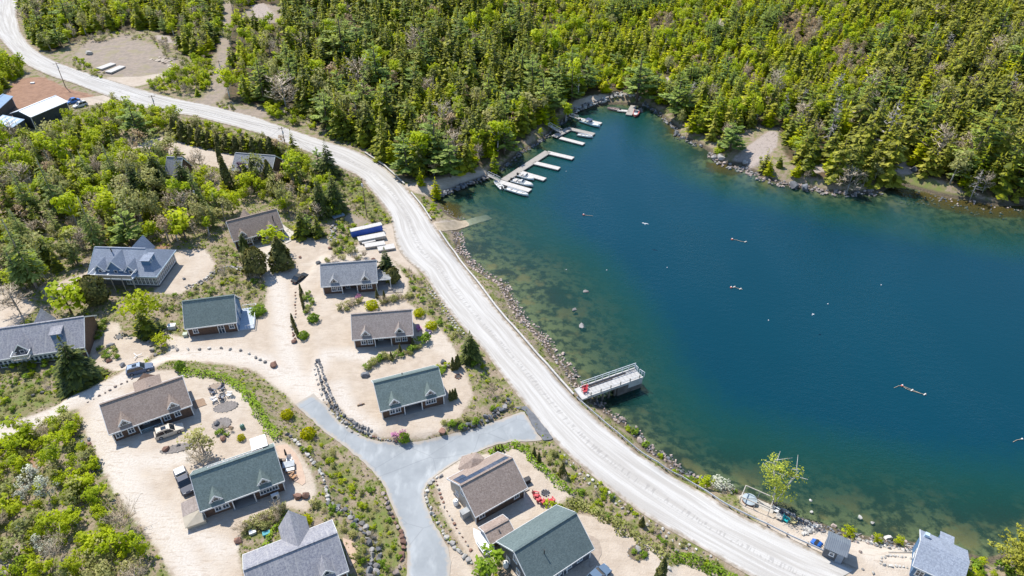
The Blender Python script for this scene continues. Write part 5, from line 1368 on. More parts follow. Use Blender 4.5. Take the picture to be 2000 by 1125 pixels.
# rip-rap slopes: the largest stones singly, the rest as one part
def riprap(label, pts, out, n, size, m, m2, p2, zlo=-.5):
    c = gpoly(pts); c = resample(c, 400); d = np.gradient(c, axis=0); d /= np.linalg.norm(d, axis=1)[:, None] + 1e-9; nn = np.stack([d[:, 1], -d[:, 0]], 1)
    o = thing('rock_bank', label, 'rock bank', (c[0][0], c[0][1], 0))
    V, F, off = [], [], 0; base = np.array(o.location)
    tot = 0
    for i in range(n):
        k = random.randrange(400); t = random.uniform(0, out) if not isinstance(out, tuple) else random.uniform(*out)
        x, y = c[k] + nn[k] * t * (1 if not isinstance(out, tuple) else 1)
        s = size * random.uniform(.55, 1.5); z = float(H(x, y)) + s * .12
        mm = m2 if random.random() < p2 else m
        me = random.choice(rocks(mm))
        if tot < 290:
            q = part('stone', me, None, o, (x - base[0], y - base[1], z), (random.uniform(-.5, .5), random.uniform(-.5, .5), random.uniform(0, 6.28))); q.scale = (s, s, s); tot += 1
        else:
            v = np.array([w.co for w in me.vertices]) * s; a = random.uniform(0, 6.28); ca, sa = math.cos(a), math.sin(a)
            v = np.stack([v[:, 0] * ca - v[:, 1] * sa + x - base[0], v[:, 0] * sa + v[:, 1] * ca + y - base[1], v[:, 2] + z], 1)
            F += [tuple(j + off for j in p.vertices) for p in me.polygons]; V.append(v); off += len(v)
    if V:
        me = bpy.data.meshes.new('stones'); me.from_pydata([tuple(p) for p in np.concatenate(V)], [], F); me.materials.append(m)
        q = bpy.data.objects.new('stones', me); COL.objects.link(q); q.parent = o; q['kind'] = 'stuff'
    return o
riprap('pinkish rip-rap bank along the lake between the boat ramp and the pier', [(893, 455), (898, 486), (917, 513), (946, 536), (982, 556), (1002, 592), (1022, 627), (1047, 647), (1069, 669), (1082, 697), (1107, 717), (1124, 747), (1135, 765)], (-1.6, 1.6), 640, .52, ST_PINK, ST_GREY, .45)
riprap('bank of brown stones between the gravel road and the lake, below the pier', [(1165, 785), (1180, 799), (1212, 824), (1237, 841), (1258, 865), (1271, 880), (1313, 902), (1326, 923), (1361, 938), (1433, 955)], (-1.2, 1.0), 260, .55, ST_PINK, ST_DARK, .4)
riprap('rocky shore edge right of the bare granite on the far shore', [(1385, 300), (1410, 321), (1457, 334), (1490, 352), (1537, 364), (1585, 372), (1620, 379), (1675, 381), (1720, 377)], (-1.5, 1.5), 230, 1.0, ST_GREY, ST_PINK, .5)
riprap('stony weed-covered shallows along the right shore', [(1745, 372), (1800, 377), (1850, 390), (1900, 397), (1960, 408), (2030, 408)], (-1.0, 7.0), 170, .6, ST_PINK, ST_DARK, .4)
riprap('low rocky edge of the cove between the curved path and the point', [(1255, 209), (1285, 222), (1302, 238), (1320, 255), (1322, 268), (1350, 280), (1370, 288)], (-1.0, 1.0), 110, .9, ST_DARK, ST_GREY, .5)
riprap('dark rocks along the bank under the long dock', [(960, 346), (990, 325), (1015, 304), (1045, 283), (1072, 268), (1088, 250), (1110, 232)], (-1.0, .6), 130, .8, ST_DARK, ST_GREY, .4)
riprap('dark stony shallows between the metal-roofed shed and the shore house', [(1520, 992), (1563, 1014), (1608, 1027), (1640, 1039), (1713, 1054), (1790, 1063)], (-.4, 2.2), 220, .5, ST_DARK, ST_PINK, .3)
riprap('scattered stones on the sandy beach beside the boat ramp', [(862, 405), (880, 422), (900, 431)], (-2, .5), 50, .4, ST_PINK, ST_GREY, .3)

def boulder(px, py, wpx, m, label, sz=.7, group=None):
    p = at(px, py); s = wpx * mpp(px, py)
    me = rock_mesh(int(px * 3 + py), 1, .8, sz, 22); me.materials.append(m)
    o = bpy.data.objects.new('boulder', me); COL.objects.link(o); z = p.z + s * sz * .25
    if p.z < -.3: z = max(p.z + s * sz * .25, .05 - s * sz * .2)
    o.location = (p.x, p.y, z); o.scale = (s, s, s); o.rotation_euler = (0, 0, random.uniform(0, 6.28)); return tag(o, label, 'boulder', group)
for px, py, w, m, lb in [
    (581, 972, 20, ST_RED, 'left half of the huge split brown boulder below the green-roofed house with the pickup'), (597, 970, 20, ST_RED, 'right half of the huge split brown boulder below the green-roofed house with the pickup'),
    (864, 846, 20, ST_RED, 'rust-red boulder at the pavement edge below the green-roofed cottage'), (714, 734, 19, ST_DARK, 'dark boulder at the lower end of the curved bed'), (535, 714, 18, ST_RED, 'brown boulder at the tip of the drive junction'),
    (325, 878, 17, ST_RED, 'brown boulder below the beige car'), (349, 871, 9, ST_DARK, 'small dark boulder right of the brown boulder below the beige car'), (465, 1058, 20, ST_RED, 'brown boulder at the corner of the house at the bottom edge'),
    (1245, 1075, 21, ST_GREY, 'grey boulder in the oval bed right of the dark green roof'), (1321, 1076, 11, ST_PINK, 'pinkish boulder inside the hedge along the lower gravel road'), (1306, 1110, 11, ST_WHITE, 'pale boulder beside the pointed cedar at the bottom edge'),
    (645, 486, 10, ST_RED, 'brown boulder lying on the gravel turning place'), (586, 503, 8, ST_RED, 'small boulder beside the fat cone-shaped cedar'), (206, 728, 16, ST_RED, 'brown boulder beside the drive left of the blue car'),
    (240, 715, 14, ST_DARK, 'dark flat boulder above the blue car'), (267, 714, 8, ST_RED, 'small brown boulder just behind the blue car'), (213, 706, 13, ST_RED, 'boulder in the lower end of the oval bed'), (217, 677, 18, ST_GREY, 'grey boulder in the top of the oval bed'),
    (65, 773, 10, ST_GREY, 'left one of two grey boulders in the garden at the left edge'), (83, 767, 10, ST_GREY, 'right one of two grey boulders in the garden at the left edge'), (122, 770, 10, ST_RED, 'brown boulder by the drive below the big dark spruce'),
    (866, 708, 14, ST_DARK, 'dark boulder above the roof corner of the green-roofed cottage'), (874, 716, 14, ST_GREY, 'grey boulder above the roof corner of the green-roofed cottage'), (575, 668, 13, ST_RED, 'brown boulder at the lower end of the row of slim cedars'),
    (452, 836, 11, ST_RED, 'upright brown boulder behind the green-roofed house with the pickup'), (424, 828, 14, ST_DARK, 'dark boulder in the round bed behind the green-roofed house with the pickup'), (436, 858, 16, ST_RED, 'brown boulder right of the rounded golden-olive tree'),
    (622, 706, 12, ST_DARK, 'dark boulder at the top end of the rock wall by the drive'), (729, 508, 10, ST_RED, 'brown boulder at the back corner of the grey-roofed cottage'), (622, 515, 12, ST_DARK, 'dark boulder at the left back corner of the grey-roofed cottage'), (360, 545, 8, ST_DARK, 'small dark boulder in the sandy yard right of the big house'),
    (1143, 580, 15, ST_GREY, 'submerged rock off the west shore, topmost of three'), (1121, 611, 12, ST_GREY, 'submerged rock off the west shore, middle of three'), (1136, 642, 19, ST_GREY, 'submerged rock off the west shore, lowest of three'), (1100, 692, 10, ST_PINK, 'brown rock at the water edge above the pier'),
    (1124, 735, 10, ST_GREY, 'grey rock at the water edge next to the pier'), (1217, 822, 14, ST_PINK, 'brown rock at the water edge just below the pier'), (1249, 861, 15, ST_PINK, 'pinkish boulder at the water edge below the pier'), (1305, 897, 12, ST_DARK, 'dark pointed boulder in the water beside the guard rail bend'),
    (1678, 1013, 12, ST_WHITE, 'pale rounded rock in the shallows right of the metal-roofed shed'), (1703, 1023, 11, ST_WHITE, 'second pale rock in the shallows, right of the first'), (1581, 983, 8, ST_WHITE, 'small pale rock in the shallows right of the birch, upper one'), (1584, 1002, 8, ST_WHITE, 'small pale rock in the shallows right of the birch, lower one'),
    (1733, 1052, 18, ST_WHITE, 'big pale boulder on the shore left of the shore house'), (1628, 1028, 12, ST_PINK, 'pinkish boulder on the shore behind the metal-roofed shed'), (1705, 1120, 9, ST_WHITE, 'pale boulder at the bottom edge on the shore lot'), (1685, 1112, 7, ST_GREY, 'small grey boulder at the bottom edge on the shore lot'),
    (1680, 1078, 9, ST_PINK, 'brown boulder at the right corner of the metal-roofed shed'), (1410, 305, 20, ST_WHITE, 'pale boulder on the point left of the bare granite'), (1395, 310, 16, ST_GREY, 'grey boulder on the point left of the bare granite'), (1320, 262, 16, ST_GREY, 'flat pale rock at the water edge of the cove'),
    (1252, 206, 24, ST_GREY, 'large grey boulder at the right end of the cove path'), (1456, 318, 14, ST_WHITE, 'pale slab at the foot of the bare granite'), (1459, 330, 10, ST_DARK, 'dark boulder in front of the bare granite'), (1785, 333, 18, ST_DARK, 'dark boulder above the green strip on the right shore'),
    (1550, 365, 24, ST_DARK, 'dark ledge rock at the far water edge, left one'), (1575, 362, 26, ST_DARK, 'dark ledge rock at the far water edge, right one'), (705, 790, 9, ST_PINK, 'flat stone lying in the yard left of the green-roofed cottage'), (175, 106, 15, ST_WHITE, 'white covered object shaped like a boulder beside the bush in the clearing')]:
    boulder(px, py, w, m, lb)
for i, (px, py) in enumerate([(347, 684), (367, 683), (390, 683), (409, 681), (432, 681), (450, 683), (470, 685), (487, 691), (500, 699), (508, 703), (518, 708)]):
    boulder(px, py, 8.5, ST_WHITE if i % 2 else ST_GREY, 'rounded stone in the spaced row along the curve of the drive', group='spaced stones along the curve of the drive')

# ------------------------------------------------------------------ guard rails, poles, wires
PALERAIL = plain('sun_bleached_timber', (.60, .57, .53), (.46, .43, .39), 2, .85, .2)
def guard_rail(label, pts, wood=False):
    c = gpoly(pts); ln = np.linalg.norm(np.diff(c, axis=0), axis=1).sum(); n = max(3, int(ln / 1.5)); c = resample(c, n)
    o = thing('guard_rail', label, 'guard rail', (c[0][0], c[0][1], 0)); b = MB(); P = [Vector((x - c[0][0], y - c[0][1], float(H(x, y)))) for x, y in c]
    for i in range(n - 1):
        a, q = P[i], P[i + 1]
        if wood: b.bar(a + Vector((0, 0, .45)), q + Vector((0, 0, .45)), .34, .3)
        else:
            for z, w in ((.74, .07), (.66, .03), (.58, .07), (.50, .03)): b.bar(a + Vector((0, 0, z)), q + Vector((0, 0, z)), w, .10)
    part('rail', b, PALERAIL if wood else STEEL, o)
    pm = MB().box(-.09, .09, -.09, .09, -.8, .78 if not wood else .35).mesh('post'); st = 2
    d = P[1] - P[0]
    for i in range(0, n, st):
        off = Vector((0, 0, 0))
        if not wood:
            t = (P[min(i + 1, n - 1)] - P[max(i - 1, 0)]).normalized(); off = Vector((-t.y, t.x, 0)) * .13
        part('post', pm, WOOD, o, P[i] + off)
guard_rail('pale guard rail on the outer side of the upper road bend', [(713, 300), (730, 311), (750, 324), (770, 342), (790, 361)], True)
guard_rail('short guard rail between the dock path and the boat ramp', [(803, 378), (815, 392), (827, 407), (842, 431)], True)
guard_rail('long straight guard rail from the boat ramp to the pier', [(858, 453), (873, 475), (889, 496), (912, 528), (937, 558), (968, 600), (1002, 639), (1028, 669), (1052, 697), (1075, 722), (1097, 747), (1120, 773)], True)
guard_rail('long curved steel guard rail from the pier to the metal-roofed shed', [(1126, 780), (1163, 813), (1195, 841), (1228, 868), (1273, 901), (1300, 919), (1328, 933), (1373, 960), (1400, 979), (1428, 995), (1465, 1013), (1500, 1029), (1527, 1043), (1552, 1055), (1588, 1071), (1617, 1085)])

POLES = {}
def pole(px, py, ty, label, arm=True, rz=0.0):
    p = at(px, py); h = min(13, max(6, tall(px, py, ty))); o = thing('utility_pole', label, 'utility pole', p, rz)
    part('pole', MB().tube((0, 0, -1), (0, 0, h), .16, .10, 8), WOOD, o)
    if arm:
        part('crossarm', MB().bar((-1.1, .12, h - .5), (1.1, .12, h - .5), .1, .12), WOOD, o); im = MB().lathe([(.05, 0), (.07, .1), (.04, .2)], 6).mesh('insulator')
        for x in (-1.0, 0, 1.0): part('insulator', im, PALEW, o, (x, .12, h - .44))
    part('transformer', MB().lathe([(.2, 0), (.22, .05), (.22, .75), (.15, .85)], 10), STEEL, o, (.1, -.32, h - 2.2))
    POLES[label] = Vector((p.x, p.y, p.z + h - .3)); return o
pole(128, 170, 122, 'utility pole beside the reddish yard left of the upper road', rz=.5)
pole(306, 219, 192, 'utility pole at the lower edge of the upper road above the cedar row', rz=.4)
pole(557, 283, 248, 'utility pole beside the upper road right of the cedar row', rz=.3)
pole(717, 424, 348, 'utility pole on the grassy bank inside the road bend', rz=-.4)
pole(436, 156, 118, 'utility pole beside the dirt track into the forest', rz=.2)
pole(393, 420, 362, 'pale utility pole among the spruces in the mixed wood', arm=False)
def wire(a, b, label, sag=.8):
    bm_ = MB(); n = 14; P = [a.lerp(b, i / n) - Vector((0, 0, sag * 4 * (i / n) * (1 - i / n))) for i in range(n + 1)]
    for i in range(n): bm_.tube(P[i], P[i + 1], .025, .025, 4)
    solo('power_line', bm_, BLACK, label, 'power line')
PN = list(POLES); W_ = lambda s: POLES[[k for k in PN if s in k][0]]
seq = ['reddish yard', 'above the cedar row', 'right of the cedar row', 'inside the road bend']
names = ['left', 'middle', 'right']
for i in range(3):
    a, b = W_(seq[i]), W_(seq[i + 1])
    for k, dz in enumerate((0, -.7)): wire(a + Vector((0, 0, dz)), b + Vector((0, 0, dz)), f'{"upper" if k == 0 else "lower"} power line on the {names[i]} span beside the upper road')
wire(W_('right of the cedar row'), W_('among the spruces'), 'power line running down into the mixed wood')
wire(W_('dirt track'), W_('above the cedar row'), 'power line crossing the upper road near the dirt track')

# ------------------------------------------------------------------ pier
def pier():
    # deck corners seen in the photo (deck is about 2.6 m above the lake)
    zd = 2.75
    a = Vector((*map(float, plane(1132, 756, zd)), 0)); b = Vector((*map(float, plane(1239, 721, zd)), 0)); c_ = Vector((*map(float, plane(1246, 738, zd)), 0)); d_ = Vector((*map(float, plane(1136, 779, zd)), 0))
    ax = ((b - a) + (c_ - d_)).normalized(); L = ((b - a).length + (c_ - d_).length) / 2; rt = Vector((ax.y, -ax.x, 0)); Wd = 3.1
    o = thing('pier', 'white concrete pier with railings reaching from the road into the lake', 'pier', (a.x, a.y, 0), math.atan2(ax.y, ax.x))
    CONC = plain('pale_concrete', (.58, .56, .53), (.46, .44, .41), 1.2, .85, .2); DC = plain('dark_wet_concrete', (.20, .18, .16), (.10, .09, .08), .8, .8, .3)
    part('deck', MB().box(-1.2, L, -Wd, 0, zd - .35, zd), CONC, o)
    pl = MB().box(0, L / 14 - .03, -Wd + .5, -.4, 0, .06).mesh('deck_slab')
    for k in range(14): part('deck_slab', pl, plain('worn_white_concrete', (.53, .515, .49), (.42, .405, .385), 1.5, .85, .2, rnd=.05), o, (k * L / 14, 0, zd))
    part('kerb', MB().box(0, L, -.3, -.05, zd, zd + .28).box(0, L, -Wd + .05, -Wd + .3, zd, zd + .18), CONC, o)
    part('crib_wall', MB().box(L * .55, L - .1, -Wd + .15, -.15, -6, zd - .36), DC, o)
    part('end_face', MB().box(L * .74, L - .05, -Wd + .1, -Wd + .16, 1.2, zd - .36), CONC, o)
    pm = MB().tube((0, 0, -5), (0, 0, zd - .35), .2, .2, 8).mesh('pile')
    for k in range(5):
        for y in (-.5, -Wd + .5): part('pile', pm, DC, o, (L * (.08 + .11 * k), y, 0))
    RAIL = plain('pale_rail_paint', (.60, .64, .66), None, 1)
    def rail(p, q, n, h=1.15):
        p = Vector(p); q = Vector(q); b = MB(); b.bar(p + Vector((0, 0, h)), q + Vector((0, 0, h)), .1, .1); b.bar(p + Vector((0, 0, h * .55)), q + Vector((0, 0, h * .55)), .08, .08); part('rail', b, RAIL, o)
        m = MB().box(-.06, .06, -.06, .06, 0, h + .03).mesh('rail_post')
        for i in range(n + 1): part('rail_post', m, RAIL, o, p.lerp(q, i / n))
    rail((.4, -.12, zd + .28), (L, -.12, zd + .28), 8); rail((L - .1, -.12, zd), (L - .1, -1.2, zd), 2); rail((L - .05, -1.7, zd), (L + .3, -Wd + .2, zd), 2)
    m = MB().box(-.09, .09, -.09, .09, -.2, 1.0).mesh('bollard')
    for k in range(6): part('bollard', m, PALEW, o, (.8 + k * (L - 1.2) / 5.2, -Wd + .15, zd))
    part('chain_rail', MB().bar((.8, -Wd + .15, zd + .75), (L - .4, -Wd + .15, zd + .75), .05, .05), RAIL, o)
    part('pipe_run', MB().bar((1.5, -.6, zd + .12), (L * .8, -.6, zd + .12), .14, .12).bar((1.5, -.9, zd + .1), (L * .55, -.9, zd + .1), .1, .1), WOOD, o)
    return o, L, zd
PIER, PL, PZ = pier()

# ------------------------------------------------------------------ floating docks
DOCKW = plain('sun_bleached_deck', (.62, .59, .55), (.48, .45, .41), 1.5, .85, .2, stretch=(6, .5, 1)); DOCKG = plain('greyed_deck', (.42, .385, .34), (.31, .28, .25), 1.5, .85, .2, stretch=(6, .5, 1)); FLOAT = plain('black_float', (.03, .03, .035), None, 1)
def dock(label, p0, p1, wd=1.9, m=None, z=.55, name='floating_dock', base=0.0):
    a = Vector((*map(float, plane(p0[0], p0[1], z)), 0)); b = Vector((*map(float, plane(p1[0], p1[1], z)), 0)); d = b - a; L = d.length
    o = thing(name, label, 'dock', (a.x, a.y, base), math.atan2(d.y, d.x))
    n = max(2, round(L / 2.4)); pm = MB().box(.015, L / n - .015, -wd / 2, wd / 2, z - .12, z).mesh('deck_section')
    for k in range(n): part('deck_section', pm, m or DOCKW, o, (k * L / n, 0, 0))
    part('frame', MB().box(0, L, -wd / 2 - .06, -wd / 2, z - .3, z + .03).box(0, L, wd / 2, wd / 2 + .06, z - .3, z + .03).box(L, L + .06, -wd / 2 - .06, wd / 2 + .06, z - .3, z + .03), PALEW, o)
    fm = MB().box(-.5, .5, -wd / 2 + .1, wd / 2 - .1, -.35, z - .3).mesh('float_block')
    for k in range(n): part('float_block', fm, FLOAT, o, ((k + .5) * L / n, 0, 0))
    return o
dock('long grey walkway of the nearest docks running along the dark bank', (984, 352), (1070, 296), 2.3, DOCKG)
dock('white finger dock at the far end of the nearest docks', (1068, 297), (1119, 309), 2.0)
dock('white finger dock second from the far end of the nearest docks', (1042, 317), (1092, 329), 2.0)
dock('white finger dock behind the two moored motorboats', (1016, 336), (1064, 350), 2.0)
dock('white finger dock with boat lifts nearest to the camera', (974, 354), (1035, 372), 2.1)
dock('grey cross walkway of the small dock in the middle of the cove', (1082, 267), (1112, 251), 2.2, DOCKG)
dock('white finger dock on the near side of the small middle dock', (1094, 269), (1140, 281), 1.8)
dock('pale finger dock on the far side of the small middle dock', (1108, 250), (1160, 262), 2.0, DOCKG)
dock('narrow pale dock where the blue-canopied boat is moored', (1128, 231), (1174, 241), 1.7)
dock('grey dock at the head of the cove under the boulder', (1238, 206), (1228, 224), 2.2, DOCKG)
dock('low pale float reaching left from the dock at the head of the cove', (1230, 217), (1206, 215), 1.6)
def gangway(label, p0, p1, z0, z1):
    a = Vector((*map(float, plane(p0[0], p0[1], z0)), z0)); b = Vector((*map(float, plane(p1[0], p1[1], z1)), z1)); o = thing('gangway', label, 'gangway', (a.x, a.y, 0)); a_ = Vector((0, 0, z0)); b_ = Vector((b.x - a.x, b.y - a.y, z1))
    part('walkway', MB().bar(a_, b_, 1.1, .1), PALEW, o); s = (b_ - a_).cross(Vector((0, 0, 1))).normalized() * .55
    for k in (-1, 1):
        r = MB(); r.bar(a_ + s * k + Vector((0, 0, 1)), b_ + s * k + Vector((0, 0, 1)), .07, .07)
        for q in range(5): p = a_.lerp(b_, q / 4) + s * k; r.bar(p, p + Vector((0, 0, 1)), .06, .06, (1, 0, 0))
        part('handrail', r, WHITE, o)
gangway('railed gangway from the block wall to the nearest docks', (953, 342), (976, 353), 2.2, .7)
gangway('railed gangway down to the small middle dock', (1072, 245), (1096, 259), 2.4, .7)
gangway('pale gangway down to the blue-canopied boat', (1112, 226), (1130, 232), 2.0, .7)

# ------------------------------------------------------------------ boats
def hull(L, Wd, Hh, bow=.35):
    b = MB(); secs = []
    for t in (0, .15, .4, .62, .8, .92, 1.0):
        w = Wd / 2 * (1 if t < 1 - bow else max(.03, math.cos((t - 1 + bow) / bow * math.pi / 2) ** .8)); zb = .12 + .5 * Hh * max(0, (t - .6) / .4) ** 2; top = Hh * (1 + .18 * t)
        x = t * L; secs.append([(x, -w, top), (x, -w * .92, Hh * .5), (x, -w * .25, zb - .25), (x, w * .25, zb - .25), (x, w * .92, Hh * .5), (x, w, top), (x, w - .14 if w > .2 else w * .5, top), (x, max(w - .2, .01), top - .38), (x, -max(w - .2, .01), top - .38), (x, -(w - .14 if w > .2 else w * .5), top)])
    b.loft(secs); return b
FIB = plain('white_fibreglass', (.78, .78, .76), (.68, .68, .66), 1, .3); TEAL = plain('pale_blue_gelcoat', (.52, .72, .80), None, 1, .3); NAVY = plain('navy_canvas', (.05, .085, .17), (.035, .06, .13), 2, .8); REDP = plain('faded_red_paint', (.58, .17, .15), (.45, .11, .10), 1, .5)
def boat(label, p0, p1, wd, m, extra='console', z=0.0, canopy=None, name='motorboat'):
    a = Vector((*map(float, plane(p0[0], p0[1], z + .6)), z)); b = Vector((*map(float, plane(p1[0], p1[1], z + .6)), z)); d = b - a; L = d.length
    o = thing(name, label, 'boat', a, math.atan2(d.y, d.x)); part('hull', hull(L, wd, .75), m, o)
    if extra in ('console', 'cabin'):
        c = MB(); c.loft([[(L * .42, -wd * .3, .5), (L * .42, wd * .3, .5), (L * .42, wd * .28, 1.35), (L * .42, -wd * .28, 1.35)], [(L * .58, -wd * .28, .5), (L * .58, wd * .28, .5), (L * .55, wd * .22, 1.2), (L * .55, -wd * .22, 1.2)]]); part('console', c, FIB, o)
        part('windscreen', MB().slab([(L * .56, -wd * .36, 1.2), (L * .56, wd * .36, 1.2), (L * .52, wd * .33, 1.62), (L * .52, -wd * .33, 1.62)], .04), DARKG, o)
        part('foredeck', MB().slab([(L * .62, -wd * .4, .88), (L * .9, -wd * .16, .95), (L * .9, wd * .16, .95), (L * .62, wd * .4, .88)], .08), FIB, o)
        part('seat', MB().box(L * .12, L * .22, -wd * .35, wd * .35, .4, .8).box(L * .32, L * .38, -wd * .2, wd * .2, .4, 1.0), plain('boat_seat', (.60, .56, .50), None, 1), o)
    if extra == 'thwarts':
        t = MB()
        for f in (.2, .45, .68): t.box(L * f, L * f + .3, -wd * .42, wd * .42, .5, .58)
        part('thwart', t, PALEW, o)
    if extra != 'none':
        e = MB().box(-.45, .05, -.2, .2, .45, 1.15).box(-.3, -.1, -.08, .08, -.5, .45); part('outboard', e, BLACK, o)
    if canopy:
        part('canopy', MB().slab([(L * .3, -wd * .42, 2.0), (L * .56, -wd * .42, 2.0), (L * .56, wd * .42, 2.0), (L * .3, wd * .42, 2.0)], .1), canopy, o); p = MB()
        for x in (.31, .55):
            for y in (-.4, .4): p.tube((L * x, wd * y, .7), (L * x, wd * y, 1.95), .03, .03, 5)
        part('canopy_frame', p, STEEL, o)
    return o
boat('pale blue motorboat with a navy canopy moored at the narrow dock', (1134, 235), (1172, 247), 2.2, TEAL, canopy=NAVY)
boat('open pale boat moored at the far finger of the small middle dock', (1128, 262), (1158, 267), 1.8, FIB, 'thwarts')
boat('larger white motorboat with windscreen moored between finger docks', (1000, 351), (1041, 362), 2.4, FIB)
boat('smaller white motorboat moored beside the larger one', (1012, 341), (1043, 350), 2.0, FIB)
boat('white skiff moored left of the nearest gangway', (980, 367), (966, 353), 1.7, FIB, 'thwarts')
boat('low white raft-like boat moored along the nearest finger dock', (988, 367), (1032, 381), 1.8, FIB, 'thwarts', name='rowing_boat')
boat('red and white boat moored right of the dock at the head of the cove', (1245, 214), (1240, 227), 2.2, REDP, 'console')
boat('pinkish open boat at the left end of the low float', (1210, 214), (1186, 211), 1.6, plain('pinkish_hull', (.62, .45, .40), None, 1), 'thwarts')
boat('white boat stored on land beside the small brown garden shed', (956, 1077), (932, 1044), 2.0, FIB, 'none', z=float(at(945, 1062).z) + .3, name='stored_boat')
part('deck_cover', MB().slab([(.4, -.8, .85), (3.2, -.75, .88), (4.6, 0, .95), (3.2, .75, .88), (.4, .8, .85)], .06), WHITE, [o for o in COL.objects if o.name.startswith('stored_boat')][0])

# kayaks lying side by side
KBLUE = plain('blue_kayak_plastic', (.03, .16, .55), (.02, .12, .45), 1, .35)
def kayak(label, p0, p1, m, group=None):
    a = at(*p0); b = at(*p1); d = b - a; L = d.length; o = thing('kayak', label, 'kayak', a, math.atan2(d.y, d.x), group); secs = []
    for t in (0, .12, .3, .5, .7, .88, 1): w = max(.03, .36 * math.sin(math.pi * min(max(t, .02), .98)) ** .7); x = t * L; secs.append([(x, -w, .2), (x, -w * .6, .02), (x, w * .6, .02), (x, w, .2), (x, w * .5, .36), (x, -w * .5, .36)])
    part('hull', MB().loft(secs), m, o, smooth=True); part('cockpit', MB().lathe([(.28, .34), (.28, .39)], 10), BLACK, o, (L * .48, 0, 0))
for i, lb in enumerate(['blue kayak beside the white rocks, the one nearest the lake', 'blue kayak beside the white rocks, middle one of three', 'blue kayak beside the white rocks, the one nearest the road']): kayak(lb, (1586 - i * 2, 1054 + i * 2.6), (1607 - i * 2, 1064 + i * 2.6), KBLUE)

# stored dock floats and boxes at the boat lot
def slab_thing(name, cat, label, p0, p1, wd, h, m, m2=None, z0=.15):
    a = at(*p0); b = at(*p1); d = b - a; L = d.length; o = thing(name, label, cat, a, math.atan2(d.y, d.x))
    part('deck', MB().box(0, L, -wd / 2, wd / 2, h - .12, h), m, o); part('side', MB().box(.06, L - .06, -wd / 2 + .05, wd / 2 - .05, z0, h - .121), m2 or PALEW, o)
    bk = MB().box(-.1, .1, -wd / 2, wd / 2, -.3, z0).mesh('block')
    for f in (.15, .85): part('block', bk, WOOD, o, (L * f, 0, 0))
    return o
BLUEP = plain('bright_blue_plastic', (.03, .11, .50), (.02, .09, .42), 1, .4)
slab_thing('dock_float', 'dock float', 'long white dock float with bright blue sides in the boat lot', (686, 462), (747, 450), 1.6, 1.9, DOCKW, BLUEP)
slab_thing('dock_float', 'dock float', 'wide white dock float just below the blue-sided one', (700, 473), (753, 464), 2.1, 1.0, DOCKW)
slab_thing('dock_float', 'dock float', 'short white dock float with a teal spot, third from the top', (707, 477), (733, 472), 1.5, .6, DOCKW)
slab_thing('dock_float', 'dock float', 'white dock float fourth from the top in the boat lot', (713, 484), (752, 479), 1.9, .7, DOCKW)
slab_thing('dock_float', 'dock float', 'pale dock float at the lower end of the boat lot', (738, 489), (771, 484), 2.2, .6, DOCKW)
slab_thing('dock_float', 'dock float', 'white slab float in the gravel clearing, left one of two', (194, 137), (222, 126), 3.0, .7, DOCKW)
slab_thing('dock_float', 'dock float', 'white slab float in the gravel clearing, right one of two', (212, 144), (240, 131), 3.0, .7, DOCKW)
slab_thing('pallet', 'pallet', 'pale blue-grey frame lying in the dark corner above the boat lot', (650, 427), (672, 421), 1.8, .5, plain('bluish_grey_boards', (.33, .40, .45), None, 2), WOOD)

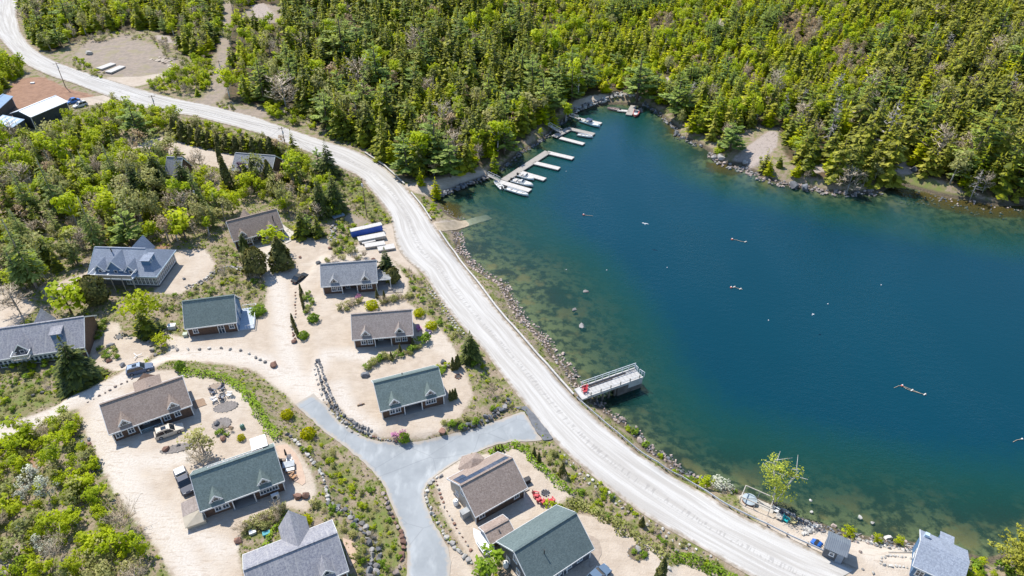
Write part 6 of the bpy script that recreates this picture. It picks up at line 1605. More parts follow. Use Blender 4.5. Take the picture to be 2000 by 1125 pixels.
# ------------------------------------------------------------------ vehicles
TYRE = plain('tyre_rubber', (.025, .025, .027), None, 2, .9); CHROME = plain('wheel_alloy', (.5, .5, .52), None, 1, .35, 0, .6); CGLASS = plain('car_glass', (.02, .028, .036), None, 1, .06, spec=.9); LAMP = plain('headlight_glass', (.75, .76, .76), None, 1, .1); TAIL = plain('tail_light', (.5, .03, .03), None, 1, .2)
def car(label, rear, front, m, style='suv', L=4.7, W=1.85, Hh=1.65, name='parked_car', cat='car', roofm=None):
    a = at(*rear); b = at(*front); d = (b - a); mid_ = (a + b) / 2; rz = math.atan2(d.y, d.x); o = thing(name, label, cat, (mid_.x, mid_.y, float(H(mid_.x, mid_.y))), rz)
    h = L / 2; bh = Hh * .56; w = W / 2; b_ = MB()
    st = [(-h, .86, .35, bh * .94), (-h + .12, .95, .25, bh), (-h * .45, 1, .2, bh), (h * .3, 1, .2, bh * .98), (h * .62, .97, .2, bh * .9), (h * .92, .9, .25, bh * .78), (h, .8, .35, bh * .6)]
    b_.loft([[(x, -w * k, z0), (x, w * k, z0), (x, w * k * 1.0, (z0 + z1) / 2 + .05), (x, w * k * .92, z1), (x, -w * k * .92, z1), (x, -w * k, (z0 + z1) / 2 + .05)] for x, k, z0, z1 in st]); part('body', b_, m, o)
    x0, x1, x2, x3 = (-h * .93, -h * .8, h * .12, h * .42) if style == 'suv' else ((-h * .72, -h * .42, h * .08, h * .44) if style == 'sedan' else (-h * .12, -h * .06, h * .3, h * .52))
    wt = w * .76; wb = w * .9; zt = Hh - .05
    part('window_glass', MB().loft([[(x0, -wb, bh - .02), (x0, wb, bh - .02), (x1, wt, zt), (x1, -wt, zt)], [(x3, -wb, bh - .04), (x3, wb, bh - .04), (x2, wt, zt), (x2, -wt, zt)]]), CGLASS, o)
    part('car_roof', MB().slab([(x1 - .02, -wt - .02, Hh), (x2 + .02, -wt - .02, Hh), (x2 + .02, wt + .02, Hh), (x1 - .02, wt + .02, Hh)], .07), roofm or m, o)
    p = MB()
    for s in (-1, 1):
        for xa, xb in ((x0, x1), (x3, x2), ((x0 + x3) / 2, (x1 + x2) / 2)): p.bar((xa, s * wb, bh - .03), (xb, s * (wt + .01), zt), .09, .05)
    part('pillar', p, m, o)
    if style == 'pickup':
        part('cargo_bed', MB().box(-h + .12, -h * .14, -w * .8, w * .8, bh - .3, bh + .02), BLACK, o)
        part('bed_cover', MB().box(-h + .2, -h + 1.5, -w * .75, w * .75, bh + .02, bh + .35), WHITE, o)
    wm = MB().lathe([(.20, -.11), (.34, -.11), (.34, .11), (.20, .11)], 14).mesh('wheel'); rm = MB().lathe([(.2, -.10), (.21, .13), (.05, .13)], 10).mesh('rim')
    for sx in (-h * .62, h * .62):
        for s in (-1, 1): q = part('wheel', wm, TYRE, o, (sx, s * (w - .1), .34), (R(90) * s * -1, 0, 0)); part('rim', rm, CHROME, q)
    for s in (-1, 1):
        part('headlight', MB().box(h * .93, h * .965, s * w * .55 - .2, s * w * .55 + .2, bh * .58, bh * .74), LAMP, o); part('tail_light', MB().box(-h - .01, -h + .06, s * w * .68 - .12, s * w * .68 + .12, bh * .62, bh * .88), TAIL, o)
        part('mirror', MB().box(x3 - .25, x3 - .1, s * (w + .02) - .08, s * (w + .02) + .08, bh - .02, bh + .14), m, o)
    if style == 'suv': part('roof_rack', MB().bar((x1 + .2, -wt + .08, Hh + .06), (x2 - .2, -wt + .08, Hh + .06), .05, .05).bar((x1 + .2, wt - .08, Hh + .06), (x2 - .2, wt - .08, Hh + .06), .05, .05), BLACK, o); part('sunroof', MB().box(x1 + .8, x1 + 1.6, -.4, .4, Hh + .003, Hh + .02), CGLASS, o)
    return o
def paint(name, c): t = NT(name); t.base(c, .5, 0, .15); return t.m
car('dark blue-grey estate car parked on the drive behind the brown-roofed house', (252, 730), (297, 719), paint('slate_blue_paint', (.13, .17, .25)), roofm=paint('pale_slate_paint', (.32, .40, .52)))
car('beige sports utility car parked in front of the long brown-roofed house', (308, 854), (356, 838), paint('beige_paint', (.62, .54, .44)))
car('black hatchback parked at the upper end of the sandy drive', (577, 553), (596, 539), paint('black_paint', (.03, .035, .04)), 'sedan', L=4.3, Hh=1.5)
car('dark pickup truck with white boxes in its bed beside the green-roofed house', (352, 922), (371, 968), paint('graphite_paint', (.09, .10, .13)), 'pickup', L=5.6, W=2.0, Hh=1.85, name='pickup_truck', cat='pickup truck')
car('white van-like car parked at the end of the white-roofed barn', (168, 205), (147, 211), paint('white_car_paint', (.72, .72, .72)))
car('blue car parked between the barn end and the white car', (151, 198), (135, 203), paint('blue_car_paint', (.08, .2, .5)), 'sedan')
car('dark car half cut by the bottom edge below the dark green roof', (1152, 1142), (1180, 1118), paint('steel_blue_paint', (.12, .18, .26)), 'sedan')

# ------------------------------------------------------------------ garden furniture and small things
def deck_chair(label, px, py, rz, m, group=None):
    p = at(px, py); o = thing('garden_chair', label, 'garden chair', p, rz, group)
    part('seat', MB().slab([(-.3, -.3, .38), (.3, -.3, .38), (.28, .3, .28), (-.28, .3, .28)], .05), m, o)
    sm_ = MB().slab([(-.06, 0, 0), (.06, 0, 0), (.05, .34, .72), (-.05, .34, .72)], .03).mesh('back_slat')
    for k in range(5): part('back_slat', sm_, m, o, (-.26 + k * .13, .28, .27))
    lm = MB().box(-.04, .04, -.05, .05, 0, .55).mesh('leg')
    for x in (-.36, .36):
        for y in (-.32, .3): part('leg', lm, m, o, (x, y, 0))
        part('armrest', MB().box(x - .08, x + .08, -.4, .42, .55, .59), m, o)
    o.scale = (1.12, 1.12, 1.12); return o
REDC = plain('red_chair_paint', (.62, .055, .07), None, 1, .5); DKC = plain('navy_chair_paint', (.06, .08, .13), None, 1, .5); TURQ = plain('turquoise_paint', (.02, .52, .50), None, 1, .5)
for px, py, rz, lb in [(1047, 969, 1.3, 'red garden chair nearest the side of the solar-panel house'), (1051, 976, 1.9, 'red garden chair second from the house in the ring'), (1058, 981, 2.6, 'red garden chair in the middle of the ring'), (1066, 982, 3.0, 'red garden chair fourth in the ring, before the bright shrub'), (1077, 980, 3.7, 'red garden chair at the right end of the ring')]: deck_chair(lb, px, py, rz, REDC)
for px, py, rz, m, lb in [(417, 768, 1.2, DKC, 'dark patio chair at the left of the ring beside the hedge'), (434, 761, -.3, DKC, 'dark patio chair at the top of the ring beside the hedge'), (449, 773, -1.5, WHITE, 'white patio chair at the right of the ring beside the hedge'), (420, 783, 2.2, WHITE, 'white patio chair at the lower left of the ring beside the hedge'), (434, 779, 3.1, DKC, 'dark patio stool at the bottom of the ring beside the hedge')]: deck_chair(lb, px, py, rz, m)
deck_chair('turquoise garden chair on the shore terrace below the birch', 1534, 1018, .7, TURQ); deck_chair('dark garden chair next to the turquoise one on the shore terrace', 1530, 1009, .9, DKC); deck_chair('pale yellow garden chair right of the turquoise one on the shore terrace', 1548, 1022, .6, plain('pale_yellow_paint', (.6, .52, .25), None, 1)); deck_chair('lilac-white garden chair under the birch on the shore terrace', 1515, 1000, .9, WHITE)
def on_pier(o, x, y): o.location = PIER.matrix_basis @ Vector((x, y, PZ + .06))
PIER_M = Matrix.Translation(PIER.location) @ Matrix.Rotation(PIER.rotation_euler.z, 4, 'Z')
for i, (x, y, lb) in enumerate([(.6, -.9, 'red garden chair at the land end of the pier, nearer the rail'), (.1, -1.6, 'red garden chair at the land end of the pier, nearer the road')]):
    o = deck_chair(lb, 1130, 765, PIER.rotation_euler.z - 1.57, REDC); o.location = PIER_M @ Vector((x, y, PZ + .06)); o.scale = (1, 1, 1)
deck_chair('bright blue garden chair beside the round cedar near the pergola', 773, 541, .5, BLUEP)
deck_chair('pink garden chair at the gable of the brown-roofed cottage', 819, 645, .6, plain('pink_chair_paint', (.62, .25, .5), None, 1)); deck_chair('lilac garden chair by the path right of the brown-roofed cottage', 838, 652, 1.2, plain('lilac_paint', (.5, .4, .62), None, 1))
def fire_pit(label, px, py, r=.6, m=None):
    p = at(px, py); o = thing('fire_pit', label, 'fire pit', p); s = rocks(m or ST_DARK)
    for k in range(9): q = part('stone', s[k % 6], None, o, (r * math.cos(k * .698), r * math.sin(k * .698), .12), (0, 0, k)); q.scale = (.42, .42, .42)
    part('ash', MB().lathe([(r * .8, .02), (r * .8, .06)], 10), BLACK, o)
fire_pit('dark stone fire pit in front of the red chairs', 1065, 963, .6); fire_pit('round stone fire pit in the yard right of the green-roofed cottage', 895, 736, .6, ST_RED); fire_pit('stone fire pit between the dark and white patio chairs', 434, 772, .45); fire_pit('dark fire pit in the sandy garden beside the long grey house', 234, 657, 1.0)
def disc(name, label, cat, px, py, rx, ry, m, h=.09, rot=0.3):
    p = at(px, py); me = MB(); P = [(rx * math.cos(k * .314), ry * math.sin(k * .314), h) for k in range(20)]; me.slab(P, h + .5); o = thing(name, label, cat, p, rot); part('bed', me, m, o); s = rocks(ST_GREY)
    for k in range(int((rx + ry) * 5)): a = k * 6.283 / int((rx + ry) * 5); q = part('stone', s[k % 6], None, o, (rx * math.cos(a), ry * math.sin(a), h), (0, 0, k)); q.scale = (.34, .34, .3)
    return o
GRAVEL = plain('grey_gravel', (.27, .24, .22), (.17, .15, .135), 6, .95, .4)
disc('gravel_bed', 'oval grey gravel bed below the ring of patio chairs', 'gravel bed', 441, 795, 2.1, 1.3, GRAVEL); disc('gravel_bed', 'small round gravel bed at the top of the patio beside the hedge', 'gravel bed', 421, 755, 1.3, .8, plain('tan_gravel', (.36, .27, .2), (.25, .19, .14), 6)); disc('gravel_bed', 'round gravel bed around the dark boulder behind the green-roofed house', 'gravel bed', 433, 828, 1.6, 1.4, GRAVEL)
disc('gravel_bed', 'oval stone-edged bed in the yard right of the dark green roof', 'gravel bed', 1246, 1080, 1.6, 1.3, plain('mulch', (.18, .13, .08), (.11, .09, .05), 5)); disc('gravel_bed', 'dark mulch bed between the beige car and the rounded golden-olive tree', 'gravel bed', 345, 876, 2.6, .9, GRAVEL)
sheet('patio', [(375, 785), (398, 776), (404, 790), (380, 800)], plain('brown_mat', (.33, .22, .14), (.26, .17, .11), 3), .08, .6)
sheet('patio', [(538, 872), (560, 868), (578, 885), (588, 905), (598, 940), (590, 950), (570, 935), (558, 925), (548, 895)], plain('terracotta_patio', (.56, .41, .30), (.48, .34, .25), 1.5), .06, .6)
sheet('patio', [(668, 1050), (690, 1058), (704, 1075), (700, 1095), (684, 1108), (676, 1080)], plain('terracotta_patio', (.56, .41, .30)), .06, .6)
sheet('patio', [(1150, 1045), (1170, 1055), (1176, 1080), (1168, 1100), (1150, 1110), (1155, 1080)], plain('grey_brown_patio', (.42, .34, .27), (.34, .27, .21), 2), .06, .6)
sheet('patio', [(545, 430), (560, 445), (576, 455), (577, 466), (560, 476), (548, 468), (556, 458), (552, 445)], plain('pale_terrace', (.60, .54, .47), (.5, .45, .38), 1.5), .12, .6)
def table(label, px, py, rz, m, w=1.6, d=.9):
    p = at(px, py); o = thing('garden_table', label, 'table', p, rz); part('table_top', MB().box(-w / 2, w / 2, -d / 2, d / 2, .70, .76), m, o); lm = MB().box(-.05, .05, -.05, .05, 0, .7).mesh('leg')
    for x in (-w / 2 + .1, w / 2 - .1):
        for y in (-d / 2 + .1, d / 2 - .1): part('leg', lm, WOOD, o, (x, y, 0))
table('grey table on the terracotta patio at the gable of the green-roofed house', 565, 912, .3, plain('pale_blue_grey_top', (.5, .53, .56), None, 1), 1.9, 1.3); table('white table below the grey one on the same patio', 568, 922, .3, WHITE, 1.4, .6); table('picnic table on the beach terrace below the birch', 1520, 1013, .9, PALEW, 1.1, 1.0)
deck_chair('dark chair left of the grey table on the terracotta patio', 553, 905, 1.5, BLACK); deck_chair('white-cushioned chair above the grey table on the terracotta patio', 566, 902, .2, WHITE); deck_chair('orange-brown chair below the tables on the terracotta patio', 574, 933, 2.5, plain('orange_wood', (.5, .28, .14), None, 1))
def parasol(label, px, py, m, h=2.4):
    p = at(px, py); o = thing('parasol', label, 'parasol', p); part('pole', MB().tube((0, 0, 0), (0, 0, h), .03, .03, 6), BLACK, o); part('folded_canopy', MB().lathe([(.12, 1.0), (.2, 1.2), (.12, h - .3), (.03, h)], 8), m, o); part('foot', MB().lathe([(.3, 0), (.28, .1)], 10), BLACK, o)
parasol('folded black parasol on the terracotta patio', 561, 897, BLACK, 2.6)
def tank(label, px, py, m, r=.45, h=1.1):
    p = at(px, py); o = thing('propane_tank', label, 'tank', p); part('body', MB().lathe([(r * .8, 0), (r, .08), (r, h - .2), (r * .75, h), (.08, h + .04)], 14), m, o, smooth=False); part('valve', MB().lathe([(.1, h), (.1, h + .18)], 8), STEEL, o)
tank('white propane tank at the gable of the solar-panel house', 891, 985, WHITE); tank('white propane tank at the gable of the dark green roofed house', 988, 1106, WHITE); tank('green rain barrel behind the green-roofed house with the pickup', 474, 836, plain('green_plastic', (.10, .22, .17), None, 1), .4, .8)
def box_thing(name, cat, label, px, py, rz, sx, sy, h, m, lid=None):
    p = at(px, py); o = thing(name, label, cat, p, rz); part('body', MB().box(-sx / 2, sx / 2, -sy / 2, sy / 2, -.2, h - .1), m, o); part('lid', MB().box(-sx / 2 - .05, sx / 2 + .05, -sy / 2 - .05, sy / 2 + .05, h - .1, h), lid or m, o); return o
box_thing('storage_box', 'storage box', 'grey storage cabinet at the gable of the solar-panel house', 910, 1008, .6, 1.6, .9, 1.5, plain('grey_plastic', (.42, .43, .43), None, 1)); box_thing('storage_box', 'storage box', 'white chest left of the blue-gabled cottage', 337, 641, .2, 1.5, 1.0, .9, WHITE)
box_thing('planter', 'planter', 'pale cover box at the left corner of the blue-gabled cottage', 363, 656, .2, .8, .8, .7, plain('pale_green_box', (.55, .62, .5), None, 1)); box_thing('storage_box', 'storage box', 'teal box beside the hedge of the house at the bottom edge', 521, 1044, .4, 1.0, .6, .5, plain('teal_box', (.1, .4, .45), None, 1)); box_thing('storage_box', 'storage box', 'white frame box by the brown boulder at the bottom house', 494, 1041, .5, .9, .7, .5, WHITE)
box_thing('storage_box', 'storage box', 'white lid cover on the small lawn in the reddish yard', 64, 163, .1, 1.3, .8, .4, WHITE)
box_thing('storage_box', 'storage box', 'dark grill trolley at the right gable of the solar-panel house', 1028, 943, .5, 1.3, .7, 1.0, BLACK)
# hot tub under a timber frame
def hot_tub():
    c = at(1462, 982); o = thing('hot_tub', 'round wooden hot tub with a grey cover on the shore terrace', 'hot tub', c)
    part('tub', MB().lathe([(1.05, -.2), (1.15, .9)], 16), plain('red_brown_staves', (.27, .13, .08), (.2, .09, .06), 4), o); part('cover', MB().lathe([(1.2, .9), (1.2, 1.0), (.6, 1.06)], 16), plain('grey_blue_cover', (.40, .46, .49), None, 1), o); part('cover_seam', MB().box(-1.15, 1.15, -.03, .03, 1.06, 1.075), BLACK, o)
    b = at(1474, 988); f = thing('timber_frame', 'open timber frame standing round the hot tub', 'timber frame', b, -.55); W, D, Hh = 4.6, 2.6, 2.3
    pm = MB().box(-.06, .06, -.06, .06, -.6, Hh).mesh('post')
    for x in (-W / 2, 0, W / 2):
        for y in (-D / 2, D / 2): part('post', pm, PALEW, f, (x, y, 0))
    for y in (-D / 2, D / 2): part('beam', MB().bar((-W / 2, y, Hh), (W / 2, y, Hh), .12, .14), PALEW, f)
    for x in (-W / 2, W / 2): part('beam', MB().bar((x, -D / 2, Hh + .02), (x, D / 2, Hh + .02), .12, .12), PALEW, f)
    part('platform', MB().box(-W / 2 - .2, W / 2 + .6, -D / 2 - .2, D / 2 + .2, -.5, .12), PALEW, f)
hot_tub()
def log(label, p0, p1, r, m, z=None):
    a = at(*p0); b = at(*p1); d = b - a; o = solo('driftwood_log', MB().tube((0, 0, r * .6), (d.x, d.y, d.z + r * .6), r, r * .7, 8), m, label, 'log', a, smooth=True); return o
log('driftwood log along the shore left of the shore house, lower one', (1735, 1079), (1787, 1080), .16, PALEW); log('driftwood log along the shore left of the shore house, upper one', (1762, 1066), (1792, 1070), .2, PALEW); log('forked driftwood branch at the corner of the metal-roofed shed', (1666, 1048), (1682, 1043), .12, PALEW); log('weathered log lying in the yard left of the green-roofed cottage', (698, 793), (712, 789), .18, WOOD)
# swing-like white bench parts: star-shaped dryer on the small lawn
def dryer():
    p = at(268, 697); o = thing('lawn_ornament', 'white three-armed ornament on the small lawn above the blue car', 'ornament', p)
    for k in range(3): part('arm', MB().bar((0, 0, .3), (1.0 * math.cos(k * 2.1 + .4), 1.0 * math.sin(k * 2.1 + .4), .5), .14, .06), WHITE, o)
    part('post', MB().box(-.06, .06, -.06, .06, -.1, .35), WHITE, o)
dryer()

# ------------------------------------------------------------------ buoys, ropes and gulls
ORANGE = plain('orange_buoy', (.75, .18, .10), None, 1, .5); FOAM = plain('pale_float', (.78, .72, .62), None, 1, .6); ROPE = plain('pale_rope', (.55, .45, .32), None, 3)
def buoy(label, px, py, tail, m, r=.34, floats=()):
    x, y = map(float, plane(px, py, 0)); o = thing('mooring_buoy', label, 'buoy', (x, y, .08)); part('ball', MB().lathe([(.02, -r), (r * .7, -r * .7), (r, 0), (r * .7, r * .7), (.02, r)], 10), m, o, smooth=True); part('top_cap', MB().lathe([(r * .62, r * .62), (r * .5, r * .88), (.02, r * 1.1)], 10), WHITE, o)
    b = MB(); P = [Vector((float(plane(*t, 0)[0]) - x, float(plane(*t, 0)[1]) - y, .0)) for t in tail]; q = Vector((0, 0, .0))
    for t in P: b.tube(q, t, .05, .05, 5); q = t
    if P: part('rope', b, ROPE, o)
    for t in floats: fx, fy = map(float, plane(*t, 0)); part('float', MB().lathe([(.05, -.4), (.14, -.3), (.14, .3), (.05, .4)], 8), FOAM, o, (fx - x, fy - y, .05), (R(90), 0, R(-55)))
buoy('small red and white buoy nearest to the docks', 1140, 420, [(1146, 421), (1158, 422)], ORANGE, .32)
buoy('orange and white buoy with a pale float trailing right in the middle of the lake', 1430, 468, [(1438, 469), (1448, 472), (1459, 473)], ORANGE, .32, [(1456, 473)])
buoy('flat orange buoy line below the middle of the lake', 1428, 562, [(1436, 562), (1450, 566)], ORANGE, .3, [(1434, 561), (1446, 565)])
buoy('orange buoy with a long trail of floats in the right part of the lake', 1762, 754, [(1770, 760), (1782, 764), (1795, 768), (1809, 772), (1798, 769), (1762, 754), (1755, 754), (1746, 758)], ORANGE, .28, [(1781, 763), (1806, 771)])
buoy('small white float near the right frame edge', 1996, 858, [(1985, 860), (1978, 864)], FOAM, .2)
for px, py, lb in [(1501, 626, 'tiny white float in the open water left of the resting gull'), (1617, 594, 'tiny pale float in the open water above the resting gull'), (1106, 335, 'tiny white float off the ends of the finger docks'), (1106, 527, 'tiny white float off the boat ramp, left one'), (1185, 528, 'tiny white float off the boat ramp, right one'), (1303, 523, 'tiny pale float in the middle of the lake'), (1721, 557, 'tiny white float in the right part of the lake')]:
    x, y = map(float, plane(px, py, 0)); solo('net_float', MB().lathe([(.03, -.15), (.13, -.08), (.13, .08), (.03, .16)], 8), WHITE, lb, 'float', (x, y, .04), smooth=True)
def gull(label, px, py, z, span, rz, flying=True):
    x, y = map(float, plane(px, py, z)); o = thing('gull', label, 'gull', (x, y, z), rz)
    part('body', MB().loft([[(t * .5 - .25, math.cos(a) * r * .8, math.sin(a) * r) for a in (0, 1.05, 2.1, 3.14, 4.2, 5.24)] for t, r in ((0, .02), (.25, .07), (.6, .09), (.85, .06), (1, .03))]), WHITE, o, smooth=True)
    part('head', MB().lathe([(.02, -.06), (.06, 0), (.02, .06)], 8), WHITE, o, (.28, 0, .03)); part('beak', MB().tube((.33, 0, .02), (.41, 0, .0), .018, .005, 5), ORANGE, o)
    for s in (-1, 1):
        if flying: part('wing', MB().slab([(.1, s * .05, .03), (.12, s * span * .25, .17), (-.02, s * span * .5, .06), (-.12, s * span * .25, .14), (-.12, s * .05, .03)], .025), WHITE, o)
        else: part('wing', MB().slab([(.12, s * .06, .06), (0, s * .11, .05), (-.34, s * .04, .04), (-.2, s * .02, .07)], .02), plain('gull_grey', (.5, .52, .55), None, 1), o)
    part('tail', MB().slab([(-.22, -.04, .01), (-.22, .04, .01), (-.4, .07, .01), (-.4, -.07, .01)], .02), WHITE, o)
gull('white gull flying over the middle of the lake', 1260, 437, 6, 1.9, 1.2); gull('white gull gliding low over the right part of the lake', 1588, 614, 4, .5, .6)
# ------------------------------------------------------------------ woods: every tree one can pick out, the rest as masses
LOOK = {'spruce': 'dark green spruce', 'fine_spruce': 'dark green spruce', 'fir': 'bright yellow-green fir', 'old_spruce': 'shaggy olive-green spruce', 'pine': 'blue-green layered pine', 'larch': 'thin feathery larch',
        'birch': 'lime-green leafy birch', 'maple': 'pinkish budding maple', 'olive_tree': 'pale olive tree', 'alder': 'bright green bush', 'bare': 'leafless grey-tan tree', 'snag': 'dead grey bare conifer',
        'cedar_column': 'slim dark cedar', 'cedar_cone': 'cone-shaped dark cedar', 'shrub_green': 'low green shrub', 'shrub_olive': 'low olive-brown shrub', 'shrub_lime': 'low lime-green shrub', 'shrub_twig': 'twiggy leafless shrub', 'white_tree': 'pale blossoming small tree'}
POOL = []           # kind, x, y, z, h, wide, where

def projv(X, Y, Z):
    D = np.stack([X, Y, Z - CAM_H], 1); z = D @ FW
    return 1000 + FPX * X / z, 562.5 - FPX * (D @ UP) / z, z

BLOCK = [p for k in ('sand',) for p in ZONES[k]] + [p for p in ZONES['clear']] + [p for p in ZONES['rock']] + [ZONES['red'][0]] + list(ZONES['grass'][:2]) + [ROAD_POLY, gpoly(PAVE)]

def blocked(X, Y, margin=.3):
    b = np.zeros(X.shape, bool)
    for p in BLOCK:
        k = (X > p[:, 0].min() - 3) & (X < p[:, 0].max() + 3) & (Y > p[:, 1].min() - 3) & (Y < p[:, 1].max() + 3)
        if k.any():
            q = sdf(p, X[k], Y[k]); b[np.where(k)[0][q > -margin]] = True
    for cx, cy, ux, uy, hl, hw in FOOT:                    # house footprints
        dx, dy = X - cx, Y - cy
        b |= (np.abs(dx * ux + dy * uy) < hl + .8) & (np.abs(-dx * uy + dy * ux) < hw + .8)
    return b

def scatter(poly, space, mix, hr, where, wide=1.0, margin=.5, hcut=.6, seed=0):
    g = np.random.default_rng(seed + len(POOL))
    x0, y0 = poly.min(0); x1, y1 = poly.max(0)
    X, Y = np.meshgrid(np.arange(x0, x1, space), np.arange(y0, y1, space * .92))
    X[1::2] += space / 2
    X = X.ravel() + g.uniform(-.42, .42, X.size) * space; Y = Y.ravel() + g.uniform(-.42, .42, Y.size) * space
    k = inside(poly, X, Y); X, Y = X[k], Y[k]
    Z = H(X, Y); k = (Z > hcut) & ~blocked(X, Y, margin); X, Y, Z = X[k], Y[k], Z[k]
    px, py, dz = projv(X, Y, Z)
    k = (px > -220) & (px < 2260) & (dz > 20); X, Y, Z, px, py = X[k], Y[k], Z[k], px[k], py[k]
    for i in range(len(X)):
        mx, h2, wh = (mix(px[i], py[i]) if callable(mix) else (mix, hr, where))
        if mx is None: continue
        r = g.random() * sum(mx.values()); s = 0
        for kd, w in mx.items():
            s += w
            if r <= s: break
        h = g.uniform(*h2) * (1.0 if kd not in ('fir', 'birch') else .88) * float(np.clip(g.lognormal(0, .2), .55, 1.45))
        if kd == 'pine': h *= 1.12
        if kd in ('bare', 'maple'): h *= .7
        POOL.append((kd, X[i], Y[i], Z[i], h, wide * g.uniform(.85, 1.2), wh))

def forest_mix(px, py):
    n = math.sin(px * .013 + 1.7 * math.sin(py * .021)) * math.sin(py * .034 + px * .006)
    for qx, qy, qr in ((1560, 65, 45), (1660, 120, 38), (1760, 120, 35), (1290, 55, 25), (875, 60, 14), (690, 75, 14), (1470, 160, 22)):
        if math.hypot(px - qx, (py - qy) * 1.5) < qr: return {'maple': .7, 'bare': .15, 'fir': .25}, (5, 8), ''
    if px > 1730 - (py - 120) * .5 and py > 90:
        return {'old_spruce': .62, 'fir': .10, 'spruce': .14, 'snag': .06, 'bare': .06, 'pine': .04, 'olive_tree': .03}, (9.5, 15), 'in the old wood on the right shore'
    if px > 1880 or (px > 1780 and py < 60):
        return {'old_spruce': .5, 'spruce': .3, 'fir': .15, 'bare': .07}, (8, 13), 'in the old wood on the right shore'
    if px > 1030 + (py - 60) * 1.1 and py < 190:
        if n > .55: return {'spruce': .4, 'old_spruce': .2, 'fir': .4}, (5.5, 8.5), 'on the young hillside beyond the cove'
        if n < -.6: return {'pine': .4, 'fir': .4, 'spruce': .2}, (5, 8), ''
        return {'fir': .56, 'birch': .32, 'spruce': .06, 'pine': .06, 'maple': .03, 'olive_tree': .06}, (4.5, 7.6), 'on the young hillside beyond the cove'
    if px > 1190:
        return {'fir': .30, 'old_spruce': .27, 'spruce': .17, 'pine': .12, 'bare': .06, 'birch': .06, 'snag': .035}, (7.5, 12), 'on the slope right of the cove'
    if py > 190:
        return {'spruce': .55, 'pine': .11, 'fir': .14, 'birch': .07, 'bare': .06, 'maple': .03, 'olive_tree': .04}, (9, 13.5), 'in the dense forest behind the boat docks'
    if px < 560 and py < 200:
        return {'birch': .3, 'fir': .3, 'spruce': .2, 'bare': .12, 'olive_tree': .1}, (4.5, 8), 'beside the dirt track into the forest'
    if n > .7: return {'birch': .25, 'fir': .35, 'pine': .15, 'spruce': .35}, (7, 11), 'in the dense forest behind the boat docks'
    return {'spruce': .76, 'pine': .06, 'fir': .07, 'birch': .06, 'bare': .03, 'maple': .02, 'old_spruce': .04}, (8.5, 14), 'in the dense forest behind the boat docks'

FAR_FOREST = FOREST.copy()
def zone_space(poly, f, space):
    scatter(poly, space, f, None, None)
# two densities: the young hillside stands closer
YOUNG = gpoly([(990, -150), (1090, 100), (1180, 185), (1420, 195), (1680, 190), (1760, 100), (1880, 60), (1900, -150)])
scatter(YOUNG, 3.4, lambda a, b: forest_mix(a, b), None, None)
def not_young(a, b): return forest_mix(a, b)
BLOCK.append(YOUNG); scatter(FOREST, 4.35, not_young, None, None); BLOCK.pop()
scatter(FOREST2, 4.0, {'spruce': .4, 'fir': .28, 'birch': .14, 'bare': .1, 'pine': .08, 'olive_tree': .05}, (6.5, 10.5), 'in the wood beyond the gravel clearing')
scatter(gpoly([(265, 168), (300, 158), (340, 146), (372, 120), (405, 118), (428, 135), (415, 168), (385, 190), (330, 184), (290, 176)]), 2.4, {'alder': .45, 'birch': .2, 'olive_tree': .2, 'fir': .15, 'bare': .1}, (2.2, 4.6), 'between the clearing and the dirt track', margin=.2)
scatter(gpoly([(290, 70), (350, 80), (356, 118), (330, 120), (310, 95)]), 3.0, {'shrub_twig': .4, 'shrub_olive': .4, 'alder': .2}, (.8, 2.2), 'x', margin=-9)
scatter(gpoly([(130, 118), (160, 140), (200, 155), (215, 148), (180, 135), (150, 108)]), 2.2, {'shrub_lime': .4, 'shrub_olive': .4, 'alder': .3}, (.7, 2.0), 'x', margin=-2)
scatter(gpoly([(150, 85), (200, 62), (290, 66), (280, 78), (220, 76), (160, 100)]), 3.0, {'shrub_twig': .4, 'shrub_olive': .4, 'alder': .3}, (.8, 2.4), 'x', margin=-3)
scatter(gpoly([(-30, 100), (0, 108), (25, 122), (48, 142), (28, 155), (15, 185), (-60, 220)]), 3.2, {'spruce': .4, 'fir': .3, 'alder': .3}, (4, 8), 'beside the road bend at the left edge')
scatter(gpoly([(-20, 300), (60, 275), (110, 262), (150, 238), (215, 208), (250, 215), (245, 262), (200, 290), (120, 300), (0, 330)]), 3.0, {'alder': .35, 'fir': .2, 'spruce': .2, 'birch': .2, 'bare': .1, 'olive_tree': .15}, (3.5, 7), 'in the wood below the barn')
scatter(gpoly([(-210, 300), (120, 290), (230, 290), (330, 310), (420, 345), (455, 400), (440, 455), (400, 480), (330, 470), (200, 470), (150, 520), (90, 545), (60, 570), (-60, 560), (-210, 560)]), 3.5,
        {'olive_tree': .28, 'birch': .30, 'bare': .28, 'maple': .06, 'larch': .18, 'alder': .10, 'spruce': .15, 'fir': .06}, (5, 10), 'in the mixed wood left of the houses', margin=.2)
scatter(gpoly([(228, 212), (300, 222), (345, 230), (350, 255), (330, 262), (270, 262), (225, 245)]), 2.8, {'birch': .3, 'alder': .3, 'pine': .1, 'olive_tree': .2, 'fir': .2}, (3.5, 6.5), 'between the barn yard and the road')
scatter(gpoly([(350, 232), (440, 250), (540, 281), (565, 292), (545, 302), (440, 278), (345, 258)]), 2.4, {'shrub_lime': .3, 'shrub_olive': .35, 'alder': .2, 'birch': .15, 'fir': .15}, (1.0, 3.0), 'x', margin=.3)
scatter(gpoly([(408, 202), (435, 198), (470, 212), (462, 219), (430, 214)]), 2.0, {'shrub_lime': .4, 'shrub_olive': .6}, (.6, 1.4), 'x', margin=-9)
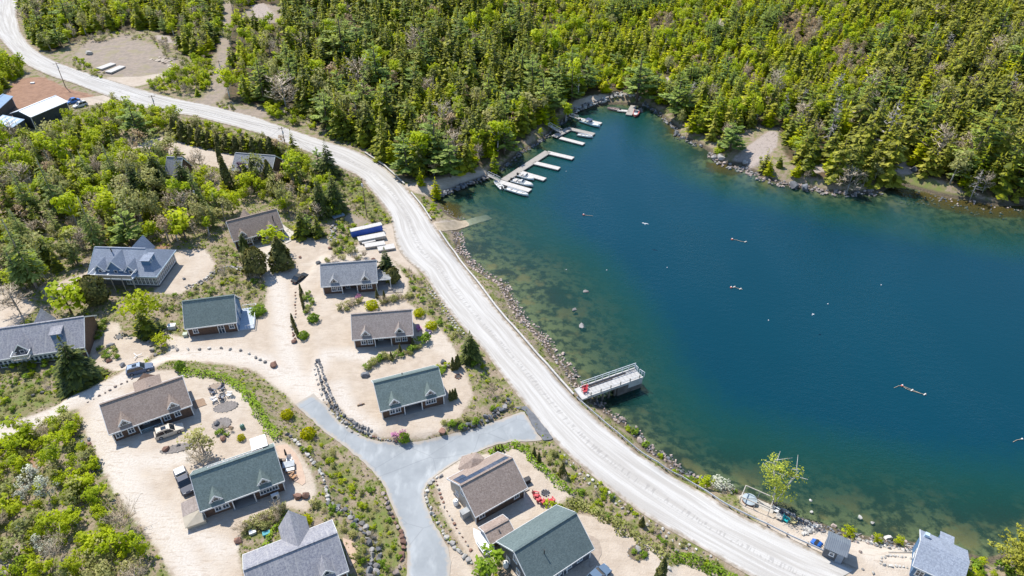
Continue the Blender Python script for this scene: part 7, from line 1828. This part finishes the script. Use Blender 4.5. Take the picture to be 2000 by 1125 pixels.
scatter(gpoly([(515, 208), (560, 200), (600, 225), (640, 258), (600, 252), (540, 236)]), 2.6, {'shrub_lime': .3, 'shrub_olive': .3, 'birch': .2, 'spruce': .2}, (1.2, 4.0), 'x', margin=-2)
scatter(gpoly([(545, 296), (600, 312), (640, 338), (655, 370), (690, 415), (650, 425), (625, 440), (610, 462), (570, 420), (540, 395), (470, 395), (450, 350), (470, 345), (535, 345)]), 3.0,
        {'spruce': .34, 'birch': .24, 'olive_tree': .2, 'bare': .12, 'maple': .08, 'alder': .14, 'pine': .05}, (3.5, 7.5), 'between the half-hidden grey roof and the road', margin=.2)
scatter(gpoly([(-210, 880), (40, 850), (130, 840), (165, 880), (185, 940), (228, 1000), (280, 1058), (325, 1120), (335, 1200), (-210, 1200)]), 2.25,
        {'alder': .5, 'shrub_lime': .12, 'shrub_olive': .18, 'shrub_twig': .04, 'white_tree': .06, 'birch': .12, 'olive_tree': .1}, (1.6, 3.9), 'in the thicket at the lower left', margin=-.1)
scatter(gpoly([(-30, 850), (30, 835), (100, 800), (148, 808), (155, 850), (60, 862), (-30, 900)]), 2.0, {'alder': .6, 'shrub_olive': .2, 'shrub_twig': .1}, (1.8, 3.2), 'beside the driveway at the left edge', margin=.0)
scatter(gpoly([(-10, 715), (60, 700), (112, 700), (130, 745), (120, 775), (60, 790), (0, 830), (-30, 800)]), 1.8, {'shrub_olive': .4, 'shrub_lime': .2, 'shrub_green': .3, 'shrub_twig': .1}, (.7, 1.5), 'in the garden below the house at the left edge', margin=.2)
scatter(gpoly([(330, 500), (420, 500), (445, 480), (500, 520), (515, 570), (470, 590), (455, 575), (355, 590), (335, 630), (300, 600), (330, 575), (400, 550)]), 2.0, {'shrub_olive': .4, 'shrub_twig': .25, 'shrub_green': .25, 'shrub_lime': .1}, (.6, 1.6), 'in the rock garden below the big house', margin=.1)
scatter(gpoly([(655, 425), (690, 420), (740, 440), (690, 460), (700, 490), (740, 495), (735, 508), (660, 500), (645, 470)]), 1.7, {'shrub_olive': .45, 'shrub_lime': .25, 'shrub_green': .3}, (.7, 1.5), 'round the stored dock floats', margin=.0)
scatter(gpoly([(655, 330), (700, 352), (722, 375), (748, 408), (760, 435), (740, 442), (700, 425), (670, 380)]), 1.8, {'shrub_olive': .4, 'shrub_lime': .35, 'shrub_green': .2, 'shrub_twig': .2}, (.6, 1.5), 'on the bank below the road bend', margin=.4)
scatter(gpoly([(780, 520), (815, 540), (842, 575), (880, 630), (925, 690), (975, 755), (1000, 800), (960, 800), (935, 740), (895, 680), (850, 625), (800, 560)]), 1.7, {'shrub_olive': .42, 'shrub_lime': .2, 'shrub_green': .25, 'shrub_twig': .2}, (.6, 1.4), 'on the bank between the cottages and the road', margin=.3)
scatter(gpoly([(1060, 870), (1105, 895), (1180, 960), (1250, 1010), (1330, 1055), (1400, 1095), (1430, 1140), (1330, 1140), (1290, 1080), (1200, 1030), (1130, 985), (1110, 950), (1060, 900)]), 1.6, {'shrub_olive': .35, 'shrub_lime': .25, 'shrub_green': .3, 'shrub_twig': .12}, (.5, 1.2), 'on the bank beside the lower gravel road', margin=.3)
scatter(gpoly([(560, 850), (600, 850), (650, 880), (700, 930), (745, 980), (770, 1030), (785, 1080), (780, 1150), (720, 1150), (740, 1080), (690, 1020), (640, 960), (610, 900)]), 1.7, {'shrub_olive': .38, 'shrub_lime': .3, 'shrub_green': .3, 'shrub_twig': .12}, (.5, 1.1), 'on the planted bank above the paved driveway', margin=.2)
scatter(gpoly([(610, 985), (645, 985), (690, 1020), (715, 1060), (725, 1120), (705, 1125), (690, 1060), (650, 1010), (600, 1000)]), 1.2, {'shrub_olive': .6, 'shrub_green': .3, 'shrub_lime': .1}, (.7, 1.3), 'beside the house at the bottom edge', margin=-.5)
scatter(gpoly([(860, 410), (840, 395), (812, 380), (830, 408), (845, 432), (880, 428)]), 1.8, {'shrub_lime': .5, 'shrub_olive': .3, 'shrub_green': .2}, (.6, 1.4), 'between the road and the boat ramp', margin=.4)
scatter(gpoly([(600, 258), (660, 276), (715, 296), (755, 318), (790, 352), (775, 335), (740, 305), (690, 282), (640, 262)]), 2.2, {'shrub_lime': .4, 'shrub_olive': .4, 'shrub_green': .2}, (.6, 1.6), 'on the verge of the road at the forest edge', margin=.6)
scatter(gpoly([(980, 315), (1040, 270), (1070, 262), (1075, 275), (1010, 312)]), 2.6, {'spruce': .4, 'pine': .2, 'olive_tree': .2, 'birch': .2, 'bare': .1}, (4, 9), 'on the dark bank behind the docks')
scatter(gpoly([(1350, 285), (1390, 285), (1425, 300), (1420, 318), (1390, 312), (1370, 290)]), 2.8, {'fir': .3, 'shrub_lime': .3, 'pine': .2, 'birch': .2}, (2.5, 6), 'on the point right of the cove')
scatter(gpoly([(1470, 325), (1500, 318), (1540, 335), (1600, 350), (1735, 352), (1735, 372), (1675, 374), (1585, 364), (1537, 358), (1495, 346)]), 3.2, {'fir': .3, 'old_spruce': .25, 'spruce': .15, 'birch': .1, 'bare': .1, 'olive_tree': .15}, (3.5, 8), 'x', margin=.2)
scatter(gpoly([(1280, 215), (1330, 245), (1355, 270), (1390, 288), (1420, 296), (1400, 300), (1350, 276), (1318, 258), (1300, 234)]), 3.0, {'fir': .35, 'old_spruce': .25, 'pine': .15, 'birch': .1, 'olive_tree': .15}, (3.5, 8), 'x', margin=.2)
scatter(gpoly([(1750, 345), (1800, 356), (1850, 376), (1900, 388), (1960, 396), (2040, 394), (2040, 385), (1960, 385), (1880, 372), (1800, 340)]), 3.6, {'fir': .3, 'old_spruce': .4, 'bare': .2, 'snag': .1}, (4, 8), 'x', margin=.2)
scatter(gpoly([(1895, 1090), (1930, 1100), (1960, 1085), (2060, 1065), (2060, 1180), (1880, 1180)]), 2.2, {'alder': .4, 'shrub_green': .3, 'shrub_twig': .2}, (1.2, 2.6), 'at the lower right corner')

# single trees and shrubs that stand out: kind, foot px, top row, width factor, label
NOTED = [
    ('fine_spruce', 162, 752, 655, 1.30, 'big dark spruce standing beside the long grey house at the left edge'),
    ('cedar_cone', 552, 522, 462, 1.45, 'fat cone-shaped cedar beside the drive below the brown-roofed house among trees'),
    ('cedar_globe', 503, 536, 480, .95, 'egg-shaped dark cedar left of the drive below the brown-roofed house among trees'),
    ('fine_spruce', 478, 488, 450, .9, 'small blue-green spruce against the front wall of the brown-roofed house among trees'),
    ('fine_spruce', 487, 522, 474, .8, 'slim spruce behind the egg-shaped cedar left of the drive'),
    ('birch', 535, 492, 440, 1.4, 'pale green leafy tree in front of the brown-roofed house among trees'),
    ('fine_spruce', 757, 542, 482, 1.15, 'pointed dark spruce beside the white pergola'),
    ('cedar_globe', 768, 552, 520, 1.0, 'round dark cedar leaning against the spruce by the white pergola'),
    ('fine_spruce', 920, 702, 645, 1.15, 'lone ragged spruce on the bank right beside the gravel road'),
    ('fine_spruce', 645, 345, 270, 1.0, 'tall spruce beside the road bend under the power lines'),
    ('fine_spruce', 658, 415, 330, .9, 'tall dark spruce right-hand of the clump below the road bend'),
    ('fine_spruce', 630, 420, 340, .9, 'tall dark spruce in the middle of the clump below the road bend'),
    ('spruce', 592, 462, 400, 1.1, 'dark spruce at the edge of the gravel turning place'),
    ('spruce', 622, 462, 415, 1.1, 'short dark spruce at the edge of the gravel turning place'),
    ('spruce', 575, 300, 250, .9, 'dark young spruce standing between the cedar hedge row and the road'),
    ('fine_spruce', 277, 395, 302, 1.0, 'tall dark spruce, left one of the trio in the mixed wood'),
    ('fine_spruce', 315, 370, 285, 1.15, 'tall broad dark spruce, middle one of the trio in the mixed wood'),
    ('fine_spruce', 370, 390, 300, 1.1, 'tall dark spruce, right one of the trio in the mixed wood'),
    ('spruce', 292, 420, 372, 1.0, 'short dark spruce in front of the trio in the mixed wood'),
    ('cedar_column', 432, 320, 278, 1.2, 'slim dark cedar standing on the sandy drive of the half-hidden grey roof'),
    ('cedar_column', 447, 368, 306, 1.6, 'tall dark cedar left of the half-hidden grey roof'),
    ('cedar_cone', 500, 355, 308, 1.1, 'dark cedar in front of the half-hidden grey roof, left of a pair'),
    ('cedar_cone', 530, 362, 312, 1.2, 'dark cedar in front of the half-hidden grey roof, right of a pair'),
    ('purple_tree', 482, 345, 312, 1.1, 'dark purple-leaved plum tree beside the half-hidden grey roof'),
    ('birch', 575, 360, 302, 1.3, 'bright lime-green round tree below the half-hidden grey roof'),
    ('spruce', 205, 448, 398, 1.1, 'dark spruce in the mixed wood above the big house with the balcony'),
    ('spruce', 97, 515, 450, 1.0, 'dark spruce in the mixed wood left of the big house with the balcony'),
    ('larch', 122, 424, 305, 1.0, 'tallest feathery larch in the mixed wood'),
    ('larch', 195, 486, 382, 1.0, 'leaning feathery larch just behind the big house with the balcony'),
    ('larch', 182, 368, 292, 1.0, 'feathery larch in the upper part of the mixed wood'),
    ('larch', 72, 562, 425, 1.0, 'tall feathery larch at the left edge above the long grey house'),
    ('larch', 50, 565, 480, 1.1, 'thick feathery larch pair at the left edge above the long grey house'),
    ('larch', 62, 420, 335, 1.1, 'feathery larch left of the tallest one'),
    ('pine', 260, 480, 408, 1.25, 'spreading green pine behind the big house with the balcony'),
    ('pine', 272, 268, 198, 1.2, 'green layered pine beside the road opposite the side track'),
    ('alder', 365, 472, 405, 1.15, 'bright green leafy tree right of the spreading pine'),
    ('alder', 455, 418, 368, .95, 'bright green leafy tree above the brown-roofed house among trees'),
    ('maple', 330, 470, 415, 1.2, 'pinkish tree between the spreading pine and the bright green leafy tree'),
    ('alder', 140, 612, 545, 1.25, 'big lime-green bush in front of the big house with the balcony'),
    ('cedar_globe', 192, 592, 535, 1.0, 'big dark round cedar merging with the lime-green bush before the big house'),
    ('bare', 40, 612, 560, 1.4, 'leafless grey bush beside the sandy yard at the left edge'),
    ('alder', 282, 628, 565, 1.1, 'lime-green bush left of the green-roofed cottage with the blue gable'),
    ('spruce', 290, 655, 600, 1.4, 'dark fir half inside the lime-green bush by the blue-gabled cottage'),
    ('alder', 318, 678, 650, 1.1, 'low leafy bush beside the row of boulders on the drive'),
    ('green_globe', 354, 722, 697, 1.0, 'round clipped green shrub at the bend of the drive'),
    ('gold_globe', 562, 815, 795, 1.1, 'golden shrub above the paved driveway, upper one of a pair'),
    ('gold_globe', 603, 853, 830, 1.15, 'golden shrub above the paved driveway, lower one of a pair'),
    ('lime_globe', 727, 602, 580, 1.25, 'round lime-green shrub between the grey-roofed cottage and the brown-roofed cottage'),
    ('lime_globe', 819, 616, 597, 1.2, 'round lime-green shrub at the corner of the brown-roofed cottage, upper one'),
    ('lime_globe', 843, 642, 621, 1.2, 'round lime-green shrub at the corner of the brown-roofed cottage, lower one'),
    ('green_globe', 613, 627, 606, 1.2, 'round green shrub beside the row of slim cedars, upper one'),
    ('green_globe', 594, 660, 640, 1.1, 'round green shrub at the lower end of the row of slim cedars'),
    ('green_globe', 506, 612, 590, 1.5, 'round green shrub beside the deck of the blue-gabled cottage'),
    ('green_globe', 790, 862, 838, .9, 'green rhododendron at the edge of the pavement junction'),
    ('shrub_pink', 780, 858, 842, 1.1, 'pink flowering shrub at the edge of the pavement junction'),
    ('shrub_pink', 700, 582, 575, 1.4, 'pale pink flowering shrub before the grey-roofed cottage'),
    ('shrub_green', 826, 668, 650, 1.1, 'leafy shrub at the right front corner of the brown-roofed cottage'),
    ('shrub_twig', 398, 915, 888, 1.2, 'pale twiggy shrub behind the green-roofed house with the pickup'),
    ('olive_tree', 398, 882, 838, 1.5, 'rounded golden-olive tree beside the beige car'),
    ('gold_globe', 472, 858, 845, 1.1, 'small golden shrub behind the green-roofed house with the pickup'),
    ('lime_globe', 597, 1022, 1004, 1.2, 'round lime-green shrub at the back wing of the house at the bottom edge'),
    ('shrub_green', 958, 1112, 1080, 1.0, 'bright green leafy shrub at the bow of the stored white boat'),
    ('shrub_lime', 1075, 1010, 985, 1.0, 'bright green shrub next to the ring of red chairs'),
    ('cedar_column', 1290, 1130, 1090, 1.5, 'pointed cedar at the bottom edge right of the dark green roof'),
    ('cedar_cone', 1098, 928, 904, 1.0, 'small brown-green cedar on the bank beside the gravel road, upper one'),
    ('cedar_cone', 1253, 1026, 1008, .9, 'small brown-green cedar on the bank beside the gravel road, lower one'),
    ('fine_birch', 1512, 985, 893, .95, 'white-stemmed birch standing alone on the lake shore'),
    ('fine_old', 1985, 1112, 1015, 1.25, 'broad yellow-green spruce leaning over the water at the lower right corner'),
    ('fine_old', 2025, 1130, 1035, 1.2, 'broad spruce at the right frame edge in the lower corner'),
    ('alder', 1380, 952, 926, 1.0, 'lime-green bush on the lake shore beside a white blossoming shrub'),
    ('shrub_white', 1412, 958, 936, 1.3, 'white blossoming shrub on the lake shore'),
    ('alder', 1652, 1045, 1028, 1.2, 'bright green bush right behind the small metal-roofed shed'),
    ('alder', 1712, 1060, 1046, 1.1, 'bright green bush beside the pale boulder on the shore'),
    ('alder', 1755, 1064, 1050, 1.1, 'bright green bush between the pale boulder and the shore house'),
    ('birch', 1105, 238, 192, 1.1, 'bright green tree on the bank between the docks and the cove path'),
    ('fir', 1082, 250, 215, 1.2, 'dark bushy fir left of the bright green tree by the cove path'),
    ('fir', 852, 388, 345, 1.0, 'young bright tree beside the path to the docks'),
    ('fir', 822, 362, 327, .9, 'young fir at the forest corner above the path to the docks'),
    ('maple', 848, 342, 308, 1.4, 'pinkish bare maple at the forest corner above the path to the docks'),
    ('pine', 880, 345, 268, 1.2, 'tall blue-green pine just behind the path to the docks'),
    ('pine', 985, 300, 235, 1.2, 'tall pine above the first dock'),
    ('pine', 812, 185, 118, 1.1, 'pale blue-green pine in the middle of the dark forest'),
    ('fir', 965, 335, 290, .9, 'slender young fir above the gangway of the nearest dock'),
    ('alder', 725, 235, 184, 1.15, 'rounded lime-green tree in front of the dark forest'),
    ('maple', 685, 245, 195, 1.6, 'broad tan budding tree in front of the dark forest'),
    ('bare', 560, 215, 150, 1.5, 'broad leafless tan tree beside the road junction at the forest edge'),
    ('pine', 1245, 190, 100, 1.1, 'tall yellow-green pine above the end of the cove path'),
    ('pine', 1425, 295, 240, 1.5, 'round blue-green pine left of the bare granite shore'),
    ('snag', 1895, 388, 330, 1.2, 'grey dead tree on the right shore above the weed shallows'),
    ('bare', 1655, 372, 330, 1.6, 'grey leafless tree on the rocky point of the right shore'),
]
for kd, bx, by, ty, wd, lb in NOTED:
    p = at(bx, by); h = tall(bx, by, ty)
    if kd in ('gold_globe', 'lime_globe', 'green_globe', 'cedar_globe'): h = max(.6, h * (.9 if kd == 'cedar_globe' else .58))
    plant(kd, (p.x, p.y, p.z), max(.5, min(h, 22)), lb, None, wd)

# rows of slim cedars
CED = [([(587, 567), (590, 574), (588, 582), (590, 590), (592, 598), (594, 606)], 14, 'slim dark cedar in the tight row beside the drive, upper group'),
       ([(572, 630), (575, 640), (579, 650), (583, 658)], 18, 'slim dark cedar in the tight row beside the drive, lower group'),
       ([(885, 722), (892, 720), (895, 716)], 24, 'slim cedar in the cluster above the right end of the green-roofed cottage'),
       ([(880, 782), (885, 780), (890, 778)], 20, 'slim cedar in the cluster beside the right gable of the green-roofed cottage'),
       ([(765, 703), (782, 688), (807, 676)], 16, 'slim cedar in the bed in front of the brown-roofed cottage'),
       ([(737, 582), (751, 585)], 18, 'slim cedar in front of the right corner of the grey-roofed cottage'),
       ([(968, 884), (974, 882), (980, 880)], 13, 'tiny brown cedar in the cluster above the solar-panel house'),
       ([(1043, 893), (1052, 903)], 20, 'brown-tipped cedar on the bank where the paving meets the road')]
for pts, hpx, lb in CED:
    for bx, by in pts:
        p = at(bx, by); plant('cedar_column', p, max(1.2, tall(bx, by, by - hpx)), lb, lb, 1.5)
# the trimmed cedar row along the upper road
for i, s in enumerate(np.linspace(0, 1, 24)):
    bx = 345 + 195 * s; by = 268 + 34 * s + 8 * math.sin(s * 3)
    p = at(bx, by); kd = ('cedar_cone', 'fir', 'cedar_cone', 'spruce')[i % 4]; nm = {'cedar_cone': 'dark cedar', 'fir': 'bright young fir', 'spruce': 'dark young spruce'}[kd]
    plant(kd, p, random.uniform(4.6, 6.6), nm + ' in the close evergreen row below the upper road', 'evergreens in the close row below the upper road', random.uniform(1.4, 1.8))

# garden shrubs in beds
BEDS = [('in the bed between the grey-roofed and the brown-roofed cottage', [(668, 603), (678, 604), (686, 600), (695, 594), (703, 590), (745, 590), (755, 592), (768, 588), (778, 584), (788, 582), (800, 580)], (1.0, 1.7), ['shrub_olive', 'shrub_olive', 'shrub_twig']),
        ('in the curved bed before the brown-roofed cottage', [(722, 722), (730, 712), (738, 705), (745, 700), (752, 696), (770, 698), (778, 694), (795, 690), (804, 686), (812, 682), (820, 680)], (.9, 1.6), ['shrub_olive', 'shrub_olive', 'shrub_green']),
        ('in the strip of slim cedars beside the drive', [(598, 585), (604, 578), (610, 592), (600, 610), (604, 602)], (.8, 1.4), ['shrub_green', 'shrub_olive']),
        ('in the oval bed beside the long grey house', [(200, 682), (210, 690), (222, 685), (212, 700), (226, 696)], (.8, 1.4), ['shrub_olive', 'shrub_green']),
        ('in the bed at the gable of the long grey house', [(195, 640), (203, 645), (208, 632), (196, 655), (190, 662)], (.9, 1.5), ['shrub_olive', 'shrub_green']),
        ('in front of the windows of the long grey house', [(10, 718), (28, 716), (45, 713), (62, 711), (80, 708), (98, 707), (115, 704)], (1.1, 1.6), ['shrub_lime', 'shrub_olive']),
        ('in the long bed below the green-roofed house with the pickup', [(478, 1040), (488, 1032), (498, 1028), (508, 1022), (520, 1015), (530, 1008), (545, 1002), (555, 996), (520, 1030), (540, 1022)], (1.0, 1.7), ['shrub_olive', 'shrub_twig', 'shrub_olive']),
        ('at the retaining rocks below the green-roofed cottage', [(870, 828), (882, 832), (895, 826), (905, 835), (915, 822), (928, 828)], (.8, 1.5), ['shrub_olive', 'shrub_green']),
        ('beside the boulders above the green-roofed cottage', [(858, 718), (866, 722), (872, 716), (862, 728)], (.8, 1.2), ['shrub_lime', 'shrub_green']),
        ('behind the grey-roofed cottage', [(642, 512), (655, 508), (665, 505), (692, 508), (702, 504), (712, 502)], (.9, 1.5), ['shrub_olive', 'shrub_twig']),
        ('in the rock bed behind the green-roofed house with the pickup', [(432, 845), (440, 840), (446, 850), (452, 842)], (.6, 1.0), ['shrub_green', 'shrub_twig']),
        ('by the boulder bed right of the dark green roof', [(1236, 1080), (1245, 1092), (1256, 1086), (1250, 1072)], (.6, 1.1), ['shrub_green', 'shrub_olive']),
        ('on the shore beside the brown boulders', [(1320, 925), (1340, 935), (1355, 942), (1240, 845), (1226, 838), (1262, 872), (1290, 893), (1430, 962)], (.6, 1.2), ['shrub_lime', 'shrub_green'])]
for where, pts, hr, kinds in BEDS:
    for i, (bx, by) in enumerate(list(pts) + [(x + random.uniform(-6, 6), y + random.uniform(-3.5, 3.5)) for x, y in pts]):
        kd = kinds[i % len(kinds)]; p = at(bx, by)
        lb = f'{LOOK[kd]} {where}'
        plant(kd, p, random.uniform(*hr), lb, lb, random.uniform(1.0, 1.3))

def hedge(pts, w, h, m, label, n_per_m=26, size=.16):
    """a clipped or wild hedge along a line: one body of leaf quads"""
    c = resample(gpoly(pts), 80); ln = np.linalg.norm(np.diff(c, axis=0), axis=1).sum()
    n = int(ln * n_per_m * w); g = np.random.default_rng(len(label))
    k = g.integers(0, 79, n); f = g.random(n)[:, None]
    p2 = c[k] * (1 - f) + c[k + 1] * f
    d = c[k + 1] - c[k]; d /= np.linalg.norm(d, axis=1)[:, None] + 1e-9; nn = np.stack([-d[:, 1], d[:, 0]], 1)
    a = g.uniform(0, math.pi, n); rr = g.random(n) ** .25
    wv = w / 2 * (1 + .25 * np.sin(p2[:, 0] * 1.9) + .2 * np.sin(p2[:, 1] * 3.1)); hv = h * (1 + .2 * np.sin(p2[:, 0] * 2.3 + 1) + .15 * np.sin(p2[:, 1] * 4))
    off = np.cos(a) * wv * rr; zz = np.sin(a) * hv * rr
    xy = p2 + nn * off[:, None]
    P = np.stack([xy[:, 0], xy[:, 1], H(xy[:, 0], xy[:, 1]) + zz], 1)
    nr = np.stack([nn[:, 0] * np.cos(a), nn[:, 1] * np.cos(a), np.sin(a) + .3], 1) + g.normal(0, .5, (n, 3)); nr /= np.linalg.norm(nr, axis=1)[:, None]
    u = np.cross(nr, g.normal(0, 1, (n, 3))); u /= np.linalg.norm(u, axis=1)[:, None]; w_ = np.cross(nr, u); s = size * g.uniform(.6, 1.3, n)[:, None]
    L = Leaves(); cl = .5 + .5 * np.sin(p2[:, 0] * 2.7) * np.sin(p2[:, 1] * 2.9 + 1); L.quads(np.stack([P + u * s, P + w_ * s, P - u * s, P - w_ * s], 1), np.clip(.5 * cl + .5 * g.random(n), 0, 1))
    me = L.mesh('hedge', m); o = bpy.data.objects.new('hedge', me); COL.objects.link(o); return tag(o, label, 'hedge')
hedge([(352, 727), (385, 730), (420, 735), (450, 745), (475, 762), (495, 785), (510, 812), (525, 838), (545, 858)], 2.0, 1.0, M_GREEN, 'long curved green hedge round the patio of the brown-roofed house with the beige car')
hedge([(955, 885), (985, 878), (1005, 870), (1025, 880), (1045, 902), (1065, 922), (1090, 945), (1120, 966)], 1.9, 1.0, M_GREEN, 'long green hedge right of the house with solar panels')
hedge([(1105, 985), (1140, 990), (1175, 1005), (1210, 1028), (1245, 1050), (1275, 1070), (1300, 1085)], 2.6, 1.1, M_OLIVE, 'thick olive-green hedge between the dark green roof and the gravel road')
hedge([(1310, 1085), (1350, 1095), (1390, 1112), (1440, 1140)], 2.4, 1.0, M_GREEN, 'dark green hedge at the bottom edge along the gravel road')
hedge([(520, 1068), (528, 1045), (545, 1030), (560, 1018), (580, 1010)], 1.2, .9, M_GREEN, 'narrow green hedge curving to the back wing of the house at the bottom edge')

# the pool of scattered plants; each is told apart by its size and by what it stands nearest to
MARKS = [(1245, 150, 'the tall yellow-green pine above the cove'), (1180, 185, 'the curved cove path'), (1480, 255, 'the bare granite shore'), (1660, 350, 'the rocky point of the right shore'), (1790, 345, 'the green strip on the right shore'), (1895, 375, 'the weedy shallows'),
         (1990, 380, 'the right end of the far shore'), (1300, 160, 'the small pale path above the cove'), (1405, 45, 'the pale outcrop on the hillside'), (1540, 60, 'the reddish thicket high on the hillside'), (1100, 150, 'the dark hollow behind the cove'), (1050, 240, 'the small middle dock'), (960, 310, 'the long dock'),
         (880, 300, 'the block-walled dock path'), (812, 150, 'the pale pine in the dark forest'), (725, 205, 'the round lime tree at the forest front'), (685, 220, 'the broad tan tree at the forest front'), (560, 180, 'the broad leafless tree at the junction'), (790, 195, 'the pinkish bare patch in the forest'), (440, 60, 'the dirt track'),
         (515, 25, 'the pale ledge at the top of the track'), (240, 100, 'the gravel clearing'), (60, 60, 'the upper road bend'), (340, 170, 'the clearing entrance'), (75, 215, 'the white-roofed barn'), (20, 240, 'the glazed lean-to'), (250, 230, 'the upper road pole'), (340, 320, 'the small hidden roof'), (490, 315, 'the half-hidden grey roof'), (620, 380, 'the road bend'),
         (500, 440, 'the brown roof among trees'), (258, 450, 'the spreading pine'), (310, 340, 'the trio of dark spruces'), (120, 370, 'the tallest larch'), (50, 500, 'the larches at the left edge'), (260, 510, 'the balcony house'), (80, 660, 'the long grey house'), (160, 720, 'the big dark spruce'), (60, 890, 'the bare reddish patch'), (180, 890, 'the tumble of dark stones'),
         (240, 1000, 'the bend of the wide sandy drive'), (30, 1090, 'the pale ledge at the lower left'), (110, 960, 'the middle of the thicket'), (310, 1090, 'the lower end of the wide drive'), (420, 600, 'the blue-gabled cottage'), (680, 540, 'the grey-roofed cottage'), (745, 640, 'the brown-roofed cottage'), (800, 770, 'the green-roofed cottage'), (720, 460, 'the boat lot'), (717, 420, 'the pole on the bank'),
         (920, 690, 'the lone spruce by the road'), (980, 780, 'the paving mouth'), (960, 950, 'the solar-panel house'), (1080, 1060, 'the dark green roof'), (1290, 1080, 'the pointed cedar'), (660, 920, 'the curved pale wall'), (720, 1040, 'the double rock wall'), (600, 850, 'the golden shrubs'), (570, 1080, 'the bottom-edge house'), (850, 410, 'the boat ramp'), (1960, 1090, 'the spruce leaning over the water'),
         (900, 40, 'the top middle of the forest'), (1130, 40, 'the top right of the dark forest'), (1750, 60, 'the top of the far right wood'), (1930, 150, 'the dark wood at the right edge'), (1800, 220, 'the dead grey conifers on the right'), (1420, 170, 'the blue-green pines on the slope'), (700, 60, 'the upper left of the dark forest'), (1620, 190, 'the foot of the young hillside'), (1350, 100, 'the middle of the young hillside')]
def say(e):
    x, y = project((e[1], e[2], e[3])); k = min(MARKS, key=lambda m: (m[0] - x) ** 2 + 2.2 * (m[1] - y) ** 2); dx, dy = x - k[0], (y - k[1]) * 1.4
    rel = 'beyond' if dy < -abs(dx) else 'this side of' if dy > abs(dx) else 'left of' if dx < 0 else 'right of'
    near = '' if math.hypot(dx, dy) < 45 else 'well '
    if rel in ('this side of',) and near: near = ''; rel = 'some way this side of'
    lo, hi = SIZE[KIND[e[0]][0]]; sz = 'small ' if e[4] < lo else 'tall ' if e[4] > hi else ''
    t = f'{sz}{LOOK[e[0]]} {near}{rel} {k[2]}'
    return t if len(t.split()) <= 16 else t.replace('some way this side of', 'below').replace('well ', '').replace('leafless ', '')
SIZE = {}
for e in POOL: SIZE.setdefault(KIND[e[0]][0], []).append(e[4])
SIZE = {k: (np.percentile(v, 33), np.percentile(v, 67)) for k, v in SIZE.items()}

NAMES = {}
for e in POOL: NAMES.setdefault(KIND[e[0]][0], []).append(e)
MASS = {'spruce_tree': ('spruce_forest', 'dark spruces of the dense forest seen as one dark green mass', 'spruce forest'), 'fir_tree': ('fir_forest', 'young firs of the hillside seen as one yellow-green mass', 'fir forest'),
        'old_spruce_tree': ('old_spruce_forest', 'old olive spruces of the far right wood seen as one mass', 'spruce forest'), 'birch_tree': ('birch_stand', 'far birches mixed into the hillside forest', 'birch wood'),
        'pine_tree': ('pine_stand', 'far pines mixed into the hillside forest', 'pine wood'), 'alder_bush': ('alder_thicket', 'low bright green bushes filling the thicket', 'thicket'), 'bare_tree': ('bare_stand', 'far leafless trees mixed into the woods', 'bare wood'),
        'leafing_tree': ('leafing_stand', 'far pale olive trees mixed into the woods', 'wood'), 'lime_bush': ('lime_thicket', 'low lime bushes scattered over the banks', 'thicket'), 'olive_shrub': ('olive_scrub', 'low olive scrub scattered over the banks', 'scrub'),
        'green_shrub': ('green_scrub', 'low green scrub scattered over the banks', 'scrub')}
todo = []
for nm, es in NAMES.items():
    used = sum(1 for o in COL.objects if o.parent is None and o.type == 'EMPTY' and o.name.split('.')[0] == nm)
    def key(e):
        p = np.array([e[1], e[2], e[3] + e[4] * .5]); x, y = project(p); zz = (p - CP) @ FW
        vis = -15 < x < 2015 and -20 < y < 1150
        return (0 if vis else 1, -e[4] / zz)
    es.sort(key=key)
    lim = max(0, 296 - used) if nm in MASS else len(es)
    for e in es[:lim]:
        lb = say(e); todo.append((e, lb))
    rest = es[lim:]
    if rest:
        kd = rest[0][0]
        mass(MASS[nm][0], kd, MAT_OF[kd], [(e[1], e[2], e[3] - .05) for e in rest], [e[4] for e in rest], 1.0, MASS[nm][1], MASS[nm][2])

from collections import Counter
CNT = Counter(lb for _, lb in todo)
for e, lb in todo: plant(e[0], (e[1], e[2], e[3] - .05), e[4], lb, lb if CNT[lb] > 1 else None, e[5], .05)

# low scrub and tufts on the open ground
def tufts(name, poly_list, per_m2, hs, m, label):
    P, HS = [], []
    for poly in poly_list:
        a = gpoly(poly); x0, y0 = a.min(0); x1, y1 = a.max(0); n = int((x1 - x0) * (y1 - y0) * per_m2)
        X = rng.uniform(x0, x1, n); Y = rng.uniform(y0, y1, n); k = inside(a, X, Y); X, Y = X[k], Y[k]
        Z = H(X, Y); k = (Z > .9) & ~blocked(X, Y, .15); X, Y, Z = X[k], Y[k], Z[k]
        P += list(zip(X, Y, Z - .03)); HS += list(rng.uniform(hs[0], hs[1], len(X)))
    mass(name, 'tuft', m, P, HS, 1.0, label, 'ground cover')
LEFT_LAND = [(-60, 210), (200, 205), (560, 285), (700, 345), (765, 440), (830, 535), (1000, 765), (1080, 865), (1250, 1005), (1480, 1150), (-60, 1180)]
SHORE = [(810, 380), (860, 440), (895, 455), (1000, 600), (1110, 740), (1180, 810), (1300, 912), (1440, 965), (1500, 1005), (1480, 1025), (1300, 925), (1160, 818), (1100, 750), (935, 560), (850, 455)]
tufts('grass_tufts', [LEFT_LAND, SHORE], .95, (.18, .5), M_GREEN, 'low green weeds and grass tufts over the open banks')
tufts('heather_tufts', [LEFT_LAND, SHORE], .95, (.2, .6), M_OLIVE, 'low olive-brown heather over the open banks')
tufts('lime_tufts', [LEFT_LAND], .2, (.3, .9), M_BIRCH, 'low lime-green seedlings over the open banks')
